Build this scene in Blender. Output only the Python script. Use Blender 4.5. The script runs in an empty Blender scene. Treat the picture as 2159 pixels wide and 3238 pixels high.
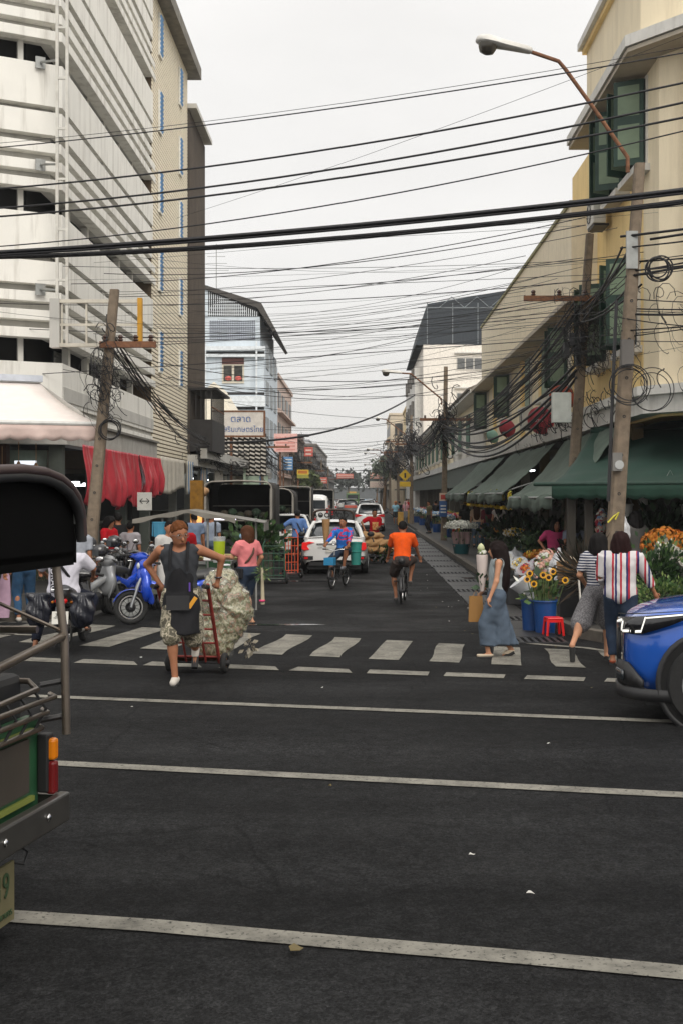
import bpy, bmesh, math, random
import numpy as np
from itertools import product
from mathutils import Vector, Matrix
random.seed(7); RNG = np.random.RandomState(11)
SC = bpy.context.scene
COL = SC.collection
PI = math.pi
R = math.radians
# ------------------------------------------------------------------ camera
F, CX, HY, CH = 3850.0, 1140.0, 1566.0, 2.15      # focal length in photo pixels, street vanishing point, eye height
cam = bpy.data.cameras.new('camera')
cam.sensor_fit = 'VERTICAL'; cam.sensor_height = 36.0; cam.sensor_width = 24.0
cam.lens = F / 3238.0 * 36.0
cam.shift_x = -(CX - 1079.5) / 3238.0
cam.shift_y = -(1619.0 - HY) / 3238.0
cam.clip_start = 0.1; cam.clip_end = 3000
camo = bpy.data.objects.new('camera', cam); COL.objects.link(camo)
camo.location = (0, 0, CH); camo.rotation_euler = (R(90), 0, 0)
SC.camera = camo
# ------------------------------------------------------------------ world: thin bright overcast
w = bpy.data.worlds.new('World'); SC.world = w; w.use_nodes = True
nt = w.node_tree; nt.nodes.clear()
_o = nt.nodes.new('ShaderNodeOutputWorld'); _bg = nt.nodes.new('ShaderNodeBackground')
_sky = nt.nodes.new('ShaderNodeTexSky'); _sky.sky_type = 'NISHITA'; _sky.sun_disc = False
SUN_EL, SUN_AZ = R(42), R(160)
_sky.sun_elevation = SUN_EL; _sky.sun_rotation = SUN_AZ; _sky.dust_density = 4.0
_tc = nt.nodes.new('ShaderNodeTexCoord'); _sep = nt.nodes.new('ShaderNodeSeparateXYZ')
_mr = nt.nodes.new('ShaderNodeMapRange'); _mr.inputs[1].default_value = 0.0; _mr.inputs[2].default_value = 1.0; _mr.interpolation_type = 'LINEAR'
_mr.inputs[3].default_value = 9.6; _mr.inputs[4].default_value = 17.5
_map = nt.nodes.new('ShaderNodeMapping'); _map.inputs['Scale'].default_value = (1.6, 1.6, 4.5)
_no = nt.nodes.new('ShaderNodeTexNoise'); _no.inputs['Scale'].default_value = 1.7; _no.inputs['Detail'].default_value = 5
_cr = nt.nodes.new('ShaderNodeMapRange'); _cr.inputs[1].default_value = 0.3; _cr.inputs[2].default_value = 0.72
_cr.inputs[3].default_value = 0.92; _cr.inputs[4].default_value = 1.07
_mu = nt.nodes.new('ShaderNodeMath'); _mu.operation = 'MULTIPLY'
_vm = nt.nodes.new('ShaderNodeVectorMath'); _vm.operation = 'SCALE'; _vm.inputs[0].default_value = (1.0, 0.978, 0.945)
_mx = nt.nodes.new('ShaderNodeMix'); _mx.data_type = 'RGBA'; _mx.inputs[0].default_value = 0.9
L = nt.links.new
_pw = nt.nodes.new('ShaderNodeMath'); _pw.operation = 'POWER'; _pw.inputs[1].default_value = 1.8; _pw.use_clamp = True
L(_tc.outputs['Generated'], _sep.inputs[0]); L(_sep.outputs['Z'], _pw.inputs[0]); L(_pw.outputs[0], _mr.inputs[0])
L(_tc.outputs['Generated'], _map.inputs['Vector']); L(_map.outputs[0], _no.inputs['Vector']); L(_no.outputs[0], _cr.inputs[0])
L(_mr.outputs[0], _mu.inputs[0]); L(_cr.outputs[0], _mu.inputs[1]); L(_mu.outputs[0], _vm.inputs['Scale'])
L(_sky.outputs[0], _mx.inputs[6]); L(_vm.outputs[0], _mx.inputs[7]); L(_mx.outputs[2], _bg.inputs['Color'])
_bg.inputs['Strength'].default_value = 0.1
L(_bg.outputs[0], _o.inputs['Surface'])
sun = bpy.data.lights.new('sun', 'SUN'); sun.energy = 1.9; sun.angle = R(35); sun.color = (1.0, 0.95, 0.87)
suno = bpy.data.objects.new('sun', sun); COL.objects.link(suno)
_d = Vector((math.sin(SUN_AZ) * math.cos(SUN_EL), math.cos(SUN_AZ) * math.cos(SUN_EL), math.sin(SUN_EL)))
suno.rotation_euler = _d.to_track_quat('Z', 'Y').to_euler()
SC.view_settings.view_transform = 'Standard'; SC.view_settings.look = 'None'
SC.view_settings.exposure = 0.0; SC.view_settings.gamma = 1.0
SC.cycles.max_bounces = 6; SC.cycles.diffuse_bounces = 3; SC.cycles.glossy_bounces = 3; SC.cycles.transparent_max_bounces = 10
SC.cycles.use_denoising = True
# ------------------------------------------------------------------ helpers
def P(px, py, Y):                       # photo pixel + real distance -> world point
    return Vector(((px - CX) / F * Y, Y, CH + (HY - py) / F * Y))
def G(px, py):                          # photo pixel of a spot on the ground -> world point
    Y = CH * F / (py - HY)
    return Vector(((px - CX) / F * Y, Y, 0.0))
def lin(c):
    c /= 255.0
    return c / 12.92 if c <= 0.04045 else ((c + 0.055) / 1.055) ** 2.4
def s(r, g, b): return (lin(r), lin(g), lin(b))
_mats = {}
def M(name, col=(.5, .5, .5), rough=.6, metal=0.0, var=.12, scale=5.0, bump=0.0, bscale=60.0, dirt=0.0, dcol=(.05, .045, .04),
      emit=0.0, alpha=1.0, trans=0.0, spec=.5, coat=0.0, streak=False):
    """one procedural material: base colour with noise variation, optional stains and bump"""
    if name in _mats: return _mats[name]
    m = bpy.data.materials.new(name); m.use_nodes = True; _mats[name] = m
    nt = m.node_tree; b = nt.nodes['Principled BSDF']; L = nt.links.new
    b.inputs['Roughness'].default_value = rough; b.inputs['Metallic'].default_value = metal
    b.inputs['Specular IOR Level'].default_value = spec; b.inputs['Coat Weight'].default_value = coat
    b.inputs['Alpha'].default_value = alpha; b.inputs['Transmission Weight'].default_value = trans
    geo = nt.nodes.new('ShaderNodeNewGeometry'); pos = geo.outputs['Position']
    n = nt.nodes.new('ShaderNodeTexNoise'); n.inputs['Scale'].default_value = scale; n.inputs['Detail'].default_value = 6
    L(pos, n.inputs['Vector'])
    mx = nt.nodes.new('ShaderNodeMix'); mx.data_type = 'RGBA'
    mr = nt.nodes.new('ShaderNodeMapRange'); mr.inputs[1].default_value = .3; mr.inputs[2].default_value = .7
    L(n.outputs[0], mr.inputs[0]); L(mr.outputs[0], mx.inputs[0])
    mx.inputs[6].default_value = tuple(c * (1 - var) for c in col) + (1,)
    mx.inputs[7].default_value = tuple(min(c * (1 + var), .95) for c in col) + (1,)
    out = mx.outputs[2]
    if dirt:
        n2 = nt.nodes.new('ShaderNodeTexNoise'); n2.inputs['Detail'].default_value = 8; n2.inputs['Roughness'].default_value = .65
        mp = nt.nodes.new('ShaderNodeMapping'); mp.inputs['Scale'].default_value = (2.2, 2.2, .22) if streak else (.9, .9, .9)
        n2.inputs['Scale'].default_value = 1.6
        L(pos, mp.inputs['Vector']); L(mp.outputs[0], n2.inputs['Vector'])
        r2 = nt.nodes.new('ShaderNodeMapRange'); r2.inputs[1].default_value = .5; r2.inputs[2].default_value = .78; r2.inputs[4].default_value = dirt
        L(n2.outputs[0], r2.inputs[0])
        m2 = nt.nodes.new('ShaderNodeMix'); m2.data_type = 'RGBA'; m2.inputs[7].default_value = tuple(dcol) + (1,)
        L(r2.outputs[0], m2.inputs[0]); L(out, m2.inputs[6]); out = m2.outputs[2]
    L(out, b.inputs['Base Color'])
    if emit:
        b.inputs['Emission Color'].default_value = tuple(col) + (1,); b.inputs['Emission Strength'].default_value = emit
    if bump:
        n3 = nt.nodes.new('ShaderNodeTexNoise'); n3.inputs['Scale'].default_value = bscale; n3.inputs['Detail'].default_value = 4
        L(pos, n3.inputs['Vector'])
        bp = nt.nodes.new('ShaderNodeBump'); bp.inputs['Strength'].default_value = bump; bp.inputs['Distance'].default_value = .02
        L(n3.outputs[0], bp.inputs['Height']); L(bp.outputs[0], b.inputs['Normal'])
    return m
def M_stripe(name, ca, cb, axis='Z', period=.05, duty=.5, rough=.8, extra=None, wob=.012):
    """striped cloth in the garment's own coordinates; extra = second stripe colour on every other band"""
    if name in _mats: return _mats[name]
    m = bpy.data.materials.new(name); m.use_nodes = True; _mats[name] = m
    nt = m.node_tree; b = nt.nodes['Principled BSDF']; L = nt.links.new; b.inputs['Roughness'].default_value = rough
    tc = nt.nodes.new('ShaderNodeTexCoord'); sp = nt.nodes.new('ShaderNodeSeparateXYZ')
    no = nt.nodes.new('ShaderNodeTexNoise'); no.inputs['Scale'].default_value = 9; L(tc.outputs['Object'], no.inputs['Vector'])
    L(tc.outputs['Object'], sp.inputs[0])
    ad = nt.nodes.new('ShaderNodeMath'); ad.operation = 'MULTIPLY_ADD'; ad.inputs[1].default_value = wob; L(no.outputs[0], ad.inputs[0]); L(sp.outputs[axis], ad.inputs[2])
    def band(per, dt, off=0.0):
        d = nt.nodes.new('ShaderNodeMath'); d.operation = 'MULTIPLY_ADD'; d.inputs[1].default_value = 1 / per; d.inputs[2].default_value = off; L(ad.outputs[0], d.inputs[0])
        fr = nt.nodes.new('ShaderNodeMath'); fr.operation = 'FRACT'; L(d.outputs[0], fr.inputs[0])
        c = nt.nodes.new('ShaderNodeMath'); c.operation = 'LESS_THAN'; c.inputs[1].default_value = dt; L(fr.outputs[0], c.inputs[0]); return c.outputs[0]
    mx = nt.nodes.new('ShaderNodeMix'); mx.data_type = 'RGBA'; mx.inputs[6].default_value = (*ca, 1); mx.inputs[7].default_value = (*cb, 1)
    L(band(period, duty), mx.inputs[0]); out = mx.outputs[2]
    if extra:
        m2 = nt.nodes.new('ShaderNodeMix'); m2.data_type = 'RGBA'; m2.inputs[7].default_value = (*extra, 1)
        L(band(period * 1.37, duty * .7, .45), m2.inputs[0]); L(out, m2.inputs[6]); out = m2.outputs[2]
    L(out, b.inputs['Base Color']); return m
def M_patch(name, cols, scale=14, rough=.85, soft=False):
    """irregular patches of several colours (camouflage, printed cloth, mixed vegetables in a bag)"""
    if name in _mats: return _mats[name]
    m = bpy.data.materials.new(name); m.use_nodes = True; _mats[name] = m
    nt = m.node_tree; b = nt.nodes['Principled BSDF']; L = nt.links.new; b.inputs['Roughness'].default_value = rough
    tc = nt.nodes.new('ShaderNodeTexCoord'); no = nt.nodes.new('ShaderNodeTexNoise'); no.inputs['Scale'].default_value = scale; no.inputs['Detail'].default_value = 3
    L(tc.outputs['Object'], no.inputs['Vector'])
    cr = nt.nodes.new('ShaderNodeValToRGB'); cr.color_ramp.interpolation = 'LINEAR' if soft else 'CONSTANT'
    el = cr.color_ramp.elements
    while len(el) < len(cols): el.new(.5)
    for i, c in enumerate(cols):
        el[i].position = .30 + .4 * i / max(1, len(cols) - 1); el[i].color = (*c, 1)
    L(no.outputs[0], cr.inputs[0]); L(cr.outputs[0], b.inputs['Base Color']); return m
class MB:
    """collects shapes, then links them as one mesh object"""
    def __init__(self): self.v = []; self.f = []; self.m = []
    def add(self, v, f, m=0):
        o = len(self.v); self.v += [tuple(p) for p in v]; self.f += [tuple(i + o for i in q) for q in f]; self.m += [m] * len(f); return self
    def box(self, c, sz, rz=0.0, m=0, rx=0.0, ry=0.0):
        x, y, z = sz[0] / 2, sz[1] / 2, sz[2] / 2
        vs = [(-x, -y, -z), (x, -y, -z), (x, y, -z), (-x, y, -z), (-x, -y, z), (x, -y, z), (x, y, z), (-x, y, z)]
        if rz or rx or ry:
            Mt = Matrix.Rotation(rz, 3, 'Z') @ Matrix.Rotation(ry, 3, 'Y') @ Matrix.Rotation(rx, 3, 'X'); vs = [Mt @ Vector(q) for q in vs]
        return self.add([(q[0] + c[0], q[1] + c[1], q[2] + c[2]) for q in vs],
                        [(0, 3, 2, 1), (4, 5, 6, 7), (0, 1, 5, 4), (1, 2, 6, 5), (2, 3, 7, 6), (3, 0, 4, 7)], m)
    def lh(self, a, b, m=0):           # box from low corner to high corner
        return self.box([(a[i] + b[i]) / 2 for i in range(3)], [b[i] - a[i] for i in range(3)], m=m)
    def tube(self, pts, r, n=8, m=0, cap=True):
        pts = [Vector(p) for p in pts]; k = len(pts); rs = list(r) if hasattr(r, '__len__') else [r] * k
        t0 = (pts[1] - pts[0]).normalized(); up = Vector((0, 0, 1)) if abs(t0.z) < .9 else Vector((1, 0, 0))
        a = t0.cross(up).normalized(); vs = []; fs = []
        for i in range(k):
            t = (pts[min(i + 1, k - 1)] - pts[max(i - 1, 0)]); t = t.normalized() if t.length > 1e-9 else t0
            a = (a - t * a.dot(t)); a = a.normalized() if a.length > 1e-6 else t.orthogonal().normalized(); b = t.cross(a)
            for j in range(n):
                q = 2 * PI * j / n; vs.append(pts[i] + (a * math.cos(q) + b * math.sin(q)) * rs[i])
        for i in range(k - 1):
            for j in range(n):
                fs.append((i * n + j, i * n + (j + 1) % n, (i + 1) * n + (j + 1) % n, (i + 1) * n + j))
        if cap: fs += [tuple(range(n - 1, -1, -1)), tuple(range((k - 1) * n, k * n))]
        return self.add(vs, fs, m)
    def ring(self, c, r, tr, axis='X', n=28, k=8, m=0, sq=1.0):    # torus; sq stretches the tube along the axis
        vs = []; fs = []
        for i in range(n):
            a = 2 * PI * i / n
            for j in range(k):
                b = 2 * PI * j / k; q = r + tr * math.cos(b); h = tr * sq * math.sin(b)
                p = {'X': (h, q * math.cos(a), q * math.sin(a)), 'Y': (q * math.cos(a), h, q * math.sin(a)), 'Z': (q * math.cos(a), q * math.sin(a), h)}[axis]
                vs.append((p[0] + c[0], p[1] + c[1], p[2] + c[2]))
        for i in range(n):
            for j in range(k):
                fs.append((i * k + j, ((i + 1) % n) * k + j, ((i + 1) % n) * k + (j + 1) % k, i * k + (j + 1) % k))
        return self.add(vs, fs, m)
    def lathe(self, prof, c=(0, 0, 0), axis='Z', n=20, m=0, sx=1.0, sy=1.0):  # prof: (radius, height)
        vs = []; fs = []; k = len(prof)
        for r, h in prof:
            for j in range(n):
                a = 2 * PI * j / n; x, y = r * math.cos(a) * sx, r * math.sin(a) * sy
                p = {'Z': (x, y, h), 'X': (h, x, y), 'Y': (x, h, y)}[axis]
                vs.append((p[0] + c[0], p[1] + c[1], p[2] + c[2]))
        for i in range(k - 1):
            for j in range(n): fs.append((i * n + j, i * n + (j + 1) % n, (i + 1) * n + (j + 1) % n, (i + 1) * n + j))
        fs += [tuple(range(n - 1, -1, -1)), tuple(range((k - 1) * n, k * n))]
        return self.add(vs, fs, m)
    def prism(self, poly, a, b, axis='X', m=0):   # polygon swept along an axis; poly given in the other two axes in order
        n = len(poly)
        def p3(q, h): return {'X': (h, q[0], q[1]), 'Y': (q[0], h, q[1]), 'Z': (q[0], q[1], h)}[axis]
        vs = [p3(q, a) for q in poly] + [p3(q, b) for q in poly]
        fs = [tuple(range(n - 1, -1, -1)), tuple(range(n, 2 * n))] + [(i, (i + 1) % n, n + (i + 1) % n, n + i) for i in range(n)]
        return self.add(vs, fs, m)
    def ell(self, c, r, nu=14, nv=8, m=0, rot=None):
        vs = []; fs = []
        for i in range(nv + 1):
            t = PI * i / nv
            for j in range(nu):
                a = 2 * PI * j / nu; q = Vector((r[0] * math.sin(t) * math.cos(a), r[1] * math.sin(t) * math.sin(a), r[2] * math.cos(t)))
                if rot is not None: q = rot @ q
                vs.append((q[0] + c[0], q[1] + c[1], q[2] + c[2]))
        for i in range(nv):
            for j in range(nu): fs.append((i * nu + j, (i + 1) * nu + j, (i + 1) * nu + (j + 1) % nu, i * nu + (j + 1) % nu))
        return self.add(vs, fs, m)
    def sheet(self, fn, nu, nv, m=0, thick=0.0):   # fn(u,v) -> point; optional back side
        vs = [fn(i / nu, j / nv) for i in range(nu + 1) for j in range(nv + 1)]
        fs = [(i * (nv + 1) + j, (i + 1) * (nv + 1) + j, (i + 1) * (nv + 1) + j + 1, i * (nv + 1) + j + 1) for i in range(nu) for j in range(nv)]
        return self.add(vs, fs, m)
    def quad(self, a, b, c, d, m=0): return self.add([a, b, c, d], [(0, 1, 2, 3)], m)
    def mesh(self, name='mesh', mats=(), smooth=None):
        me = bpy.data.meshes.new(name); me.from_pydata(self.v, [], self.f)
        for q in mats: me.materials.append(q)
        if any(self.m): me.polygons.foreach_set('material_index', self.m)
        bm = bmesh.new(); bm.from_mesh(me); bmesh.ops.recalc_face_normals(bm, faces=bm.faces); bm.to_mesh(me); bm.free()
        if smooth is not None:
            me.polygons.foreach_set('use_smooth', [True] * len(me.polygons)); me.set_sharp_from_angle(angle=R(smooth))
        me.update(); return me
    def build(self, name, mats, parent=None, smooth=None, bevel=0.0, thick=0.0, loc=None, rz=0.0):
        mats = mats if isinstance(mats, (list, tuple)) else [mats]
        o = bpy.data.objects.new(name, self.mesh(name, mats, smooth)); COL.objects.link(o); o.parent = parent
        if loc is not None: o.location = loc
        o.rotation_euler[2] = rz
        if thick:
            md = o.modifiers.new('thick', 'SOLIDIFY'); md.thickness = thick; md.offset = 0
        if bevel:
            md = o.modifiers.new('bevel', 'BEVEL'); md.width = bevel; md.segments = 2; md.limit_method = 'ANGLE'
        return o
def tag(o, label=None, cat=None, group=None, kind=None):
    if label: o['label'] = label
    if cat: o['category'] = cat
    if group: o['group'] = group
    if kind: o['kind'] = kind
    return o
def thing(name, label, cat, loc=(0, 0, 0), rz=0.0, group=None):
    o = bpy.data.objects.new(name, None); COL.objects.link(o); o.location = loc; o.rotation_euler = (0, 0, rz); o.empty_display_size = .2
    return tag(o, label, cat, group)
def dup(root, loc, rz=None, label=None, group=None, scale=None):
    def cp(o, par):
        c = o.copy(); COL.objects.link(c); c.parent = par
        for ch in list(o.children): cp(ch, c)
        return c
    r = cp(root, root.parent); r.location = loc
    if rz is not None: r.rotation_euler[2] = rz
    if scale: r.scale = scale
    if label: r['label'] = label
    if group: r['group'] = group
    return r
def text(body, size, mat, parent, loc, rot, name='lettering', depth=.004, align='CENTER', sx=1.0):
    cu = bpy.data.curves.new('t', 'FONT'); cu.body = body; cu.size = size; cu.align_x = align; cu.align_y = 'CENTER'; cu.extrude = depth
    o = bpy.data.objects.new('t', cu); COL.objects.link(o)
    me = bpy.data.meshes.new_from_object(o)
    bpy.data.objects.remove(o); bpy.data.curves.remove(cu)
    me.materials.clear(); me.materials.append(mat)
    o = bpy.data.objects.new(name, me); COL.objects.link(o); o.parent = parent; o.location = loc; o.rotation_euler = rot; o.scale = (sx, 1, 1)
    return o
FACE_CAM = (R(90), 0, 0)
# ------------------------------------------------------------------ common materials
concrete = M('concrete_pole', s(122, 108, 92), .9, var=.22, scale=9, bump=.5, bscale=90, dirt=.5, streak=True)
black = M('black_cable', (.008, .008, .010), .6, var=.2)
steel = M('galvanised_steel', s(150, 152, 150), .45, .6, var=.2, dirt=.3, dcol=(.12, .06, .03))
rust = M('rusty_steel', s(120, 82, 58), .85, .1, var=.35, scale=14, dirt=.5, dcol=(.09, .035, .015))
darkmetal = M('dark_metal', (.03, .03, .032), .5, .3)
rubber = M('tyre_rubber', (.012, .012, .012), .85, var=.25, scale=30)
chrome = M('chrome', (.6, .6, .6), .18, 1.0, var=.05)
glass_dark = M('dark_glass', (.02, .025, .03), .06, var=.1, spec=.8)
white_paint = M('white_paint', s(226, 226, 222), .5, var=.05)
wood = M('worn_wood', s(120, 92, 62), .8, var=.3, scale=12)
lit_tube = M('lit_tube', (.92, .97, 1.0), .5, emit=7, var=0)
lit_warm = M('lit_warm_bulb', (1.0, .75, .3), .5, emit=5, var=0)
# ------------------------------------------------------------------ ground
def asphalt(name, base, wet=.0):
    m = bpy.data.materials.new(name); m.use_nodes = True; nt = m.node_tree; b = nt.nodes['Principled BSDF']; L = nt.links.new
    geo = nt.nodes.new('ShaderNodeNewGeometry'); pos = geo.outputs['Position']
    def noise(sc, det=6, vec=None, rough=.5):
        n = nt.nodes.new('ShaderNodeTexNoise'); n.inputs['Scale'].default_value = sc; n.inputs['Detail'].default_value = det; n.inputs['Roughness'].default_value = rough
        L(vec or pos, n.inputs['Vector']); return n.outputs[0]
    def rng(i, a, c, d, e):
        r = nt.nodes.new('ShaderNodeMapRange'); r.inputs[1].default_value = a; r.inputs[2].default_value = c; r.inputs[3].default_value = d; r.inputs[4].default_value = e; L(i, r.inputs[0]); return r.outputs[0]
    def mul(a, c):
        k = nt.nodes.new('ShaderNodeMath'); k.operation = 'MULTIPLY'; L(a, k.inputs[0]); L(c, k.inputs[1]); return k.outputs[0]
    mp = nt.nodes.new('ShaderNodeMapping'); mp.inputs['Scale'].default_value = (.07, 1.25, 1); mp.inputs['Rotation'].default_value = (0, 0, R(12.5)); L(pos, mp.inputs['Vector'])
    big = rng(noise(.35, 5), .3, .7, .72, 1.28)
    trk = rng(noise(.9, 4, mp.outputs[0]), .3, .7, .66, 1.36)
    vo = nt.nodes.new('ShaderNodeTexVoronoi'); vo.inputs['Scale'].default_value = 85; L(pos, vo.inputs['Vector'])
    st = rng(vo.outputs['Color'], .1, .95, .55, 1.6)
    grain = rng(noise(160, 3), .3, .7, .7, 1.3)
    spk = rng(noise(55, 2), .70, .76, 1.0, 2.3)                 # pale chips
    spot = rng(noise(1.1, 8, rough=.7), .56, .68, 1.0, .5)     # oil spots
    ve = nt.nodes.new('ShaderNodeTexVoronoi'); ve.feature = 'DISTANCE_TO_EDGE'; ve.inputs['Scale'].default_value = .55
    wp = nt.nodes.new('ShaderNodeMix'); wp.data_type = 'VECTOR'; wp.inputs[0].default_value = .12; nz = nt.nodes.new('ShaderNodeTexNoise'); nz.inputs['Scale'].default_value = 2.5; nz.inputs['Detail'].default_value = 6
    L(pos, nz.inputs['Vector']); L(pos, wp.inputs[4]); L(nz.outputs['Color'], wp.inputs[5]); L(wp.outputs[1], ve.inputs['Vector'])
    crk = rng(ve.outputs['Distance'], .0, .007, .6, 1.0)        # cracks, kept where a broad noise allows
    ck = nt.nodes.new('ShaderNodeMath'); ck.operation = 'MAXIMUM'; L(crk, ck.inputs[0]); L(rng(noise(.5, 3), .48, .56, 1.0, 0.0), ck.inputs[1])
    mid = mul(rng(noise(7, 5), .32, .68, .78, 1.24), rng(noise(24, 4), .32, .68, .74, 1.30))
    dust = rng(noise(2.2, 9, rough=.75), .52, .75, 1.0, 1.55)    # dusty pale smears
    val = mul(mul(mul(mul(big, trk), mul(st, grain)), mul(spk, spot)), mul(mul(ck.outputs[0], mid), dust))
    vm = nt.nodes.new('ShaderNodeVectorMath'); vm.operation = 'SCALE'; vm.inputs[0].default_value = base; L(val, vm.inputs['Scale'])
    L(vm.outputs[0], b.inputs['Base Color'])
    L(rng(noise(.8, 6), .42, .66, .82, .82 - wet), b.inputs['Roughness'])
    b.inputs['Specular IOR Level'].default_value = .07
    bp = nt.nodes.new('ShaderNodeBump'); bp.inputs['Strength'].default_value = .55; bp.inputs['Distance'].default_value = .012
    L(mul(st, grain), bp.inputs['Height']); L(bp.outputs[0], b.inputs['Normal'])
    return m
road_m = asphalt('asphalt', (.0148, .0150, .0154), .10)
street_m = asphalt('street_asphalt', (.0186, .0187, .0191), .25)
mb = MB().quad((-500, -30, -.012), (500, -30, -.012), (500, 1500, -.012), (-500, 1500, -.012))
tag(mb.build('ground', M('city_ground', s(96, 94, 90), .95)), kind='structure')
mb = MB(); n = 40
mb.sheet(lambda u, v: (-60 + 120 * u, -4 + 24.6 * v - 0 * u, -.004), 6, 4)
tag(mb.build('cross_road', road_m), kind='structure')
mb = MB().quad((-4.75, 19.2, 0), (3.2, 19.2, 0), (3.2, 420, 0), (-4.75, 420, 0))
tag(mb.build('street', street_m), kind='structure')
# painted markings
paint = bpy.data.materials.new('worn_road_paint'); paint.use_nodes = True
def _paint():
    nt = paint.node_tree; b = nt.nodes['Principled BSDF']; L = nt.links.new; b.inputs['Roughness'].default_value = .8; b.inputs['Specular IOR Level'].default_value = .2
    geo = nt.nodes.new('ShaderNodeNewGeometry'); fac = []
    for sc_, a_, c_ in ((34, .55, .66), (3.2, .42, .72)):
        n = nt.nodes.new('ShaderNodeTexNoise'); n.inputs['Scale'].default_value = sc_; n.inputs['Detail'].default_value = 9; n.inputs['Roughness'].default_value = .68; L(geo.outputs['Position'], n.inputs['Vector'])
        r = nt.nodes.new('ShaderNodeMapRange'); r.inputs[1].default_value = a_; r.inputs[2].default_value = c_; L(n.outputs[0], r.inputs[0]); fac.append(r.outputs[0])
    m1 = nt.nodes.new('ShaderNodeMix'); m1.data_type = 'RGBA'; m1.inputs[6].default_value = (*s(132, 129, 120), 1); m1.inputs[7].default_value = (*s(80, 78, 73), 1); L(fac[1], m1.inputs[0])
    m2 = nt.nodes.new('ShaderNodeMix'); m2.data_type = 'RGBA'; m2.inputs[7].default_value = (.02, .0196, .0193, 1); L(fac[0], m2.inputs[0]); L(m1.outputs[2], m2.inputs[6]); L(m2.outputs[2], b.inputs['Base Color'])
_paint()
Z1 = .004
def strip(name, pts, wd, mat=paint, z=Z1):
    mb = MB(); a = []; 
    for i, p in enumerate(pts):
        p = Vector((p[0], p[1], 0)); qa, qb = pts[min(i + 1, len(pts) - 1)], pts[max(0, i - 1)]; t = Vector((qa[0] - qb[0], qa[1] - qb[1], 0)).normalized(); nrm = Vector((-t.y, t.x, 0))
        q0 = p - nrm * wd / 2; q1 = p + nrm * wd / 2; a += [(q0.x, q0.y, z), (q1.x, q1.y, z)]
    mb.add(a, [(2 * i, 2 * i + 2, 2 * i + 3, 2 * i + 1) for i in range(len(pts) - 1)])
    return tag(mb.build(name, mat), kind='structure')
def lane(Y0, k, xa=-16, xb=12): return [(x, Y0 + k * x) for x in (xa, xa / 2, 0, xb / 2, xb)]
strip('lane_line', lane(12.24, -.227), .16)
strip('lane_line', lane(9.23, -.218), .17)
strip('lane_line', [(-16, 9.5), (-6, 7.2), (-1.843, 6.224), (-1.04, 6.08), (-.09, 5.85), (.75, 5.66), (1.45, 5.48), (6, 4.45)], .17)
for a, b2 in ((25, 218), (234, 436), (452, 640), (690, 883), (913, 1113), (1158, 1351), (1400, 1591), (1655, 1844), (1908, 2090), (2160, 2350), (-190, -10)):
    ym = lambda px: 2083 + (px - 25) * .0360
    q = [G(a, ym(a) + 6), G(b2, ym(b2) + 6), G(b2 - 12 if b2 < 1140 else b2 + 6, ym(b2) - 6), G(a + 30 if a < 1140 else a + 10, ym(a) - 6)]
    q = [(p.x, p.y, Z1) for p in q]
    tag(MB().quad(*q).build('give_way_dash', paint), kind='structure')
bl = [-330, -130, 60, 252, 443, 620, 798, 979, 1164, 1355, 1552, 1756, 1960]; by = [2014, 2022, 2031, 2042, 2051, 2059, 2067, 2075, 2084, 2092, 2101, 2108, 2116]
tl = [-40, 120, 285, 450, 598, 745, 906, 1059, 1222, 1386, 1560, 1719, 1890]; ty = [1958, 1966, 1975, 1984, 1992, 2000, 2006, 2015, 2024, 2034, 2044, 2051, 2060]
for i in range(len(bl)):
    wv = [random.uniform(-.03, .03) for _ in range(4)]
    mb = MB(); vs = []
    A, B, C, D = G(bl[i], by[i]), G(bl[i] + 95, by[i] + 4), G(tl[i] + 82, ty[i] + 4), G(tl[i], ty[i])
    for k in range(6):
        t = k / 5; e = math.sin(t * PI * 2) * wv[0] * 1.6
        l = A.lerp(D, t); r = B.lerp(C, t); vs += [(l.x + e, l.y, Z1), (r.x + e * .8, r.y, Z1)]
    mb.add(vs, [(2 * k, 2 * k + 1, 2 * k + 3, 2 * k + 2) for k in range(5)])
    tag(mb.build('zebra_stripe', paint), kind='structure')
strip('edge_line', [G(1620, 2030), G(1720, 2039), G(1850, 2049), G(1925, 2060), G(1960, 2074)], .13)
strip('edge_line', [(-9, 19.3), (-6.4, 19.0), (-4.9, 18.7)], .14)
# pavements with kerbs
slab_m = M('pavement_concrete', s(46, 44, 41), .7, var=.3, scale=3, dirt=.6, dcol=(.03, .028, .026), bump=.3)
kerb_m = M('kerb_stone', s(84, 78, 70), .8, var=.35, scale=4, dirt=.7, dcol=(.035, .03, .026), bump=.4)
def pavement(name, poly, z=.15):
    return tag(MB().prism(poly, -.05, z, 'Z').build(name, slab_m), kind='structure')
right_pave = pavement('pavement_right', [(3.30, 420), (3.30, 19.6), (3.42, 18.4), (3.9, 17.35), (5.2, 16.9), (40, 9.2), (40, 420)])
left_pave = pavement('pavement_left', [(-4.85, 420), (-4.85, 23.0), (-5.3, 21.4), (-6.4, 20.6), (-9, 20.9), (-40, 27.5), (-40, 420)])
def kerb_run(parent, pts, seg=1.0):
    for (a, b2) in zip(pts[:-1], pts[1:]):
        a = Vector(a); b2 = Vector(b2); d = b2 - a; n = max(1, int(d.length / seg))
        for i in range(n):
            c = a + d * ((i + .5) / n)
            o = MB().box((0, 0, 0), (.17, d.length / n - .012, .19), rz=0).build('kerb_stone', kerb_m, parent, bevel=.012, loc=(c.x, c.y, .065 + random.uniform(-.006, .006)))
            o.rotation_euler[2] = math.atan2(-d.x, d.y)
kerb_run(right_pave, [(3.21, 70), (3.21, 19.6)])
kerb_run(right_pave, [(3.21, 19.5), (3.34, 18.35), (3.86, 17.25), (5.2, 16.8), (9, 15.9)], .6)
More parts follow.
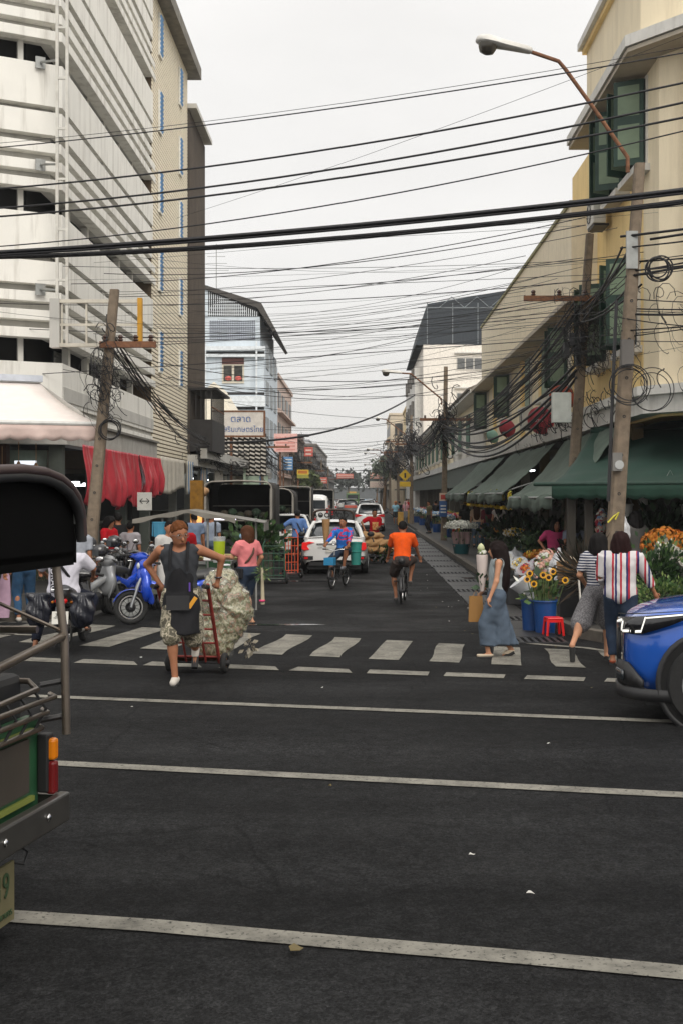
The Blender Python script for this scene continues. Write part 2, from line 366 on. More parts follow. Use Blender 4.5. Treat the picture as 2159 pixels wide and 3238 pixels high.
kerb_run(left_pave, [(-4.94, 24), (-5.4, 21.35), (-6.45, 20.5), (-9, 20.8)], .7)
# gutter: concrete channel slabs, drain gratings, wet patches
gut_m = M('gutter_concrete', s(36, 35, 34), .45, var=.45, scale=2.6, dirt=.7, dcol=(.012, .012, .012), bump=.4)
gut = thing('gutter', 'dark wet concrete gutter with drain slabs along the flower market kerb', 'gutter'); gut['kind'] = 'structure'; del gut['category']
y = 17.6; k = 0
while y < 60:
    ln = 1.15 if k % 3 else .8
    if k % 3:
        MB().box((0, 0, 0), (.86, ln - .03, .03)).build('gutter_slab', gut_m, gut, loc=(2.56 + random.uniform(-.02, .02), y + ln / 2, .0), rz=random.uniform(-.01, .01))
    else:
        mb = MB()
        for j in range(9): mb.box((-.42 + j * .105, 0, 0), (.05, ln - .1, .03))
        mb.box((0, -ln / 2 + .06, 0), (.98, .05, .032)); mb.box((0, ln / 2 - .06, 0), (.98, .05, .032))
        mb.build('drain_grating', darkmetal, gut, loc=(2.56, y + ln / 2, .002))
    y += ln; k += 1
wet = M('puddle_water', (.03, .032, .034), .08, var=.1, spec=.6)
def puddle(name, c, rx, ry, seed, z=.0075):
    rnd = random.Random(seed); n = 22; pts = [(c[0] + rx * math.cos(2 * PI * i / n) * rnd.uniform(.6, 1.1), c[1] + ry * math.sin(2 * PI * i / n) * rnd.uniform(.6, 1.1), z) for i in range(n)]
    return tag(MB().add(pts, [tuple(range(n))]).build(name, wet), kind='structure')
puddle('puddle_water', G(900, 1976), .75, .13, 3)
puddle('puddle_water', G(960, 1838), .7, .2, 5)
for i, (px, py) in enumerate(((1475, 1760), (1500, 1830), (1560, 1880))): puddle('puddle_water', G(px, py), .35, .5, 20 + i, .019)
for i in range(38):      # litter: paper scraps, petals, leaves
    if i < 3: p = [G(940, 3015), G(1490, 2715), G(1675, 2840)][i]
    elif i < 26: p = Vector((random.uniform(1.3, 3.0), random.uniform(17, 40), 0))
    else: p = Vector((random.uniform(-3.5, 3), random.uniform(6, 26), 0))
    r0 = random.uniform(.008, .022) if i > 0 else .045; k = 6
    mb = MB().add([(p.x + r0 * random.uniform(.5, 1.3) * math.cos(j * 2 * PI / k), p.y + r0 * random.uniform(.5, 1.3) * math.sin(j * 2 * PI / k), .022 + random.uniform(0, .012)) for j in range(k)], [tuple(range(k))])
    tag(mb.build('litter_scrap', M('litter_pale', s(190, 188, 182), .8) if i % 3 else M('litter_leaf', s(96, 84, 52), .8), thick=.002),
        'small scrap of litter lying on the asphalt', 'litter', 'scraps of litter on the road')

# ------------------------------------------------------------------ left side buildings
LX = -6.8
wht = M('white_render', s(232, 230, 223), .75, var=.05, scale=1.2, dirt=.6, dcol=s(138, 130, 116), streak=True, bump=.08, bscale=30)
wht2 = M('grey_infill_render', s(196, 194, 188), .8, var=.08, scale=1.5, dirt=.4, dcol=s(120, 116, 108), streak=True)
dark_in = M('interior_shade', (.018, .018, .019), .9)  # near-black colour paints the gloom of unlit rooms and recesses
lgrey = M('weathered_grey_render', s(186, 184, 178), .85, var=.1, scale=1.1, dirt=.5, dcol=s(118, 112, 104), streak=True)
def offset(path, d):
    out = []; n = len(path)
    for i in range(n):
        ns = []
        for j in (i - 1, i):
            if 0 <= j < n - 1:
                t = Vector((path[j + 1][0] - path[j][0], path[j + 1][1] - path[j][1])).normalized(); ns.append(Vector((t.y, -t.x)))
        if len(ns) == 2:
            b = (ns[0] + ns[1]).normalized(); k = d / max(.3, b.dot(ns[0]))
        else: b = ns[0]; k = d
        out.append((path[i][0] + b.x * k, path[i][1] + b.y * k))
    return out
def band(mb, path, z0, z1, din, dout, tilt=0.0, m=0):
    a = offset(path, din); b = offset(path, dout); c = offset(path, dout + tilt); n = len(path); vs = []; fs = []
    for i in range(n): vs += [(*a[i], z0), (*b[i], z0), (*c[i], z1), (*a[i], z1)]
    for i in range(n - 1):
        for j in range(4): fs.append((4 * i + j, 4 * i + 4 + j, 4 * i + 4 + (j + 1) % 4, 4 * i + (j + 1) % 4))
    fs += [(0, 1, 2, 3), (4 * n - 4, 4 * n - 1, 4 * n - 2, 4 * n - 3)]
    return mb.add(vs, fs, m)
office = thing('office_building', 'tall white corner block with long horizontal fins and dark slots', 'building', (LX, 27.7, 0))
def OB(mb, name, mat, **k):
    o = mb.build(name, mat, office, **k); o.location = -Vector(office.location); return o
path = [(LX - 1.86 * 4.2, 27.7 - 4.2), (LX, 27.7), (LX, 39.8)]
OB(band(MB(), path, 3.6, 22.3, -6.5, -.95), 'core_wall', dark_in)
levels = [5.15, 8.52, 11.9, 15.27, 18.64]
side = [(LX, 27.75), (LX, 39.8)]
for i, z0 in enumerate(levels):
    OB(band(MB(), path, z0 - .95, z0, -.25, .03), 'spandrel_panel', wht)
    OB(band(MB(), path, z0 - 1.60, z0 - 1.08, -.25, .02), 'spandrel_panel', wht)
    if i:
        OB(band(MB(), path, z0 - 2.78, z0 - .02, -.55, -.30), 'infill_wall', wht2)
        for k, (a, b2, d) in enumerate(((2.00, 1.77, .0), (2.42, 2.19, .015), (2.82, 2.60, .03))):
            ext = [path[0], path[1], (LX, 39.8 + .5 * (k > 0))]
            OB(band(MB(), ext, z0 - a, z0 - b2, -.28, d, .0), 'fin', wht, bevel=.01)
        # mullions in the window strip
        t = 0
        for yy in np.arange(29.6, 39.6, 2.05):
            OB(MB().box((LX - .35, yy, z0 - 3.09), (.16, .20, .57)), 'mullion', wht2)
            if t % 2 == 0: OB(MB().box((LX - .7, yy + .6, z0 - 3.09), (.05, 1.0, .5)), 'window_pane', glass_dark)
            t += 1
        for q in range(6):
            u = .4 + q * .62; cx, cy = LX - 1.86 * u - .474 * .35, 27.7 - u + .88 * .35
            OB(MB().box((cx, cy, z0 - 3.09), (.12, .12, .57), rz=math.atan2(1, 1.86)), 'mullion', wht2)
        # small struts inside the thin slots
        for yy in (32.4, 36.2): OB(MB().box((LX - .12, yy, z0 - 1.02), (.2, .35, .13)), 'strut', wht2)
OB(band(MB(), path, 3.84, 4.2, -.3, -.03), 'lower_wall', lgrey)
OB(band(MB(), path, 3.30, 3.84, -.3, .16), 'fascia', M('shopfront_fascia', s(188, 186, 180), .7, dirt=.5, dcol=s(120, 112, 102), streak=True))
OB(band(MB(), path, 3.84, 3.90, -.3, .24), 'drip_edge', M('grey_flashing', s(120, 118, 112), .6))
OB(band(MB(), side, 4.3, 4.62, -.05, .05), 'window_strip', wht2)
# flats behind the top terrace, brown soffit
OB(band(MB(), path, 22.0, 22.35, -6, .4), 'roof_slab', M('brown_soffit', s(104, 84, 74), .8))
# ladder truss standing off the corner
lad = thing('sign_truss', 'white steel ladder truss running up the corner of the white block', 'truss', (-6.72, 27.0, 5.5))
sw = M('truss_paint', s(200, 198, 190), .55, .2, var=.12, dirt=.4, dcol=s(120, 90, 66))
for x in (0, .22): MB().box((x, 0, 4.6), (.06, .06, 9.2)).build('upright', sw, lad)
for z in np.arange(.3, 9.2, 1.12): MB().box((.11, 0, z), (.18, .05, .05)).build('rung', sw, lad)
for z in (1.2, 4.0, 6.3, 8.6):
    MB().tube([(-.02, .02, z), (-.45, .35, z + .08)], .028).build('bracket', steel, lad)
    MB().box((-.47, .38, z + .08), (.22, .03, .26), rz=.5).build('bracket_plate', steel, lad)
# empty sign frame
fr = thing('empty_signboard', 'empty rectangular sign frame with one yellow painted side behind leaning pole', 'sign frame', (-6.2, 25.0, 5.2))
off_w = M('frame_dirty_white', s(196, 190, 176), .6, dirt=.5, dcol=s(90, 66, 48)); yel = M('frame_yellow', s(190, 140, 40), .7, dirt=.5, dcol=s(120, 84, 40))
MB().box((.84, 0, .93), (1.75, .1, .07)).build('top_rail', off_w, fr); MB().box((.84, 0, .03), (1.75, .12, .07)).build('bottom_rail', off_w, fr)
MB().box((1.68, 0, .5), (.09, .13, .99)).build('yellow_side', yel, fr); MB().box((-.06, .05, .48), (.2, .25, 1.0)).build('grey_side', lgrey, fr)
for x in (.08, .58, 1.14): MB().box((x, 0, .48), (.035, .035, .86)).build('mullion', off_w, fr)
MB().box((.84, .0, .45), (1.6, .03, .05)).build('mid_rail', off_w, fr)
# beige slatted stair tower
tower = thing('stair_tower', 'beige stair tower clad in thin horizontal slats with narrow blue windows', 'building', (LX, 39.8, 0))
bei = M('beige_slat', s(238, 228, 206), .7, var=.06, dirt=.2, dcol=s(150, 130, 104), streak=True)
MB().lh((-7, .02, 3.0), (-.033, 8.2, 19.0)).build('core_wall', M('slat_gap_shade', s(92, 78, 62), .9), tower)  # brown backing colour paints the shade between the slats
slat = MB().box((0, 0, 0), (.03, 8.15, .092)).mesh('slat', [bei]); z = 3.45
while z < 18.75:
    o = bpy.data.objects.new('slat', slat); COL.objects.link(o); o.parent = tower; o.location = (-.02, 4.1, z); z += .134
blue_l = M('blue_louvre', s(92, 150, 206), .5, var=.15); wfr = M('white_window_frame', s(220, 218, 210), .6)
for yy, zs in ((1.5, (17.7, 15.1, 12.4, 9.75, 7.0)), (6.1, (17.5, 14.9, 12.5, 9.6, 6.9))):
    for zz in zs:
        wn = MB().box((.03, yy, zz), (.06, .62, 1.42)).build('window_frame', wfr, tower)
        for q in range(9): MB().box((.068, yy, zz - .6 + q * .15), (.02, .5, .13), ry=.5).build('louvre', blue_l, wn)
MB().lh((-7, -.2, 18.75), (.45, 8.9, 19.2)).build('roof_slab', M('stained_slab', s(120, 116, 108), .9, var=.3, scale=3, dirt=.7), tower)
MB().lh((-7, .3, 19.2), (.2, 8.6, 19.3)).build('coping', wht, tower)
# dark corrugated block
dk = thing('corrugated_block', 'dark brown corrugated sheet wall rising beside the beige tower', 'building', (LX, 48.1, 0))
cor = M('dark_corrugated', s(74, 64, 54), .65, .2, var=.2, scale=2, dirt=.4, dcol=s(40, 34, 28), streak=True)
mb = MB(); pr = []
for i in range(40): y0 = i * .122; pr += [(y0, 0.0), (y0 + .06, 0.0), (y0 + .075, .05), (y0 + .105, .05)]
vs = []; 
for (yy, xx) in pr: vs += [(xx, yy, 3.2), (xx, yy, 17.4 - yy * .02)]
mb.add(vs, [(2 * i, 2 * i + 2, 2 * i + 3, 2 * i + 1) for i in range(len(pr) - 1)]); mb.build('corrugated_sheet', cor, dk)
MB().lh((-6, .05, 3.2), (-.05, 4.8, 17.3)).build('core_wall', cor, dk)
MB().lh((-6, -.1, 17.42), (.35, 5.0, 17.6)).build('coping', wht2, dk)
# caged balcony
cg = thing('caged_balcony', 'dark metal caged balcony with potted greens above the shop row', 'balcony', (LX, 48.2, 3.9))
blk = M('sooty_metal', s(44, 42, 42), .7, .2, var=.25); 
MB().lh((0, 0, 0), (.95, 4.4, 1.25)).build('parapet_panel', blk, cg); MB().lh((0, -.1, 2.42), (1.15, 4.6, 2.5)).build('roof_sheet', blk, cg)
for q in range(14): MB().box((.92, .1 + q * .32, 1.85), (.03, .03, 1.2)).build('bar', blk, cg)
for q in range(5): MB().box((.1 + q * .2, .0, 1.85), (.03, .03, 1.2)).build('bar', blk, cg)
MB().box((.92, 2.2, 1.75), (.04, 4.3, .04)).build('rail', rust, cg)
# pale blue apartment house
BX, BY = LX, 86.0
bh = thing('blue_house', 'pale blue apartment house with white ledges and dark pitched roof', 'building', (BX, BY, 0))
pb = M('pale_blue_render', s(206, 216, 224), .8, var=.05, scale=.8, dirt=.3, dcol=s(150, 158, 166), streak=True)
MB().lh((-9, 0, 0), (0, 14, 12.6)).build('wall', pb, bh); MB().lh((-9, .15, 12.6), (-.3, 14, 14.8)).build('upper_wall', pb, bh)
ledge = M('ledge_white', s(220, 226, 230), .7)
for z, h in ((8.4, .75), (11.9, .2), (12.35, .3)): MB().lh((-9, -.3, z), (.1, 0, z + h)).build('ledge', ledge, bh)
for z in (8.2, 9.25, 12.12): MB().lh((-9, -.04, z), (.02, .02, z + .17)).build('ledge_shade_band', darkmetal, bh)  # dark strips painted in as shadow gaps at the ledges
for x in (-.5, -4.1): MB().box((x, -.34, 6.5), (.12, .1, 13)).build('downpipe', ledge, bh)
wn = MB().lh((-2.95, -.08, 10.05), (-1.4, .05, 11.85)).build('window', M('window_cream_frame', s(206, 198, 180), .7), bh)
for x in (-2.55, -1.8): MB().lh((x - .29, -.10, 10.2), (x + .29, -.085, 11.3)).build('pane', M('curtained_pane', s(70, 70, 66), .2, var=.5, scale=3), wn)
MB().lh((-2.95, -.11, 11.4), (-1.4, -.082, 11.85)).build('transom', M('maroon_transom', s(84, 52, 48), .8), wn)
for x in (-2.5, -1.8): MB().ell((x, -.13, 10.4), (.24, .05, .16)).build('laundry', M('red_cloth_blur', s(200, 96, 88), .8, var=.4, scale=6), wn, smooth=60)
rp = [(-9, 17.5), (-4.2, 17.0), (-.2, 15.75), (.85, 13.8), (.65, 13.7), (-.5, 15.4), (-4.2, 16.7), (-9, 17.2)]
MB().prism(rp, -.1, 14, 'Y').build('roof', M('dark_roof_sheet', s(70, 66, 62), .7, dirt=.4), bh)
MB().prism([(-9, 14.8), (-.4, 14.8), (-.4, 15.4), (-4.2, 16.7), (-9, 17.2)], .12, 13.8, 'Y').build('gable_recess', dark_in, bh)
MB().lh((-9, .05, 14.8), (-3.95, .11, 17.0)).build('gable_wall', pb, bh)
mb = MB()
for q in range(24): x = -3.85 + q * .145; mb.box((x, .08, 14.8 + (1.75 - q * .062) / 2), (.05, .04, 1.75 - q * .062))
for q in range(6): mb.box((-2.2 - .45 + .0, .08, 14.95 + q * .22), (3.3 - q * .45, .03, .04))
mb.build('gable_grille', ledge, bh)['kind'] = 'stuff'; mb = MB()
for q in range(25):
    for k in range(10): mb.box((-3.8 + q * .13, .13, 13.2 + k * .14), (.075, .06, .075), ry=R(45))
o = mb.build('vent_block_screen', M('vent_hole', s(110, 112, 128), .9), bh); o['kind'] = 'stuff'
for k in range(4):
    for q in range(3): MB().lh((-.02, 1.5 + q * 4, 3.5 + k * 2.6), (.06, 4.0 + q * 4, 5.2 + k * 2.6)).build('side_window', M('side_louvre', s(150, 156, 160), .6, var=.3), bh)
MB().box((-3.6, 2, 18.6), (.05, .05, 3.4)).build('aerial_mast', steel, bh)
for k in range(4): MB().box((-3.6, 2, 18.4 + k * .5), (1.8 - .25 * k, .03, .03)).build('aerial_arm', steel, bh)
# cream hipped house in front of it, breeze block wall
ch = thing('cream_house', 'low cream house with pale hipped roof behind the market sign', 'building', (-11.5, 72, 0))
crm = M('cream_render', s(226, 218, 200), .8, dirt=.2, dcol=s(170, 158, 136))
MB().lh((0, 0, 0), (4.1, 8, 6.0)).build('wall', crm, ch)
MB().add([(-.2, -.2, 6.0), (4.6, -.2, 6.0), (4.6, 8, 6.0), (-.2, 8, 6.0), (2.8, .4, 8.9), (2.8, 7, 8.9)], [(0, 1, 4), (1, 2, 5, 4), (2, 3, 5), (3, 0, 4, 5)]).build('roof', crm, ch)
bb = thing('breeze_block_wall', 'grey openwork breeze block wall under the market sign', 'wall', (-9.0, 66, 3.2))
gb = M('breeze_block', s(190, 184, 174), .85, dirt=.4)
MB().lh((0, .12, 0), (3.9, .2, 2.3)).build('back_panel', M('breeze_gap_shade', s(52, 48, 44), .9), bb)  # dark panel paints the shade inside the block openings
for i in range(13):
    for k in range(10): MB().box((.15 + i * .3, 0, .11 + k * .22), (.27, .16, .09), ry=.35).build('block', gb, bb)
# market sign
def signboard(name, label, x0, x1, z0, z1, Y, mat, th=.16, rim=None, post=True):
    t = thing(name, label, 'sign', (x0, Y, z0)); w_, h_ = x1 - x0, z1 - z0
    MB().lh((0, 0, 0), (w_, th, h_)).build('board', mat, t, bevel=.01)
    if rim:
        for a, b2 in (((-.03, -.02, h_ - .05), (w_ + .03, th + .02, h_ + .03)), ((-.03, -.02, -.04), (w_ + .03, th + .02, .05)), ((w_ - .05, -.022, .05), (w_ + .04, th + .01, h_ - .05))): MB().lh(a, b2).build('rim', rim, t)
    if post: MB().box((w_ * .5 - .4, th + .1, -1.2), (.12, .12, z0 if z0 < 2 else 3.0)).build('post', rust, t)
    return t, w_, h_
sg, w_, h_ = signboard('market_sign', 'large white sign with blue Thai lettering for the farmers market', -7.25, -4.72, 5.05, 6.3, 60, M('sign_white', s(214, 208, 200), .5, dirt=.3, dcol=s(150, 138, 124)), rim=rust)
bt = M('sign_blue', s(70, 104, 162), .6)
text('ตลาด', .46, bt, sg, (w_ * .54, -.012, h_ * .68), FACE_CAM); text('ส่งเสริมเกษตรไทย', .37, bt, sg, (w_ * .5, -.012, h_ * .27), FACE_CAM, sx=.92)
pk, w_, h_ = signboard('pink_sign', 'faded pink hanging sign with red Thai lettering', -6.1, -4.45, 5.2, 6.5, 86, M('sign_pink', s(222, 176, 168), .6, dirt=.3, dcol=s(200, 140, 130)))
text('วิณณา สังฆภัณฑ์', .27, M('sign_red', s(176, 84, 76), .6), pk, (w_ * .5, -.012, h_ * .75), FACE_CAM, sx=.75)
for k in range(3): MB().lh((.15, -.012, .12 + k * .24), (w_ - .15, -.004, .24 + k * .24)).build('printed_line', M('sign_red_pale', s(206, 140, 132), .6), pk)
bs, w_, h_ = signboard('blue_sign', 'small blue and white shop sign above the parked trucks', -6.3, -5.55, 4.2, 5.3, 100, M('sign_blue_board', s(96, 142, 190), .6))
for k in range(4): MB().lh((.08, -.012, .12 + k * .24), (w_ - .08, -.004, .2 + k * .24)).build('printed_line', white_paint, bs)
ys, w_, h_ = signboard('yellow_sign', 'yellow and olive shop sign with red lettering', -5.2, -4.25, 3.55, 4.25, 100, M('sign_yellow', s(214, 178, 52), .6))
MB().lh((0, -.012, 0), (w_, -.004, .3)).build('olive_band', M('sign_olive', s(150, 146, 62), .6), ys); [MB().lh((.1, -.012, .40 + .14 * k), (w_ - .1, -.004, .48 + .14 * k)).build('printed_line', M('sign_red2', s(176, 60, 40), .6), ys) for k in range(2)]
# low shop row between the tower and the blue house
row = thing('shop_row', 'low row of shops with corrugated green and white panels over awnings', 'shop row', (LX, 48, 0))
grn = M('pale_green_corrugated', s(172, 190, 168), .7, var=.1, dirt=.4, dcol=s(120, 124, 108), streak=True)
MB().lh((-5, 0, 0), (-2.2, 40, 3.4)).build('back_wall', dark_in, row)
MB().lh((-5, 0, 3.3), (.4, 40, 3.75)).build('concrete_beam', lgrey, row)
def corr(mat, y0, y1, z0, z1, x=.55, name='corrugated_panel'):
    vs = []; n = int((y1 - y0) / .14)
    for i in range(n * 2 + 1): yy = y0 + (y1 - y0) * i / (2 * n); vs += [(x + (.05 if i % 2 else 0), yy, z0), (x + (.05 if i % 2 else 0), yy, z1)]
    return MB().add(vs, [(2 * i, 2 * i + 2, 2 * i + 3, 2 * i + 1) for i in range(2 * n)]).build(name, mat, row, thick=.01)
corr(grn, 17, 27, 2.35, 3.6); corr(grn, 29.5, 34, 2.3, 3.5); corr(M('blue_corrugated', s(84, 110, 160), .7, dirt=.3), 27.6, 29.0, 2.3, 3.5)
MB().lh((.5, 0, 3.6), (.75, 34, 4.0)).build('awning_box', lgrey, row)
pipe = M('grey_pipe', s(170, 168, 164), .5)
for k in range(4): MB().tube([(1.0 + .1 * k, 8 + 4.5 * k, 3.75 - .04 * k), (.75, 13 + 4.5 * k, 3.65)], .05).build('rolled_awning_pole', pipe, row)
for q in range(9): MB().box((-.9, 2 + q * 4.4, 1.7), (.3, .3, 3.4)).build('pillar', M('shop_pillar', s(120, 122, 116), .8, dirt=.5), row)
for q in range(7): MB().box((-1.2, 3 + q * 3.3, 2.95), (.08, 1.1, .06)).build('fluorescent_tube', lit_tube, row)
for q in range(7): MB().box((-1.6, 4 + q * 4.5, 1.0), (.9, 2.6, 1.0)).build('counter', M('shop_counter', s(88, 84, 74), .8, var=.4, scale=3), row)
# striped and plain drop cloths hung under the beam
cl1 = M('grey_drop_cloth', s(190, 184, 172), .9, var=.1, dirt=.3, dcol=s(120, 112, 100), streak=True); cl2 = M_stripe('blue_striped_cloth', s(186, 182, 172), s(84, 116, 150), 'Y', .62, .33)
for k, (y0, y1, mt, nm, lb) in enumerate(((40.2, 45.4, cl1, 'drop_cloth', 'plain grey drop cloth hanging under the beam beside red tarpaulin'), (46.2, 47.9, cl2, 'drop_cloth', 'blue and white striped drop cloth hanging beside the grey cloth'),
                                          (50.0, 52.4, cl2, 'drop_cloth', 'striped drop cloth hanging over the nearest covered truck'), (55.2, 58.5, cl1, 'drop_cloth', 'pale drop cloth hanging beside the green corrugated panel'))):
    rr = random.Random(k)
    def fn(u, v, y0=y0, y1=y1, k=k): return (LX + .2 + .05 * math.sin(u * 34 + k) + .03 * math.sin(u * 71) * v, y0 + (y1 - y0) * u, 3.45 - (1.15 + .12 * math.sin(u * 5 + k)) * v)
    tag(MB().sheet(fn, 60, 8).build(nm, mt, smooth=180, thick=.006), lb, 'cloth', 'drop cloths along the shop row')
# ground floor of the white block: shop behind the awnings
sh = thing('corner_shop', 'dark open shop with lit windows under the white block', 'shop', (LX, 27.7, 0))
def SB(mb, name, mat): o = mb.build(name, mat, sh); o.location = -Vector(sh.location); return o
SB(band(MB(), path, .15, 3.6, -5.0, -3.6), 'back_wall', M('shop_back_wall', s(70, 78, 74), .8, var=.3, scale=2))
SB(MB().lh((-20, 23, 3.3), (-6.9, 39.8, 3.42)), 'ceiling', M('shop_ceiling', s(90, 90, 86), .9)) if False else None
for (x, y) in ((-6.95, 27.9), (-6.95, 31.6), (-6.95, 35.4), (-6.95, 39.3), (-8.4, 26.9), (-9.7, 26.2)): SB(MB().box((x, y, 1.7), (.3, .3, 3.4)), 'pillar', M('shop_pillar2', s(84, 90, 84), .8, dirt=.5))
SB(MB().box((-8.05, 27.35, 1.9), (.28, .28, 3.4)), 'wooden_post', M('brown_post', s(70, 44, 36), .7))
SB(MB().lh((-9.6, 28.4, 1.1), (-7.3, 28.5, 3.2)), 'glass_partition', M('greenish_panel', s(108, 118, 104), .4, var=.2))
for (x, y, z) in ((-8.9, 28.0, 2.95), (-7.75, 28.2, 2.9), (-9.3, 28.0, 2.7)): SB(MB().box((x, y, z), (.5, .06, .1)), 'lit_window', M('bright_window', (.8, .85, .9), .5, emit=1.2, var=.1))
for (y, z) in ((32.2, 2.5), (33.6, 2.5), (36.5, 2.45), (38, 2.5), (30, 2.6)): SB(MB().box((-8.2, y, z), (.9, .07, .06)), 'fluorescent_tube', lit_tube)
for i in range(10): SB(MB().box((-7.7 - .12 * (i % 3), 29 + i * 1.08, .75), (.7, .95, 1.2)), 'display_shelf', M_patch('shop_goods', [s(40, 44, 36), s(86, 84, 74), s(60, 70, 48), s(120, 110, 96), s(50, 40, 36)], 6))
# white retractable awning with pink valance
aw = thing('shop_awning', 'white retractable awning with faded pink scalloped valance on the corner shop', 'awning', (-7.0, 26.6, 4.6))
awm = M('awning_white', s(236, 226, 220), .8, var=.04, dirt=.15, dcol=s(210, 186, 178)); awp = M('awning_pink', s(206, 184, 176), .8, var=.1, dirt=.4, dcol=s(170, 120, 112))
A0, A1, B1, B0 = Vector((0, 0, 0)), Vector((-4.2, -1.9, 0)), Vector((-3.5, -4.2, -1.0)), Vector((1.73, -2.3, -1.0))
def awf(u, v): a = A0.lerp(A1, u); b2 = B0.lerp(B1, u); p = a.lerp(b2, v); return (p.x, p.y, p.z - .10 * math.sin(v * PI))
MB().sheet(awf, 10, 10).build('canopy', awm, aw, smooth=180, thick=.008)
def vlf(u, v):
    p = B0.lerp(B1, u); sc_ = .05 * abs(math.sin(u * 17 * PI / 1.0)); return (p.x + .03 * v * math.sin(u * 40), p.y - .02 - .03 * v * math.sin(u * 40), p.z - .07 - (.26 + sc_) * v)
MB().sheet(vlf, 136, 3).build('valance', awp, aw, smooth=180, thick=.006)
MB().tube([B0 + Vector((0, 0, -.03)), B1 + Vector((0, 0, -.03))], .045).build('front_bar', M('awning_bar', s(206, 206, 202), .5), aw)
MB().add([A0, B0, B0 + Vector((0, 0, -.36)), A0 + Vector((.1, 0, -1.0))], [(0, 1, 2, 3)]).build('end_flap', lgrey, aw, thick=.01)
MB().lh((-4.2, -.1, .02), (.05, .12, .16)).build('cassette', M('awning_cassette', s(190, 196, 206), .5), aw, rz=math.atan2(1.9, 4.2))
# red tarpaulins hung from the fascia
tarp = M('red_tarpaulin', s(186, 58, 70), .3, var=.16, scale=3, bump=.5, bscale=14, spec=.7)
for k, (y0, y1, dr) in enumerate(((28.6, 35.8, 1.55), (35.9, 39.7, 1.25))):
    def fn(u, v, y0=y0, y1=y1, dr=dr, k=k):
        n1 = math.sin(u * 17 + k * 2) * .5 + math.sin(u * 41 + 1 + k) * .3; hem = .72 + .28 * abs(math.sin(u * (2.5 - k * .5) * PI + .35 + k * .5)) ** .6
        bulge = .28 * math.sin(v * PI * .95) * (.5 + .5 * math.sin(u * 13 + k)) * v
        return (LX + .27 + .09 * n1 * (.3 + v) + .045 * math.sin(u * 57 + 3 * v + k) * (.3 + v) + .025 * math.sin(u * 103 - 2 * v) + bulge, y0 + (y1 - y0) * u + .14 * v * math.sin(u * 9 * PI), 3.34 - dr * hem * v - .03 * math.sin(u * 60) * v)
    tag(MB().sheet(fn, 150, 26).build('red_tarpaulin', tarp, smooth=180, thick=.006),
        ['wide red tarpaulin hanging in bunched folds beside the leaning pole', 'narrower red tarpaulin hanging next to the drop cloth'][k], 'tarpaulin', 'red tarpaulins on the white block')
# farther left houses: stepped dark fronts receding to the end of the street
def house(name, label, x0, x1, Y0, Y1, H, col, rows=3, cols=3, roof=None, right=False, wcol=(.05, .055, .06), base=.3):
    t = thing(name, label, 'building', (x0, Y0, 0)); W_, D_ = x1 - x0, Y1 - Y0
    wm = M(name + label[:14], col, .85, var=.14, scale=.7, dirt=.5, dcol=tuple(c * .45 for c in col), streak=True)
    MB().lh((0, 0, 0), (W_, D_, H)).build('wall', wm, t)
    gm = M('far_pane%d' % int(wcol[0] * 1000), wcol, .3, var=.4, scale=2)
    sx = 0 if right else W_; sg_ = -1 if right else 1
    for r_ in range(rows):
        z = 3.6 + (H - 4.0) * (r_ + .2) / max(1, rows); hh = (H - 4.0) / max(1, rows) * .55
        for c_ in range(cols):      # street side windows
            y = D_ * (c_ + .2) / cols; dy = D_ / cols * .6
            wn = MB().box((sx + sg_ * .02, y + dy / 2, z + hh / 2), (.08, dy, hh)).build('window', gm, t)
            MB().box((sx + sg_ * .09, y + dy / 2, z - .08), (.2, dy + .2, .1)).build('sill', wm, wn)
        MB().box((sx + sg_ * .2, D_ / 2, z - .35), (.5, D_, .16)).build('ledge', wm, t)
        for c_ in range(max(1, int(W_ / 2.4))): MB().box((1.2 + c_ * 2.4, -.02, z + hh / 2), (1.1, .08, hh)).build('window', gm, t)
    MB().lh((-.15, -.15, H), (W_ + .15, D_ + .15, H + .3)).build('parapet', wm, t)
    MB().box((sx + sg_ * .6, D_ / 2, 2.9), (1.3, D_ - .3, .12)).build('shop_canopy', M('far_canopy', s(84, 86, 80), .8, var=.3), t)
    if roof: MB().add([(-.3, -.3, H + .3), (W_ + .3, -.3, H + .3), (W_ + .3, D_ + .3, H + .3), (-.3, D_ + .3, H + .3), (W_ / 2, 0, H + 2), (W_ / 2, D_, H + 2)], [(0, 1, 4), (1, 2, 5, 4), (2, 3, 5), (3, 0, 4, 5)]).build('roof', roof, t)
    return t
house('town_house', 'tall narrow pink tiled house beyond the blue apartment house', -12, -6.9, 101, 122, 12.0, s(206, 184, 172), 3, 4)
house('town_house', 'old dark brown house with rooftop figure beyond the pink sign', -12, -6.6, 123, 142, 8.0, s(96, 78, 66), 2, 3)
hb = house('town_house', 'weathered black roofed house with railed terrace', -13, -6.4, 143, 178, 7.6, s(86, 78, 70), 3, 5)
MB().box((5.5, 1, 9.2), (2.8, 2, .25)).build('terrace_roof', darkmetal, hb)
for q in range(6): MB().box((.6 + q * 1.15, .1, 8.5), (.08, .08, 1.2)).build('terrace_post', steel, hb)
MB().box((3.3, .1, 8.8), (6.4, .06, .06)).build('terrace_rail', steel, hb)
house('town_house', 'pale grey far house on the fading end of the street', -14, -6.6, 180, 240, 9.5, s(128, 122, 116), 3, 7)
house('town_house', 'slim grey tower block fading at the street end', -26, -14.0, 330, 350, 17, s(176, 176, 180), 5, 3)
house('town_house', 'low hazy row closing the far end of the street', -16, -7, 245, 330, 7.5, s(120, 116, 112), 2, 8)
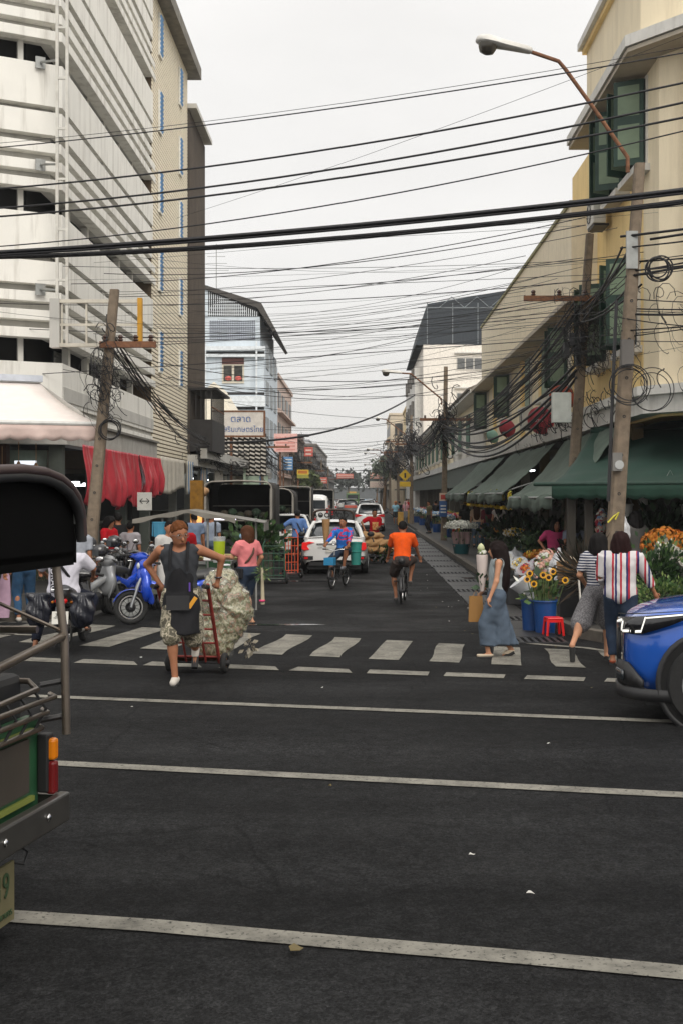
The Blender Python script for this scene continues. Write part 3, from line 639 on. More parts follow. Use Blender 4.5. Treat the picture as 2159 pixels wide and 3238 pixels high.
# rooftop figure and small dome on the brown house
st = thing('rooftop_figure', 'dark statue like finial on top of the brown house', 'finial', (-7.6, 124, 8.3)); st.scale = (.38, .38, .38)
MB().lathe([(.5, 0), (.5, .5), (.35, .7), (.35, 1.5), (.55, 1.6), (.55, 1.9)]).build('pedestal', M('finial_stone', s(120, 104, 80), .9), st, smooth=40)
MB().lathe([(.6, 1.9), (.75, 2.3), (.7, 2.8), (.3, 3.0), (.22, 3.1), (.3, 3.35), (.2, 3.6), (.02, 3.9)], n=14).build('figure', M('finial_dark', s(54, 50, 48), .8), st, smooth=50)
st = thing('rooftop_dome', 'small faded red dome on a roof tower', 'dome', (-7.2, 144, 7.9)); st.scale = (.42, .42, .42)
MB().lh((-1.2, -1, 0), (1.2, 1, 1.9)).build('drum', M('dome_drum', s(110, 108, 106), .9), st); MB().lathe([(1.3, 1.9), (1.5, 2.2), (1.3, 2.9), (.7, 3.4), (.1, 3.6)]).build('cupola', M('dome_red', s(140, 92, 90), .8), st, smooth=50)
# more hanging street signs far away
for k, (x0, x1, z0, z1, Y, col, lb) in enumerate(((-5.6, -4.1, 3.6, 4.35, 150, s(220, 110, 96), 'red hanging sign over the far traffic'), (-5.9, -5.0, 6.2, 7.2, 128, s(206, 96, 84), 'round looking red sign on the dark house'),
        (1.8, 4.2, 5.4, 6.6, 240, s(212, 150, 130), 'pale orange sign above the far right pavement'), (-3.9, -1.2, 4.9, 5.7, 200, s(224, 120, 104), 'salmon banner sign across the far lane'), (1.5, 4.0, 3.4, 4.5, 205, s(224, 206, 190), 'cream sign with red lettering far down the street'))):
    t, w_, h_ = signboard('street_sign', lb, x0, x1, z0, z1, Y, M('far_sign%d' % k, col, .6), post=False)
    for q in range(2): MB().lh((.15, -.02, h_ * (.2 + .4 * q)), (w_ - .15, -.004, h_ * (.36 + .4 * q))).build('printed_line', M('far_print', s(226, 200, 190), .7), t)
# ------------------------------------------------------------------ right side buildings
RX = 5.9
yw = M('yellow_render', s(244, 214, 152), .8, var=.07, scale=.9, dirt=.45, dcol=s(190, 150, 92), streak=True, bump=.1, bscale=20)
cw = M('cream_wall', s(240, 226, 196), .8, var=.06, scale=.9, dirt=.4, dcol=s(176, 160, 128), streak=True, bump=.1, bscale=20)
wtrim = M('white_trim', s(214, 212, 206), .75, var=.08, dirt=.45, dcol=s(130, 122, 112), streak=True)
soff = M('soffit_grey', s(186, 176, 160), .9, var=.08)
gdark = M('dark_green_frame', s(36, 62, 52), .6, var=.15); gpale = M('pale_green_panel', s(118, 136, 112), .6, var=.1)
ct = thing('corner_building', 'yellow three storey corner building with chamfered front and deep eaves', 'building', (RX, 34, 0))
def CB(mb, name, mat, par=None, **k):
    o = mb.build(name, mat, par or ct, **k); o.location = (0, 0, 0) if par else -Vector(ct.location); return o
cp_ = [(9.4, 19.5), (RX, 24.0), (RX, 34.0)]     # front chamfer, then along the street (outside is on the left of the walk)
cpath = list(reversed(cp_)); 
def rb(mb, path, z0, z1, din, dout, **k): return band(mb, path, z0, z1, -dout, -din, **k) if False else band(mb, path, z0, z1, din, dout)
# outside lies to the left of cpath (walking toward the camera); band() pushes to the right of the walk, so walk the other way round
CB(band(MB(), cpath, 3.7, 11.0, -5, 0), 'wall', yw)
CB(band(MB(), [(RX, 25.3), (RX, 24.0), (9.4, 19.5)], 4.3, 11.0, -.5, .03), 'pale_corner_wall', cw)
epath = [(RX, 30.5), (RX, 24.0), (9.4, 19.5)]; CB(band(MB(), epath, 10.9, 11.12, -.3, .75), 'eave_slab', wtrim)
CB(band(MB(), epath, 10.8, 10.88, -.3, .7), 'soffit', soff)
CB(band(MB(), [(RX - .3, 30.2), (RX - .3, 24.4), (9.2, 19.9)], 11.1, 13.1, -4, 0), 'attic_wall', cw)
CB(band(MB(), [(RX - .3, 30.3), (RX - .3, 24.4), (9.2, 19.9)], 13.1, 13.22, -4, .1), 'attic_band', yw); CB(band(MB(), [(RX - .3, 30.4), (RX - .3, 24.4), (9.2, 19.9)], 13.22, 13.4, -4, .2), 'attic_coping', wtrim)
CB(band(MB(), cpath, 3.75, 4.12, -.3, .38), 'ledge', wtrim); CB(band(MB(), cpath, 4.1, 4.28, -.3, .5), 'ledge_cap', wtrim)
def shutter_window(par, Y, z0, z1, w=1.1, op=(1, 1), x=RX, angle=1.1, put=None):
    """green casement window on a street wall facing -X, leaves swung outwards"""
    f = MB().box((x - .02, Y, (z0 + z1) / 2), (.1, w + .16, z1 - z0 + .1)).build('window_frame', wtrim, par)
    MB().box((x - .075, Y, (z0 + z1) / 2), (.03, w, z1 - z0)).build('dark_pane', M('dim_window', (.03, .035, .03), .3), f)
    for sgn, o_ in zip((-1, 1), op):
        if not o_:
            MB().lh((x - .10, Y + min(0, sgn * w / 2), z0), (x - .092, Y + max(0, sgn * w / 2), z1)).build('closed_leaf', gpale, f); continue
        lw = w / 2; hx, hy = x - .1, Y + sgn * w / 2; a = angle * o_
        dx, dy = -math.sin(a) * lw, sgn * -math.cos(a) * lw * (1 if a < PI / 2 else 1)
        rz_ = math.atan2(dy, dx); c = (hx + dx / 2, hy + dy / 2)
        MB().box((c[0], c[1], (z0 + z1) / 2), (lw, .045, z1 - z0), rz=rz_).build('shutter_frame', gdark, f)
        for zz, hh in ((.28, .40), (.76, .36)): MB().box((c[0], c[1], z0 + (z1 - z0) * zz), (lw * .72, .055, (z1 - z0) * hh), rz=rz_).build('shutter_panel', gpale, f)
    MB().box((x - .16, Y, z0 - .12), (.32, w + .5, .14)).build('sill', wtrim, f)
    return f
fix = []
for (Y, z0, z1) in ((27.6, 8.95, 10.7), (25.6, 8.95, 10.7), (29.6, 5.35, 7.2), (26.4, 5.35, 7.2)): fix.append(shutter_window(ct, Y, z0, z1, 1.25))
for f in fix: f.location = -Vector(ct.location)
CB(MB().add([(RX, 31.5, 7.0), (RX, 28.2, 7.0), (RX - .8, 28.2, 6.5), (RX - .8, 31.5, 6.5)], [(0, 1, 2, 3)]), 'window_canopy', M('brown_canopy', s(120, 96, 60), .8), thick=.06)
CB(MB().tube([(RX + .35, 23.35, 3.9), (RX + .35, 23.35, 10.8)], .05), 'yellow_downpipe', M('downpipe_yellow', s(206, 160, 84), .6))
def aircon(par, c, rz=0.0, label=None):
    t = thing('air_conditioner', label, 'air conditioner', c, rz, 'air conditioner units on the yellow walls')
    bodym = M('aircon_white', s(206, 204, 196), .6, dirt=.3, dcol=s(140, 130, 116))
    MB().lh((-.15, -.42, 0), (.15, .42, .62)).build('casing', bodym, t, bevel=.015)
    MB().ring((-.16, .1, .31), .22, .012, 'X', 20, 5).build('fan_ring', darkmetal, t)
    for k in range(6): MB().box((-.158, .1, .12 + k * .076), (.012, .4, .012)).build('grille_bar', wtrim, t)
    MB().box((.05, 0, -.03), (.35, .8, .05)).build('bracket', darkmetal, t)
    return t
aircon(ct, (RX - .3, 29.0, 8.55), 0, 'white air conditioner beside the open third floor shutter')
aircon(ct, (RX + .9, 22.4, 4.45), -.66, 'white air conditioner above the green corner awning')
aircon(ct, (RX - .35, 41.0, 4.4), 0, 'white air conditioner between the satellite dishes')
aircon(ct, (RX - .35, 36.2, 4.35), 0, 'white air conditioner behind the grey cabinet')
# long two storey market hall
mh = thing('market_hall', 'long cream and yellow market hall with green shutters and overhanging white parapet', 'building', (RX, 34, 0))
def HB(mb, name, mat, **k): o = mb.build(name, mat, mh, **k); o.location = -Vector(mh.location); return o
HB(MB().lh((RX, 34.02, 3.7), (12, 56, 7.3)), 'wall', cw); HB(MB().lh((RX + .02, 56, 3.7), (12, 132, 7.3)), 'far_wall', cw)
for k in range(5): HB(MB().lh((RX - .12, 34.6 + k * 4.6, 4.2), (RX, 35.1 + k * 4.6, 7.1)), 'pilaster', yw)
HB(MB().lh((5.25, 30.4, 7.12), (12, 53, 9.42)), 'parapet', M('cream_parapet', s(240, 228, 202), .8, var=.05, dirt=.4, dcol=s(186, 172, 142), streak=True))
HB(MB().lh((5.2, 30.4, 9.42), (6.0, 53.1, 9.52)), 'parapet_coping', M('mossy_coping', s(150, 146, 110), .9, var=.3))
HB(MB().lh((5.15, 30.4, 6.98), (12, 57, 7.1)), 'soffit_slab', soff)
HB(MB().lh((5.1, 57, 6.95), (12, 132, 7.12)), 'eave_slab', wtrim)
HB(MB().add([(5.0, 57, 7.12), (5.0, 132, 7.12), (9, 132, 8.8), (9, 57, 8.8)], [(0, 1, 2, 3)]), 'roof', M('roof_grey', s(110, 104, 96), .9), thick=.1)
HB(MB().lh((RX - .45, 28.5, 3.72), (RX + .1, 132, 4.1)), 'ledge', wtrim)
for yy in (34.9, 38.6, 42.6, 48.4, 57): 
    f = shutter_window(mh, yy, 5.25, 6.9, 1.1, op=((1, 1) if yy in (48.4, 57, 34.9) else (0, 0))); f.location = -Vector(mh.location)
for k in range(12):
    f = shutter_window(mh, 66 + k * 5.4, 4.7, 6.5, 1.9, op=(0, 0)); f.location = -Vector(mh.location)
    HB(MB().box((RX - .12, 66 + k * 5.4, 5.6), (.03, 1.9, 1.8)), 'green_shutter', M('mid_green', s(58, 104, 82), .6))
for k in range(46): HB(MB().box((RX - .05, 57.6 + k * .42, 5.05), (.08, .2, 1.7)), 'batten', wtrim)
# ground floor arcade: dark interior with pillars, lamps
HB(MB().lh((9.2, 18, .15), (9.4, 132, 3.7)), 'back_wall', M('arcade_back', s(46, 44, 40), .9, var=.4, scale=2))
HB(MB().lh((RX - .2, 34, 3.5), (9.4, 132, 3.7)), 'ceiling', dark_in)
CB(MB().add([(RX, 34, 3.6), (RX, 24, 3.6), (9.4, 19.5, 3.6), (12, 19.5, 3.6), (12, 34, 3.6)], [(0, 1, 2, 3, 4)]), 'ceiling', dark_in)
for k in range(20): HB(MB().box((RX + .2, 36 + k * 4.6, 1.85), (.3, .3, 3.7)), 'pillar', M('arcade_pillar', s(96, 92, 80), .85, dirt=.5))
for (x, y) in ((RX + .1, 32), (RX + .1, 26.5), (7.2, 23.2), (8.6, 21.2)): CB(MB().box((x, y, 1.85), (.24, .24, 3.7)), 'pillar', M('arcade_pillar2', s(100, 84, 58), .85, dirt=.5))
for k, (x, y, z) in enumerate(((6.6, 44, 3.1), (6.6, 47, 3.1), (6.4, 78, 3.0), (6.4, 84, 3.0), (6.4, 96, 3.0), (6.6, 37, 2.75), (6.3, 120, 3.0))): HB(MB().box((x, y, z), (.06, 1.1, .05)), 'fluorescent_tube', lit_tube)
for k in range(9): HB(MB().ell((6.4, 38 + k * .55, 2.72 + .1 * math.sin(k * 2)), (.05, .05, .05), 8, 5), 'string_bulb', lit_warm)
HB(MB().lh((RX - .35, 56, 2.6), (RX - .2, 132, 3.7)), 'shop_fascia', M('grey_green_fascia', s(88, 96, 90), .8, var=.2, dirt=.4))
# awnings over the flower stalls
agr = M('faded_green_canvas', s(78, 92, 82), .85, var=.2, scale=2.5, dirt=.5, dcol=s(70, 84, 74), bump=.2, bscale=12); agd = M('deep_green_canvas', s(24, 56, 46), .75, var=.14, scale=2, dirt=.3, dcol=s(28, 62, 52), bump=.15, bscale=10)
def stall_awning(label, y0, y1, xt=5.5, zt=3.62, xb=3.75, zb=2.2, mat=agr, skew=-2.2, sag=.1, fold=3):
    t = thing('stall_awning', label, 'awning', (xt, y0, zt), 0, 'green canvas awnings of the flower market')
    def fn(u, v):
        y = (y1 - y0) * u + skew * v; return ((xb - xt) * v + .03 * math.sin(u * 20), y, (zb - zt) * v + sag * math.sin(v * PI) * (-1 + .4 * math.sin(u * fold * PI)) + .014 * math.sin(u * 43 + v * 7) * math.sin(v * 9 + u * 5) + .01 * math.sin(v * 31 + u * 17) + .04 * math.sin(u * fold * 2 * PI) * v)
    MB().sheet(fn, 70, 30).build('canvas', mat, t, smooth=180, thick=.01)
    def vf(u, v):
        p = fn(u, 1); return (p[0] - .02 + .05 * v * math.sin(u * 30), p[1], p[2] - (.24 + .05 * abs(math.sin(u * 14 * PI))) * v)
    MB().sheet(vf, 112, 3).build('valance', mat, t, smooth=180, thick=.008)
    a, b2 = Vector(fn(0, 1)), Vector(fn(1, 1)); MB().tube([a, b2], .025).build('front_pole', steel, t)
    for u in (0.03, .97): MB().tube([Vector(fn(u, 1)), Vector((xb - xt + 1.6, fn(u, 1)[1] + .3, -.9))], .018).build('strut', steel, t)
    return t
stall_awning('faded green stall awning farthest along the market hall', 46.5, 57)
stall_awning('faded green stall awning with marigold garlands on its edge', 34.5, 45)
stall_awning('sagging grey green awning beside the dark green corner awning', 25.8, 33.0, skew=-2.0, sag=.22, fold=2, zb=2.1)
ca = thing('corner_awning', 'large dark green awning across the corner flower shop', 'awning', (5.3, 28, 3.55), 0, 'green canvas awnings of the flower market')
ca_o = Vector(ca.location)
T0, T1, Bq0, Bq1 = Vector((5.35, 28.2, 3.6)), Vector((11.0, 21.0, 3.6)), Vector((3.62, 23.0, 2.36)), Vector((9.2, 17.2, 2.36))
def caf(u, v): p = T0.lerp(T1, u).lerp(Bq0.lerp(Bq1, u), v) - ca_o; return (p.x, p.y, p.z - .12 * math.sin(v * PI) - .05 * math.sin(v * PI) * math.sin(u * 5 * PI) ** 2 + .012 * math.sin(u * 61 + v * 6) + .010 * math.sin(v * 23 + u * 40))
MB().sheet(caf, 90, 30).build('canvas', agd, ca, smooth=180, thick=.01)
def cav(u, v): p = Bq0.lerp(Bq1, u) - ca_o; return (p.x - .02 + .02 * math.sin(u * 70) * v, p.y - .02, p.z - .03 - (.22 + .04 * abs(math.sin(u * 24 * PI))) * v)
MB().sheet(cav, 200, 3).build('valance', M('deep_green_valance', s(20, 58, 44), .7, var=.1), ca, smooth=180, thick=.008)
MB().tube([Bq0 - ca_o + Vector((-.3, .3, 0)), Bq1 - ca_o], .04).build('front_pole', gdark, ca)
def cat_(u, v): p = T0.lerp(T1, u) - ca_o; return (p.x - .05, p.y - .06, p.z + .12 - (.2 + .04 * abs(math.sin(u * 22 * PI))) * v)
MB().sheet(cat_, 160, 2).build('top_frill', agd, ca, smooth=180, thick=.008)
for (x, y) in ((3.95, 22.9), (4.25, 22.75)): 
    o = MB().box((0, 0, 1.1), (.15, .15, 2.2)).build('awning_post', M('dark_timber_post', s(58, 54, 48), .9, dirt=.4), ca); o.location = Vector((x, y, .15)) - ca_o
# far right: white block with netted roof, yellow houses
wb = thing('white_block', 'big white apartment block with black netted rooftop shed', 'building', (5.6, 125, 0))
MB().lh((.8, 0, 0), (22, 26, 17.6)).build('wall', M('white_block_render', s(234, 228, 218), .8, dirt=.2, dcol=s(190, 180, 164), streak=True), wb); MB().lh((0, 1.5, 0), (.82, 26, 15.5)).build('balcony_stack', wtrim, wb)
for k in range(4):
    for q in range(2):
        wn = MB().lh((4.2 + q * 4, -.06, 4.2 + k * 3.6), (6.9 + q * 4, .02, 5.5 + k * 3.6)).build('window', M('white_block_frame', s(200, 196, 188), .7), wb)
        for e in range(3): MB().lh((4.28 + q * 4 + e * .88, -.075, 4.3 + k * 3.6), (5.04 + q * 4 + e * .88, -.062, 5.4 + k * 3.6)).build('pane', M('white_block_pane', s(96, 98, 98), .3, var=.3), wn)
        MB().lh((4.0 + q * 4, -.3, 5.9 + k * 3.6), (7.1 + q * 4, 0, 6.05 + k * 3.6)).build('ledge', wtrim, wb)
    for q in range(4): MB().box((-.1, 4 + q * 5.5, 4.5 + k * 3.4), (.3, 1.6, 1.5)).build('balcony_window', M('balcony_shade', s(120, 116, 110), .8, var=.3), wb)  # grey tone paints the shade of the balcony openings
net = M('black_netting', s(52, 58, 64), .9, var=.2); frm = M('net_frame', s(120, 126, 130), .6)
MB().add([(.0, 0, 17.6), (22, 0, 17.6), (22, 0, 21.5), (9.5, 0, 23.2), (1.2, 0, 21.8), (0, 26, 17.6), (22, 26, 17.6), (22, 26, 21.5), (9.5, 26, 23.2), (1.2, 26, 21.8)], [(0, 1, 2, 3, 4), (9, 8, 7, 6, 5), (0, 4, 9, 5), (4, 3, 8, 9), (3, 2, 7, 8)]).build('netted_shed', net, wb)
for x in np.arange(1.2, 22, 2.6): MB().box((x, -.06, 19.8), (.09, .06, 4.2)).build('net_post', frm, wb)
MB().box((11, -.06, 21.4), (21.5, .06, .1)).build('net_rail', frm, wb)
for x in np.arange(2.4, 20, 2.6): MB().tube([(x, -.06, 21.4), (x + 1.3, -.06, 22.5), (x + 2.6, -.06, 21.4)], .05, 5).build('truss_web', frm, wb)
MB().box((14, 3, 24.4), (.06, .06, 3.5)).build('aerial_mast', steel, wb)
for k in range(3): MB().box((14, 3, 25 + k * .5), (2.6 - k * .5, .05, .05)).build('aerial_arm', steel, wb)
house('town_house', 'plain yellow rendered house end beyond the market hall', 6.0, 14, 152, 172, 13.5, s(226, 204, 158), 1, 3, right=True)
house('town_house', 'cream house with maroon roof edge and balconies', 4.2, 11, 174, 196, 13.6, s(214, 202, 182), 3, 3, right=True)
house('town_house', 'far dim house behind the tangle of cables', 4.6, 12, 198, 240, 9.5, s(132, 122, 112), 3, 4, right=True)
house('town_house', 'farthest hazy block on the flower market side', 5.2, 14, 242, 330, 11, s(140, 132, 126), 3, 6, right=True)
house('town_house', 'low grey building closing the street at its far end', -22, 24, 380, 400, 4.2, s(96, 100, 102), 1, 2)
# ------------------------------------------------------------------ utility poles, lamps, wires
def pole(label, base, top, w0=.26, w1=.17, arms=(), group='concrete utility poles'):
    b, t_ = Vector(base), Vector(top); t = thing('utility_pole', label, 'utility pole', b, 0, group); d = t_ - b
    vs = []
    for k in range(7):
        c = d * (k / 6); h = (w0 + (w1 - w0) * k / 6) / 2; ch_ = h * .3
        for (x, y) in ((-h, -h + ch_), (-h + ch_, -h), (h - ch_, -h), (h, -h + ch_), (h, h - ch_), (h - ch_, h), (-h + ch_, h), (-h, h - ch_)): vs.append((c.x + x, c.y + y, c.z))
    fs = [tuple(range(7, -1, -1)), tuple(range(48, 56))] + [(8 * i + j, 8 * i + (j + 1) % 8, 8 * i + 8 + (j + 1) % 8, 8 * i + 8 + j) for i in range(6) for j in range(8)]
    MB().add(vs, fs).build('shaft', concrete, t)
    for k in range(9): q = d * (.1 + .085 * k); MB().ring((q.x, q.y - (w0 + (w1 - w0) * (.1 + .085 * k)) / 2 - .002, q.z), .02, .008, 'Y', 10, 5).build('bolt_hole', darkmetal, t)
    for (x0, x1, z, mt) in arms:
        y = d.y * (z / d.z); MB().box(((x0 + x1) / 2 - b.x, y - .16, z), (x1 - x0, .09, .12)).build('crossarm', mt, t)
        for q in range(4): MB().lathe([(.03, 0), (.06, .03), (.035, .06), (.06, .09), (.03, .13)], (x0 + (x1 - x0) * (.1 + .27 * q) - b.x, y - .16, z + .06), n=8).build('insulator', M('insulator_brown', s(70, 48, 40), .3), t)
    return t
pole('leaning concrete pole beside the red tarpaulins and empty sign frame', (-5.42, 24, 0), (-4.84, 24, 6.2), .25, .17, ((-5.1, -4.0, 5.1, rust),))
p1_ = pole('thick concrete pole in front of the dark green corner awning', (4.12, 20.2, .15), (4.62, 20.2, 7.65), .28, .16)
MB().box((.0, -.16, 2.55), (.16, .1, .3)).build('meter_box', M('meter_grey', s(110, 108, 104), .5), p1_).location = (.09, 0, 0)
MB().lathe([(.075, 0), (.075, .07), (.05, .09)], (.12, -.22, 2.5), 'Y', 12).build('meter_dial', M('meter_glass', s(170, 172, 170), .2), p1_)
MB().box((.26, -.14, 4.35), (.2, .12, .42)).build('junction_box', M('grey_box', s(96, 92, 88), .6), p1_)
MB().box((.35, -.1, 6.05), (.19, .05, .62)).build('steel_band', steel, p1_)
MB().tube([(-.06, -.2, 1.9), (.0, -.2, 3.4), (.08, -.18, 5.2)], .03, 6).build('conduit', darkmetal, p1_)
MB().tube([(-.06, -.16, 1.55), (.04, -.18, 1.66), (.12, -.17, 1.72), (.06, -.17, 1.6)], .014, 5).build('yellow_ribbon', M('yellow_ribbon', s(206, 196, 70), .6), p1_)
p2_ = pole('dark stained pole with long crossarm behind the corner awning', (4.72, 28, .15), (5.26, 28, 8.15), .27, .17, ((3.72, 5.9, 6.5, rust),))
MB().box((-.15, -.2, 4.0), (.42, .22, .68)).build('switch_cabinet', M('cabinet_grey', s(186, 190, 184), .5, dirt=.2), p2_)
for k, (x, z, h) in enumerate(((-.2, 5.55, .3), (-.05, 5.2, .5), (.05, 5.6, .25), (-.32, 5.3, .35))): MB().box((x + .28, -.25, z), (.12, .12, h)).build('splice_box', darkmetal, p2_, bevel=.01)
p3_ = pole('slim pole with street lamp midway along the market kerb', (3.66, 54, .15), (3.76, 54, 7.85), .27, .17, ((2.6, 4.9, 5.35, rust), ))
p4_ = pole('pole beside the people waiting on the far kerb', (3.56, 86, .15), (3.56, 86, 7.8), .28, .18, ((2.4, 4.6, 5.6, rust),))
for k, Yp in enumerate((118, 150, 185, 222)):
    pole(['fifth', 'sixth', 'seventh', 'eighth'][k] + ' pole away along the market kerb', (3.6, Yp, .15), (3.6, Yp, 8.6), .3, .2, ((2.2, 4.6, 6.2, rust), (2.4, 4.4, 7.2, rust)))
for k, Yp in enumerate((76, 112, 150, 190, 230)):
    pole(['pole under the market sign beside the green corrugated shop', 'pole by the blue sign on the truck side', 'pole before the dark terrace house', 'far pole on the truck side', 'farthest pole on the truck side'][k], (-6.2, Yp, .15), (-6.1, Yp, 7.6 if k else 5.6), .3, .2, ((-7.0, -4.4, 5.0, rust),))
def lamp(label, base, bend, neck, head, r=.035, sc=1.0):
    t = thing('street_lamp', label, 'street lamp', base, 0, 'cobra head street lamps'); b, k1, k2, h = (Vector(q) for q in (base, bend, neck, head))
    pts = [b, b + Vector((0, 0, .25 * sc)), b.lerp(k1, .5) + Vector((.04, 0, .08)), k1 + (b - k1) * .06, k1 + (k2 - k1) * .08, k2]
    MB().tube([q - b for q in pts], r, 8).build('arm', rust, t, smooth=50)
    d = (h - k2); L_ = d.length; ang = -math.atan2(d.z, -d.x)
    mb = MB(); vs = []; ns = 9
    prof = [(0, .05, .06), (.05, .09, .09), (.3, .11, .10), (.5, .13, .11), (.62, .16, .12), (.8, .17, .14), (.92, .14, .12), (.985, .08, .07), (1.0, .02, .02)]
    for (u, wy, hz) in prof:
        for j in range(10): a = 2 * PI * j / 10; zz = math.sin(a) * hz; vs.append((-u * L_, math.cos(a) * wy * sc, (zz if zz > 0 else zz * .35) * sc))
    fs = [tuple(range(9, -1, -1)), tuple(range(80, 90))] + [(10 * i + j, 10 * i + (j + 1) % 10, 10 * i + 10 + (j + 1) % 10, 10 * i + 10 + j) for i in range(8) for j in range(10)]
    o = MB().add(vs, fs).build('housing', M('lamp_housing', s(206, 204, 198), .5, dirt=.3, dcol=s(130, 120, 108)), t, smooth=60); o.location = k2 - b; o.rotation_euler = (0, -ang, 0)
    o = MB().lathe([(.16 * sc, 0), (.15 * sc, -.06 * sc), (.12 * sc, -.13 * sc), (.05 * sc, -.16 * sc)], n=16).build('lens', M('lamp_lens', s(70, 66, 58), .15, var=.3), t, smooth=60); o.location = k2 + d * .78 - b + Vector((0, 0, -.03)); o.rotation_euler = (0, -ang, 0)
    return t
def PV(px, py, Y): return P(px, py, Y)
lamp('large cobra head street lamp on rusty arm high over the corner', PV(1983, 545, 20.4), PV(1772, 196, 20.4), PV(1680, 165, 20.4), PV(1502, 128, 20.4))
lamp('street lamp reaching over the street from the midway pole', PV(1395, 1280, 54), PV(1300, 1182, 54), PV(1270, 1180, 54), PV(1205, 1175, 54))
for k, (px, py, Y) in enumerate(((1190, 1322, 86), (1158, 1420, 118), (1150, 1432, 150), (1150, 1468, 185))):
    b = Vector((3.4, Y, CH + (HY - py) / F * Y - 1.6)); h = P(px, py, Y); lamp(['small street lamp beyond the white block', 'distant street lamp above the cables', 'more distant lamp over the lane', 'tiny far street lamp'][k], b, (1.8, Y, b.z + 1.5), h.lerp(Vector((1.8, Y, b.z + 1.5)), .5), h)
def wire(name, a, b, sag=.3, r=.012, label=None, group=None, n=24, mat=black, strands=1, spread=.03, ext=(0.0, 1.0)):
    a, b = Vector(a), Vector(b)
    ts = [ext[0] + (ext[1] - ext[0]) * i / n for i in range(n + 1)]
    def pts(off): return [a + (b - a) * q + off + Vector((0, 0, -sag * 4 * q * (1 - q))) for q in ts]
    if strands == 1: o = MB().tube(pts(Vector((0, 0, 0))), r, 5).build(name, mat, smooth=180)
    else:
        o = thing(name, label, 'cable', a, 0, group)
        for k in range(strands):
            off = Vector((0, random.uniform(-spread, spread), random.uniform(-spread, spread))) - a
            MB().tube(pts(off), r * random.uniform(.6, 1.2), 5).build('strand', mat, o, smooth=180)
    return tag(o, label, 'cable', group)
CRG = 'power lines crossing the junction'
for k, (y0, ym, y1, Yl, Yr, r, lb) in enumerate(((466, 352, 165, 22.2, 17.4, .011, 'topmost power line crossing above the junction'), (452, 340, 146, 22.4, 17.5, .005, 'thin wire running just over the topmost power line'),
        (596, 480, 258, 22.0, 17.3, .017, 'second heavy power line crossing below the topmost pair'), (657, 545, 320, 21.8, 17.2, .018, 'third heavy power line crossing the junction'),
        (684, 575, 368, 21.6, 17.1, .018, 'fourth heavy power line crossing the junction'), (778, 655, 409, 23, 18.5, .012, 'single cable slanting steeply up to the corner building'))):
    A, B = P(-40, y0 + (y0 - ym) * .035, Yl), P(2300, y1 + (y1 - ym) * .12, Yr); sg_ = 0
    mid = A.lerp(B, .5); ymid = HY - (mid.z - CH) / mid.y * F; sag = max(.05, (ym - ymid) / F * mid.y) if ym > ymid else .08
    wire('power_line', A, B, sag, r, lb, CRG, 36, ext=(-.3, 1.5))
wire('cable_bundle', P(-40, 803, 21.6), P(2300, 588, 17.4), .10, .022, 'thick black bundle of cables crossing the junction', strands=7, spread=.05, n=36, ext=(-.3, 1.5))
wire('cable_bundle', P(-40, 812, 21.6), P(2300, 618, 17.4), .16, .018, 'second thick black cable bundle just below the first', strands=5, spread=.035, n=36, ext=(-.3, 1.5))
wire('overhead_wire', P(560, 690, 30), P(2300, 60, 17), .1, .004, 'hair thin wire slanting up across the sky to the corner eave', CRG, ext=(0, 1.3))
rw = random.Random(5)
for k in range(28):     # thin service wires strung across the street between the poles and the white block
    py0 = 780 + k * 15 + rw.uniform(-9, 9); up = rw.uniform(-130, -20) if k % 4 else rw.uniform(-8, 30)
    Yl = rw.uniform(24, 34); Yr = rw.uniform(20.5, 28)
    wire('service_wire', P(rw.choice((-60, 200, 330)), py0 + rw.uniform(0, 25), Yl), P(rw.choice((1850, 1950, 2300)), py0 + up - rw.uniform(20, 80), Yr), rw.choice((.04, .12, .3, .55, .8)), rw.choice((.003, .004, .006, .009)),
         'thin black service wire strung across the street', 'thin service wires across the street', 16)
for k in range(26):     # and farther down the street, pole to pole across
    Y = 40 + k * 7 + rw.uniform(-3, 3); z0 = rw.uniform(4.6, 7.6)
    wire('service_wire', (-6.3, Y, z0), (3.7, Y + rw.uniform(-14, 14), z0 + rw.uniform(-.4, 1.2)), rw.uniform(.2, .7), .012 if Y < 90 else .02, 'thin wire spanning the far part of the street', 'thin wires spanning the far street', 12)
for k in range(24):     # a finer web beyond, from the crossarm pole back to the blue house and tower
    py = 880 + k * 13 + rw.uniform(-8, 8); dy = rw.uniform(-90, 20)
    wire('service_wire', P(rw.choice((480, 610, 690)), py + 60 + rw.uniform(0, 30), rw.uniform(42, 60)), P(rw.choice((1660, 1760, 1840)), py + dy, rw.uniform(27.5, 29)), rw.choice((.1, .25, .5)), rw.choice((.004, .006, .008)), 'fine wire running back from the crossarm pole to the tower and blue house', 'fine wires behind the junction', 14)
def swag(a, b, n, sag, r, spread, label, seed):
    rs = random.Random(seed); t = thing('cable_swag', label, 'cable', a, 0, 'drooping cable swags along the poles'); a = Vector(a); b = Vector(b); mb_ = []
    for k in range(n):
        o0 = Vector((rs.uniform(-spread, spread), 0, rs.uniform(-spread, spread) * 2.2)); o1 = Vector((rs.uniform(-spread, spread), 0, rs.uniform(-spread, spread) * 1.6)); sg_ = sag * rs.uniform(.3, 1.25)
        p = [(a + o0).lerp(b + o1, i / 22) + Vector((0, 0, -sg_ * 4 * (i / 22) * (1 - i / 22))) - a for i in range(23)]
        MB().tube(p, r * rs.choice((.6, .8, 1, 1.6)), 5).build('strand', black, t, smooth=180)
    return t
swag((5.1, 27.9, 6.2), (3.72, 54, 5.2), 26, .8, .014, .22, 'dense sheaf of cables drooping from the crossarm pole to the midway pole', 1)
swag((5.0, 27.9, 5.0), (3.72, 54, 4.9), 8, 1.15, .022, .12, 'low heavy cables sagging past the satellite dishes', 2)
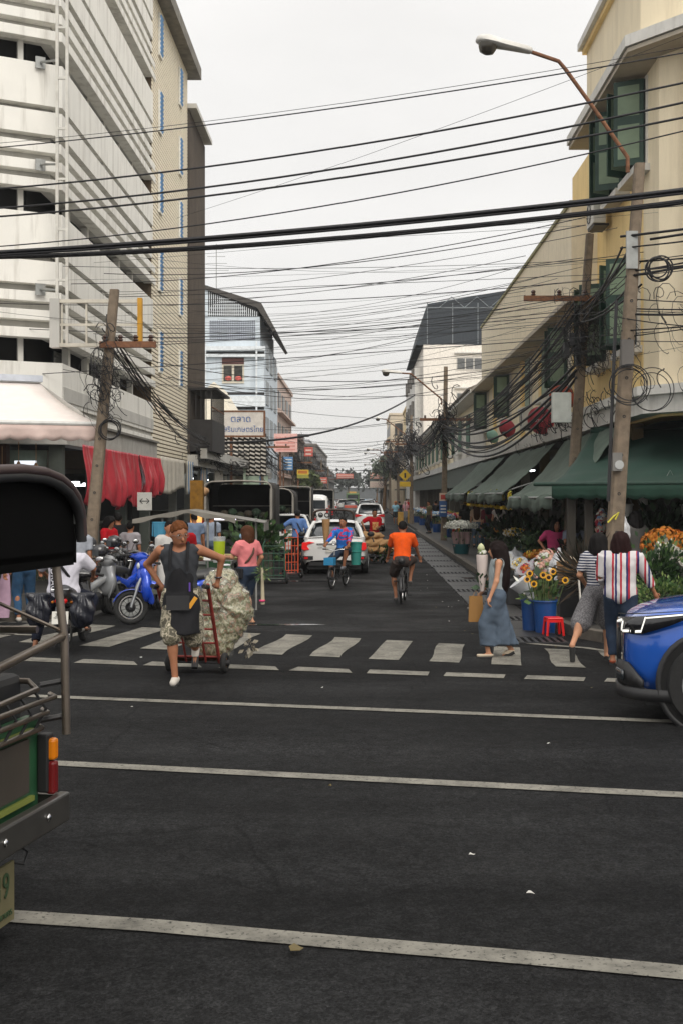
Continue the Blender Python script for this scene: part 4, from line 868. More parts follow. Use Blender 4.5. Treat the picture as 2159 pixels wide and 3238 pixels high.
swag((4.5, 20.2, 6.0), (5.1, 28, 6.3), 12, .12, .012, .2, 'cables joining the thick pole to the crossarm pole', 3)
swag((4.55, 20.2, 6.3), (9.5, 16.5, 6.6), 9, .15, .014, .3, 'cables fanning from the thick pole past the yellow wall', 4)
swag((4.4, 20.2, 5.0), (9.5, 16.5, 5.4), 8, .35, .012, .2, 'lower cables sagging along the corner building', 5)
swag((3.72, 54, 5.4), (3.56, 86, 5.5), 24, .8, .016, .25, 'cables drooping between the midway pole and the next one', 6)
swag((3.56, 86, 5.6), (3.6, 118, 6.0), 20, .8, .02, .3, 'cables drooping past the yellow diamond signs', 7)
swag((3.6, 118, 6.2), (3.6, 150, 6.2), 16, .8, .028, .35, 'distant cable sheaf along the market kerb', 8)
swag((3.6, 150, 6.4), (3.6, 222, 6.4), 12, 1.2, .035, .4, 'farthest cable sheaf along the market kerb', 9)
swag((-4.95, 24, 5.2), (-6.15, 50, 4.4), 10, .7, .012, .15, 'cables drooping from the leaning pole to the shop row', 10)
swag((-6.15, 50, 4.3), (-6.1, 76, 4.8), 18, .9, .018, .25, 'cables drooping in front of the market sign', 11)
swag((-6.1, 76, 4.9), (-6.1, 112, 5.2), 16, .9, .022, .3, 'cables drooping beneath the pink sign', 12)
swag((-6.1, 112, 5.3), (-6.1, 190, 5.3), 14, 1.2, .035, .4, 'distant cable sheaf on the truck side', 13)
wire('cable_bundle', P(1310, 1252, 90), P(560, 1400, 50), 1.1, .035, 'black cable curving across the sky in mid street', strands=3, spread=.08)
def tangle(label, c, n, rad, seed, r=.008):
    rs = random.Random(seed); mb = MB(); c = Vector(c)
    for k in range(n):
        p0 = c + Vector((rs.gauss(0, rad[0]), rs.gauss(0, rad[1]) - .1, rs.gauss(0, rad[2]))); a, b2 = rs.uniform(0, 6.28), rs.uniform(0, 6.28); s1 = rs.uniform(.12, .6) * rad[2]
        pts = [p0 + Vector((math.cos(a + i * .7) * s1 * .7 + i * .02 * math.cos(b2), math.sin(b2 + i * .5) * .1, math.sin(a + i * .6) * s1 * 1.2 - i * .03)) for i in range(rs.randint(5, 12))]
        mb.tube(pts, r * rs.choice((.6, 1, 1.4)), 4)
    return tag(mb.build('wire_tangle', black, smooth=180), label, 'wires', kind='stuff')
tangle('knot of loose wires on the leaning pole', (-4.95, 23.85, 4.55), 60, (.13, .06, .45), 31, .007)
tangle('mass of knotted wires around the crossarm pole', (5.1, 27.7, 5.9), 130, (.3, .12, .45), 32, .007)
tangle('loose wires hanging between the two corner poles', (4.9, 24, 5.3), 60, (.2, 1.8, .4), 33, .005)
tangle('loose wires bunched along the white ledge', (5.2, 31, 4.2), 90, (.12, 4, .22), 34, .008)
tangle('knotted wires on the midway pole', (3.7, 53.8, 5.2), 90, (.3, .1, .55), 35, .014)
tangle('knotted wires on the far pole', (3.56, 85.8, 5.6), 70, (.4, .1, .8), 36, .02)
tangle('wires bunched over the shop row awnings', (-6.2, 54, 3.9), 100, (.15, 5, .25), 37, .012)
tangle('wires knotted under the market sign', (-6.1, 75.8, 4.6), 60, (.3, .1, .6), 38, .018)
tangle('wires fraying above the green corner awning', (6.3, 22.2, 5.2), 30, (.5, .3, .45), 39, .004)
for k, Yp in enumerate((112, 150, 190)): tangle(['distant knotted wires by the blue sign', 'distant knotted wires before the terrace house', 'farthest knotted wires on the truck side'][k], (-6.0, Yp - .2, 5.2), 40, (.5, .1, .9), 40 + k, .03)
for k, Yp in enumerate((118, 150, 185)): tangle(['distant knotted wires beyond the white block', 'distant knotted wires by the cream house', 'farthest knotted wires on the market side'][k], (3.6, Yp - .2, 6.3), 50, (.6, .1, 1.0), 50 + k, .03)
def coil(label, c, r, n, axis='Y', wr=.014):
    t = thing('cable_coil', label, 'cable coil', c, 0, 'coils of spare cable on the poles')
    for k in range(n): MB().ring((random.uniform(-.04, .04), random.uniform(-.03, .03), random.uniform(-.05, .03)), r * random.uniform(.85, 1.1), wr, axis, 36, 5).build('loop', black, t, smooth=180)
    return t
coil('big loose cable coil hung on the thick corner pole', P(1985, 1215, 19.9), .31, 4, wr=.009); coil('large black cable ring against the yellow wall', P(2083, 845, 19), .17, 4, wr=.013)
coil('cable coil hanging on the leaning pole', P(348, 1360, 23.8), .2, 4, wr=.011); coil('wide cable loop drooping at the yellow wall', P(2060, 1230, 20.5), .36, 2, wr=.008)
# satellite dishes on the market hall ledge
def dish(label, c, r, mat, rz, tilt, word=None):
    t = thing('satellite_dish', label, 'satellite dish', c, rz, 'satellite dishes on the market hall ledge'); t.rotation_euler = (tilt, 0, rz)
    MB().lathe([(0.001, 0), (r * .5, .03), (r * .85, .09), (r, .13), (r, .145), (r * .8, .1), (0.001, .015)], axis='Y', n=28).build('reflector', mat, t, smooth=60)
    MB().tube([(0, 0, -r * .9), (0, -.5 * r, -r * .3)], .02).build('feed_arm', darkmetal, t); MB().box((0, -.5 * r, -r * .28), (.09, .12, .09)).build('feed_horn', darkmetal, t)
    MB().tube([(0, .03, 0), (0, .35, -.1), (0, .35, -r - .1)], .03).build('mount', steel, t)
    if word: text(word, .16, white_paint, t, (0, -.0, .05), FACE_CAM, depth=.002)
    return t
dr_ = M('dish_red', s(180, 66, 76), .6, var=.08); do_ = M('dish_orange', s(186, 84, 60), .6, var=.08); dt_ = M('dish_teal', s(150, 190, 172), .5, var=.08)
dish('teal satellite dish at the far end of the group', (4.95, 46.5, 4.36), .27, dt_, -.7, .35); dish('round red satellite dish beside the teal one', (5.05, 42.6, 4.45), .32, dr_, -.6, .3)
dish('large pink red satellite dish behind the small boxes', (5.2, 35.6, 4.3), .42, dr_, -.55, .3, 'true'); dish('orange satellite dish behind the grey switch cabinet', (5.3, 32.4, 4.7), .36, do_, -.5, .3, 't')
# trees closing the vista
def tree(label, c, h, r, seed, col):
    rs = random.Random(seed); t = thing('street_tree', label, 'tree', c, 0, 'trees at the far end of the street')
    MB().tube([(0, 0, 0), (.1, 0, h * .4), (.3, .1, h * .7)], [.28, .2, .12], 7).build('trunk', wood, t, smooth=60); mb = MB()
    for k in range(900):
        a, b2 = rs.uniform(0, 6.28), math.acos(rs.uniform(-.8, 1)); q = r * rs.uniform(.35, 1) * (.75 + .35 * math.sin(3 * a + seed) * math.sin(2 * b2)); x, y, z = q * math.sin(b2) * math.cos(a), q * math.sin(b2) * math.sin(a), h * .78 + q * .75 * math.cos(b2)
        sz = rs.uniform(.12, .3) * max(1, r / 2.2); u = Vector((rs.gauss(0, 1), rs.gauss(0, 1), rs.gauss(0, 1))).normalized(); v = u.orthogonal().normalized(); u2 = u.cross(v); p = Vector((x, y, z))
        mb.add([p - v * sz, p + u2 * sz * .6, p + v * sz, p - u2 * sz * .6], [(0, 1, 2, 3)])
    mb.build('crown', M('leaf_%d' % seed, col, .7, var=.4, scale=2), t); return t
tree('thin pale tree over the far pavement', (3.2, 168, 0), 7.5, 2.6, 3, s(92, 104, 84)); tree('leafy tree behind the parked trucks', (-5.0, 118, 0), 4.6, 1.5, 4, s(86, 98, 62))
tree('round far tree closing the street', (-3.5, 340, 0), 8, 5.5, 5, s(58, 66, 58)); tree('second round tree at the far street end', (4.5, 345, 0), 8, 5.5, 6, s(58, 66, 58))
# ------------------------------------------------------------------ people: smooth bodies from distance fields
def nets(Fd, o, h):
    """surface nets: distance samples on a grid -> smooth quad mesh"""
    nx, ny, nz = Fd.shape; S = Fd < 0
    cs = list(product((0, 1), repeat=3))
    c = [S[i:nx - 1 + i, j:ny - 1 + j, k:nz - 1 + k] for i, j, k in cs]
    cnt = sum(q.astype(np.int8) for q in c); mix = (cnt > 0) & (cnt < 8)
    idx = -np.ones(mix.shape, int); ii = np.argwhere(mix); idx[mix] = np.arange(len(ii))
    pos = np.zeros((len(ii), 3)); num = np.zeros(len(ii))
    for a in range(8):
        for b in range(a + 1, 8):
            da = np.array(cs[b]) - np.array(cs[a])
            if np.abs(da).sum() != 1: continue
            fa = Fd[tuple((ii + cs[a]).T)]; fb = Fd[tuple((ii + cs[b]).T)]; x = (fa < 0) != (fb < 0)
            t = np.where(x, fa / np.where(x, fa - fb, 1), 0)
            pos += np.where(x[:, None], np.array(cs[a]) + t[:, None] * da, 0); num += x
    V = (ii + pos / num[:, None]) * h + o
    fs = []
    for ax in range(3):
        sl0 = [slice(None)] * 3; sl1 = [slice(None)] * 3; sl0[ax] = slice(0, -1); sl1[ax] = slice(1, None)
        e = np.argwhere(S[tuple(sl0)] != S[tuple(sl1)]); u, v = [(1, 2), (2, 0), (0, 1)][ax]
        e = e[(e[:, u] > 0) & (e[:, v] > 0) & (e[:, u] < Fd.shape[u] - 1) & (e[:, v] < Fd.shape[v] - 1)]
        sg = S[tuple(e.T)]; du = np.zeros(3, int); dv = np.zeros(3, int); du[u] = 1; dv[v] = 1
        q = np.stack([idx[tuple((e - du - dv).T)], idx[tuple((e - dv).T)], idx[tuple(e.T)], idx[tuple((e - du).T)]], 1)
        fs.append(np.where(sg[:, None], q, q[:, ::-1]))
    return V, np.concatenate(fs)
def smin(a, b, k): h = np.clip(.5 + .5 * (b - a) / k, 0, 1); return b * (1 - h) + a * h - k * h * (1 - h)
def cone(Q, a, b, ra, rb):
    a = np.array(a, float); b = np.array(b, float); ba = b - a; h = np.clip(((Q - a) @ ba) / max(ba @ ba, 1e-9), 0, 1)
    return np.linalg.norm(Q - a - h[:, None] * ba, axis=1) - (ra + (rb - ra) * h)
def ccone(Q, a, b, ra, rb):             # cone cut flat at both ends
    a = np.array(a, float); b = np.array(b, float); ba = b - a; L_ = np.linalg.norm(ba); n = ba / L_; t = (Q - a) @ n
    r = np.linalg.norm(Q - a - t[:, None] * n, axis=1); return np.maximum(np.maximum(r - (ra + (rb - ra) * np.clip(t / L_, 0, 1)), t - L_), -t)
def ell_(Q, c, r, B=None):
    p = Q - np.array(c, float)
    if B is not None: p = p @ B
    r = np.array(r, float); k0 = np.linalg.norm(p / r, axis=1); k1 = np.linalg.norm(p / r ** 2, axis=1) + 1e-9; return k0 * (k0 - 1) / k1
def field(fn, lo, hi, h, m=4):
    """samples fn on a grid; blocks far from the surface take the block centre's value"""
    lo = np.array(lo, float) - 2.5 * h; nb_ = np.ceil((np.array(hi) + 2.5 * h - lo) / (h * m)).astype(int) + 1
    bc = np.stack(np.meshgrid(*[lo[i] + h * m * np.arange(nb_[i]) + h * (m - 1) / 2 for i in range(3)], indexing='ij'), -1).reshape(-1, 3)
    Fc = fn(bc); near = np.abs(Fc) < h * m * 1.15 + .035
    off = np.stack(np.meshgrid(*[np.arange(m)] * 3, indexing='ij'), -1).reshape(-1, 3)
    bi = np.stack(np.unravel_index(np.nonzero(near)[0], nb_), -1) * m; gi = (bi[:, None, :] + off[None]).reshape(-1, 3)
    Fd = np.repeat(np.repeat(np.repeat(Fc.reshape(nb_), m, 0), m, 1), m, 2); Fd[tuple(gi.T)] = fn(lo + gi * h)
    return nets(Fd, lo, h)
def blob(name, fn, lo, hi, h, mat, parent=None, extra=None, mats=None):
    V, Fc = field(fn, lo, hi, h); V = V.tolist(); Fc = Fc.tolist()
    if extra is not None:
        o = len(V); V += extra.v; Fc += [[i + o for i in f] for f in extra.f]
    me = bpy.data.meshes.new(name); me.from_pydata(V, [], Fc)
    for q in (mats or [mat]): me.materials.append(q)
    me.polygons.foreach_set('use_smooth', [True] * len(me.polygons)); me.update()
    ob = bpy.data.objects.new(name, me); COL.objects.link(ob); ob.parent = parent; return ob
def ik(a, b, l1, l2, hint):
    a, b, hint = (np.array(q, float) for q in (a, b, hint)); d = b - a; L_ = np.linalg.norm(d); L2 = min(L_, (l1 + l2) * .999); x = (l1 * l1 - l2 * l2 + L2 * L2) / (2 * L2); n = d / L_
    y = math.sqrt(max(0, l1 * l1 - x * x)); hint = hint - n * (hint @ n); hint = hint / (np.linalg.norm(hint) + 1e-9); return a + n * x + hint * y, a + n * L2
skin_t = M('skin_tan', s(152, 102, 74), .55, var=.08, scale=14, spec=.35); skin_l = M('skin_light', s(184, 134, 104), .55, var=.08, scale=14, spec=.35); skin_d = M('skin_dark', s(122, 80, 58), .55, var=.08, scale=14, spec=.35)
hair_k = M('hair_black', (.007, .006, .006), .7, var=.3, scale=60, spec=.12); hair_b = M('hair_brown', s(70, 42, 26), .7, var=.35, scale=60, spec=.12); hair_o = M('hair_ginger', s(92, 54, 28), .75, var=.3, scale=60, spec=.12)
hair_r = M('hair_dark_red', s(34, 16, 16), .7, var=.3, scale=60, spec=.12)
def person(label, loc, rz, pose={}, look={}, sc=1.0, res=.016, group=None):
    """body: one continuous surface; clothing, hair, shoes, eyes: its children. Local frame: faces +Y."""
    g = lambda k, d: pose.get(k, d); q = lambda k, d: look.get(k, d)
    t = thing('person', label, 'person', loc, rz, group); t.scale = (sc, sc, sc)
    fat = q('fat', 1.0); A = np.array; hs = q('hs', 1.08)
    pel = A(g('pel', (0, 0, .93)), float); ln, sd, tw = R(g('lean', 2)), R(g('side', 0)), R(g('twist', 0))
    u = A((math.sin(sd), math.sin(ln), math.cos(ln))); u /= np.linalg.norm(u)
    r = A((math.cos(tw), math.sin(tw), -u[0] * .9)); r -= u * (r @ u); r /= np.linalg.norm(r); f = np.cross(u, r)
    B = np.stack([r, f, u], 1); Bp = np.stack([A((1., 0, 0)), A((0, 1., 0)), A((0, 0, 1.))], 1)
    sw = q('shoulder', .175); SH = {k: pel + u * .47 + r * sg * sw for k, sg in (('l', -1), ('r', 1))}
    nb = pel + u * .50; hd = u * .75 + A((0, .0, .25)); hd /= np.linalg.norm(hd)
    hc = nb + hd * .145 + f * .02; hy, hp = R(g('hyaw', 0)), R(g('hpitch', 0))
    hf = f * math.cos(hy) + r * math.sin(hy); hf = hf * math.cos(hp) + hd * math.sin(hp); hf /= np.linalg.norm(hf); hr = np.cross(hf, hd); hr /= np.linalg.norm(hr); hu = np.cross(hr, hf); HB_ = np.stack([hr, hf, hu], 1)
    HP = {k: pel + A((sg * .09, 0, -.04)) for k, sg in (('l', -1), ('r', 1))}
    AN = {'l': A(g('lf', (-.1, 0, .08)), float), 'r': A(g('rf', (.1, 0, .08)), float)}; KN = {}; EL = {}; WR = {}
    for k, sg in (('l', -1), ('r', 1)): KN[k], AN[k] = ik(HP[k], AN[k], .43, .43, g('kh' + k, (sg * .12, 1, .2)))
    DW = {'l': (-.26, .03, .86), 'r': (.26, .03, .86)}
    for k, sg in (('l', -1), ('r', 1)): EL[k], WR[k] = ik(SH[k], A(g(k + 'h', DW[k]), float), .275, .25, g('eh' + k, (sg * .5, -1, -.2)))
    FD = {k: A(g('fd' + k, (0, 1, 0)), float) for k in 'lr'}
    def torso(Q, e=0.0, w=1.0):
        d = ell_(Q, pel, (.158 * fat + e, .112 * fat + e, .13 + e), B)
        d = smin(d, ell_(Q, pel + u * .17, (.138 * fat + e, .100 * fat + e, .17 + e), B), .06)
        d = smin(d, ell_(Q, pel + u * .345, (.155 * fat * w + e, .108 * fat + e, .165 + e), B), .06)
        return smin(d, cone(Q, SH['l'] + r * .02, SH['r'] - r * .02, .052 + e, .052 + e), .07)
    def body(Q):
        d = torso(Q)
        d = smin(d, cone(Q, nb - u * .04, hc - hu * .05, .058, .052), .03)
        Q0 = Q; Q = hc + (Q - hc) / hs
        hd_ = ell_(Q, hc + hu * .022, (.073, .092, .098), HB_); hd_ = smin(hd_, ell_(Q, hc - hu * .045 + hf * .022, (.056, .064, .075), HB_), .04)
        hd_ = smin(hd_, cone(Q, hc + hf * .088 + hu * .0, hc + hf * .108 - hu * .03, .008, .013), .012)
        hd_ = smin(hd_, cone(Q, hc + hf * .082 - hr * .022 - hu * .062, hc + hf * .082 + hr * .022 - hu * .062, .009, .009), .012)
        for sg in (-1, 1): hd_ = smin(hd_, ell_(Q, hc + hr * sg * .075 - hf * .008, (.012, .022, .03), HB_), .008)
        Q = Q0; d = smin(d, hd_ * hs, .02)
        for k, sg in (('l', -1), ('r', 1)):
            d = smin(d, smin(cone(Q, SH[k], EL[k], .05 * min(fat, 1.15), .037), cone(Q, EL[k], WR[k], .039, .025), .02), .03)
            hand = WR[k] + (WR[k] - EL[k]) / .25 * .05; d = smin(d, ell_(Q, hand, (.028, .034, .04), None), .02)
            leg = smin(cone(Q, HP[k], KN[k], .082 * fat, .05), cone(Q, KN[k], AN[k], .05, .034), .03)
            leg = smin(leg, ell_(Q, KN[k] + (AN[k] - KN[k]) * .3 - A((0, .018, 0)), (.05, .055, .11)), .04); d = smin(d, leg, .04)
            d = smin(d, cone(Q, AN[k] + A((0, 0, -.045)) - FD[k] * .03, AN[k] + A((0, 0, -.055)) + FD[k] * .13, .032, .024), .03)
        return d
    fing = MB()
    for k, sg in (('l', -1), ('r', 1)):
        dd = Vector((WR[k] - EL[k]).tolist()).normalized(); side = dd.cross(Vector(f.tolist())); side = side.normalized() if side.length > .1 else Vector((1, 0, 0)); nrm = dd.cross(side).normalized(); grip = g('grip' + k, .35)
        base = Vector(WR[k].tolist()) + dd * .075
        for j in range(4):
            p0 = base + side * (.021 - j * .014); ll = (.026, .030, .028, .022)[j]; pts = [p0 - dd * .02, p0 + dd * ll * .3]; a = 0; p = pts[-1]
            for m_ in range(3): a += grip * 1.5; p = p + (dd * math.cos(a) + nrm * math.sin(a)) * ll; pts.append(p)
            fing.tube(pts, [.009, .009, .0085, .008, .0065], 6)
        p0 = Vector(WR[k].tolist()) + dd * .03 + side * .028; fing.tube([p0 - side * .01, p0 + dd * .025 + side * .016, p0 + dd * .05 + side * .014 + nrm * .015 * grip * 2], [.011, .010, .008], 6)
    allp = np.array([pel, hc, *SH.values(), *KN.values(), *AN.values(), *EL.values(), *WR.values()]); lo = allp.min(0) - .17; hi = allp.max(0) + .17; lo[2] = max(lo[2], -.02 if AN['l'][2] < .3 else lo[2])
    skin = q('skin', skin_t); blob('body', body, lo, hi, res, skin, t, fing)
    wr = q('wrinkle', .0045)
    ph = random.uniform(0, 6)
    def rip(Q): a_ = Q[:, 2] * 17 + 2.2 * np.sin(Q[:, 0] * 13 + ph) + 1.7 * np.sin(Q[:, 1] * 11 - ph); return wr * (np.sin(a_ + Q[:, 0] * 9) * (.6 + .6 * np.sin(Q[:, 2] * 5 + ph)) + .5 * np.sin(2.7 * a_ - Q[:, 0] * 23 + 3 * np.sin(Q[:, 1] * 7)))
    top = q('top', None)
    if top:
        e = top.get('e', .014); hem = top.get('hem', -.06); sl = top.get('sleeve', .6); nk = top.get('neck', .085)
        def shirt(Q):
            d = torso(Q, e, top.get('w', 1.0))
            if top.get('flare'): d = np.minimum(d, np.maximum(ell_(Q, pel + u * .05, (.17 * fat + top['flare'], .125 * fat + top['flare'], .3), B), -(d * 0 - 1)))
            for k in 'lr':
                if sl > 0:
                    s1 = min(sl, 1.0); b = SH[k] + (EL[k] - SH[k]) * s1
                    c_ = ccone(Q, SH[k], b, .058 * min(fat, 1.15) + e, (.052 if sl < 1 else .045) + e * .8); d = smin(d, c_, .03)
                    if sl > 1: d = smin(d, ccone(Q, EL[k], EL[k] + (WR[k] - EL[k]) * (sl - 1), .045 + e * .6, .034 + e * .6), .02)
                else: d = np.maximum(d, -(cone(Q, SH[k] + u * .01, SH[k] + (EL[k] - SH[k]) * .5, .062, .06)))
            d = d + rip(Q); d = np.maximum(d, hem - (Q - pel) @ u)
            d = np.maximum(d, nk - np.linalg.norm(Q - (nb + u * .055 + f * top.get('vneck', .015)), axis=1)); return np.maximum(d, (Q - nb) @ u - .035)
        blob(top.get('name', 'shirt'), shirt, lo, hi, res, top['mat'], t)
    bot = q('bottom', None)
    if bot:
        kind = bot.get('kind', 'shorts'); e = bot.get('e', .014); wl = bot.get('waist', .09)
        def pants(Q):
            d = ell_(Q, pel, (.160 * fat + e, .118 * fat + e, .14 + e), B)
            if kind == 'skirt':
                zh = bot['hem']; mid = (AN['l'] + AN['r']) / 2; c0 = pel; c1 = A((mid[0], mid[1], zh)); tt = np.clip((pel[2] - Q[:, 2]) / (pel[2] - zh), 0, 1); cc = c0 + tt[:, None] * (c1 - c0); p = Q - cc
                ang = np.arctan2(p[:, 1], p[:, 0]); rx = .165 * fat + (bot['wx'] - .165) * tt; ry = .12 * fat + (bot['wy'] - .12) * tt
                rr = np.sqrt((p[:, 0] / rx) ** 2 + (p[:, 1] / ry) ** 2); d2 = (rr - 1) * np.minimum(rx, ry) + bot.get('fold', .012) * tt * np.sin(ang * 7 + tt * 3); d2 = np.maximum(d2, Q[:, 2] - pel[2]); d2 = np.maximum(d2, zh - Q[:, 2]); d = smin(d, d2, .03)
                for k in 'lr': d = smin(d, np.maximum(np.minimum(cone(Q, HP[k], KN[k], .115, .095), cone(Q, KN[k], AN[k], .095, .10)), zh - Q[:, 2]), .09)
            else:
                L1 = bot.get('len', .9)
                for k in 'lr':
                    b = HP[k] + (KN[k] - HP[k]) * min(1, L1); d = smin(d, ccone(Q, HP[k] + (HP[k] - KN[k]) * .05, b, .094 * fat + e, bot.get('w', .075) + e), .03)
                    if L1 > 1: d = smin(d, cone(Q, KN[k], KN[k] + .001, bot.get('w', .068) + e * .6, bot.get('w', .068) + e * .6), .02)
                    if L1 > 1: d = smin(d, ccone(Q, KN[k], KN[k] + (AN[k] - KN[k]) * (L1 - 1), bot.get('w', .068) + e * .6, bot.get('cuff', .058)), .03)
            d = d + rip(Q); return np.maximum(d, (Q - pel) @ u - wl)
        blob({'skirt': 'skirt', 'shorts': 'shorts'}.get(kind, 'trousers'), pants, lo, hi, res, bot['mat'], t)
    st = q('hair', 'short'); hm = q('hairmat', hair_k)
    if st:
        L_ = q('hairlen', .4)
        def hair(Q):
            Q = hc + (Q - hc) / hs; p = Q - hc; x, y, z = p @ hr, p @ hf, p @ hu
            if st == 'short': d = np.maximum(ell_(Q, hc + hu * .026, (.080, .099, .104), HB_), .004 - (z * .78 - y * .62)); d = d + .006 * np.sin(x * 110 + y * 40) * np.sin(z * 95 + y * 90)
            elif st == 'bob':
                d = smin(ell_(Q, hc - hf * .012 + hu * .015, (.108, .118, .118), HB_), ell_(Q, hc - hf * .025 - hu * .10, (.132, .10, .13), HB_), .05); d = np.maximum(d, -ell_(Q, hc + hf * .105 - hu * .05, (.078, .085, .125), HB_)); d = np.maximum(d, -.205 - z + .025 * np.sin(x * 60)); d = d + .004 * np.sin(x * 120 + z * 20)
            else:
                d = ell_(Q, hc + hu * .02 - hf * .008, (.098, .114, .116), HB_); dn = A((0, 0, -1.)) * .9 - f * .1
                d = smin(d, ell_(Q, hc - hf * .055 + dn * (L_ * .5), (.130, .105, L_ * .55 + .06)), .04)
                for sg in (-1, 1): d = smin(d, cone(Q, hc + hr * sg * .078 + hf * .015, hc + hr * sg * .088 + dn * (L_ * .8) + hf * .03, .045, .026), .03)
                d = np.maximum(d, -ell_(Q, hc + hf * .10 - hu * .03, (.062, .085, .095), HB_)); d = d + .004 * np.sin(x * 150)
            return d * hs
        ex = (L_ + .15 if st == 'long' else .2); blob('hair', hair, hc - A((.2, .22, ex + .04)), hc + A((.2, .2, .2)), max(.008, res * .75), hm, t)
    sh = q('shoes', None)
    if sh:
        for k in 'lr':
            def shoe(Q, k=k):
                a = AN[k] + A((0, 0, -.03)) - FD[k] * .035; b = AN[k] + A((0, 0, -.045)) + FD[k] * .135
                d = cone(Q, a, b, .045, .036); d = np.maximum(d, (AN[k][2] - .085) - Q[:, 2] + 0 * d); return np.maximum(d, Q[:, 2] - (AN[k][2] + sh.get('up', .0)))
            blob('shoe', shoe, AN[k] - .2, AN[k] + .2, .010, sh['mat'], t)
            MB().tube([Vector((AN[k] - FD[k] * .06 + A((0, 0, -.078))).tolist()), Vector((AN[k] + FD[k] * .15 + A((0, 0, -.078))).tolist())], [.04, .036], 8).build('sole', sh.get('sole', M('sole_rubber', (.03, .03, .03), .8)), t, smooth=60)
    if q('face', True):
        ew = M('eye_white', (.6, .58, .55), .3); ek = M('eye_dark', (.012, .01, .01), .2); V_ = lambda a: Vector(np.asarray(a).tolist())
        RM = Matrix([[HB_[i][j] for j in range(3)] for i in range(3)])
        for sg in (-1, 1):
            c = hc + (hr * sg * .031 + hf * .083 + hu * .012) * hs; e_ = MB().ell(V_(c), (.016, .006, .008), 10, 6, rot=RM).build('eye', ew, t, smooth=90); MB().ell(V_(c + hf * .004), (.008, .005, .008), 8, 5, rot=RM).build('iris', ek, e_, smooth=90)
            MB().ell(V_(c + hu * .021 + hf * .004), (.022, .006, .006), 8, 5, rot=RM).build('eyebrow', hm, t, smooth=90)
        MB().ell(V_(hc + (hf * .086 - hu * .062) * hs), (.026, .007, .008), 10, 6, rot=RM).build('lips', M('lips', s(120, 60, 54), .5), t, smooth=90)
    t_info = dict(obj=t, pel=pel, SH=SH, EL=EL, WR=WR, hc=hc, hf=hf, hr=hr, hu=hu, u=u, r=r, f=f, nb=nb, AN=AN, KN=KN, HB=HB_)
    return t_info
def strap(info, name, mat, side=1, w=.018, hip=.05, off=.15):
    """shoulder bag strap as a band round the torso"""
    V_ = lambda a: Vector(np.asarray(a).tolist()); u, r, f, pel = info['u'], info['r'], info['f'], info['pel']
    a = info['SH']['r' if side > 0 else 'l'] - r * side * .06 + u * .075; b = pel - r * side * .17 + u * hip
    for sg in (1, -1):
        m = (a + b) / 2 + f * sg * (off + .02); MB().tube([V_(a), V_(a * .62 + b * .38 + f * sg * off), V_(m), V_(a * .25 + b * .75 + f * sg * off * .85), V_(b)], w, 6).build(name, mat, info['obj'], smooth=90)
    return V_(b)
# ------------------------------------------------------------------ vehicles
carwhite = M('car_paint_white', s(222, 222, 220), .25, var=.03, coat=.6, dirt=.12, dcol=s(150, 146, 140)); cargrey = M('car_paint_silver', s(150, 152, 154), .3, .3, var=.04, coat=.5)
cardark = M('car_paint_dark', s(40, 42, 46), .25, var=.05, coat=.6); carblue = M('car_paint_blue', s(30, 88, 184), .2, .2, var=.05, coat=1.0)
plastic = M('black_plastic', (.016, .016, .017), .55, var=.2); redlens = M('red_lens', (.55, .01, .01), .15, var=.1); redlit = M('lit_red_lens', (.75, .012, .012), .35, emit=.22, var=.1); amber = M('amber_lens', s(206, 118, 18), .2, var=.1)
platem = M('plate_white', s(206, 204, 196), .5, var=.05); platek = M('plate_black', (.015, .015, .015), .6)
rimm = M('alloy_rim', s(176, 178, 180), .3, .8, var=.05)
def loft(secs, close=True):
    n = len(secs[0]); vs = [p for q in secs for p in q]; fs = [(i * n + j, i * n + j + 1, (i + 1) * n + j + 1, (i + 1) * n + j) for i in range(len(secs) - 1) for j in range(n - 1)]
    if close: fs += [tuple(range(n - 1, -1, -1)), tuple(range((len(secs) - 1) * n, len(secs) * n))]
    return MB().add(vs, fs)
def sub(o, lv=2):
    md = o.modifiers.new('sub', 'SUBSURF'); md.levels = lv; md.render_levels = lv; o.data.polygons.foreach_set('use_smooth', [True] * len(o.data.polygons)); return o
def wheel(par, c, r, w_=.2, rim=rimm, spokes=5, name='wheel'):
    tyre = MB().lathe([(r * .62, -w_ / 2), (r * .93, -w_ / 2), (r, -w_ * .32), (r, w_ * .32), (r * .93, w_ / 2), (r * .62, w_ / 2)], axis='X', n=28).build(name, rubber, par, smooth=40, loc=c)
    MB().lathe([(r * .64, -w_ * .42), (r * .60, -w_ * .52), (r * .54, -w_ * .50), (r * .52, -w_ * .2), (r * .52, w_ * .2), (r * .54, w_ * .50), (r * .60, w_ * .52), (r * .64, w_ * .42)], axis='X', n=28).build('rim', rim, tyre, smooth=40)
    for sg in (-1, 1):
        mb = MB()
        for k in range(spokes):
            a = 2 * PI * k / spokes
            for da in (-.17, .17): mb.tube([(sg * w_ * .46, .12 * r * math.cos(a), .12 * r * math.sin(a)), (sg * w_ * .48, .57 * r * math.cos(a + da), .57 * r * math.sin(a + da))], [r * .07, r * .05], 5)
        mb.build('spokes', rim, tyre)
        MB().lathe([(r * .13, 0), (r * .13, .02), (r * .05, .03)], (sg * w_ * .46 if sg > 0 else -w_ * .5, 0, 0), 'X', 12).build('hub', rim, tyre)
    return tyre
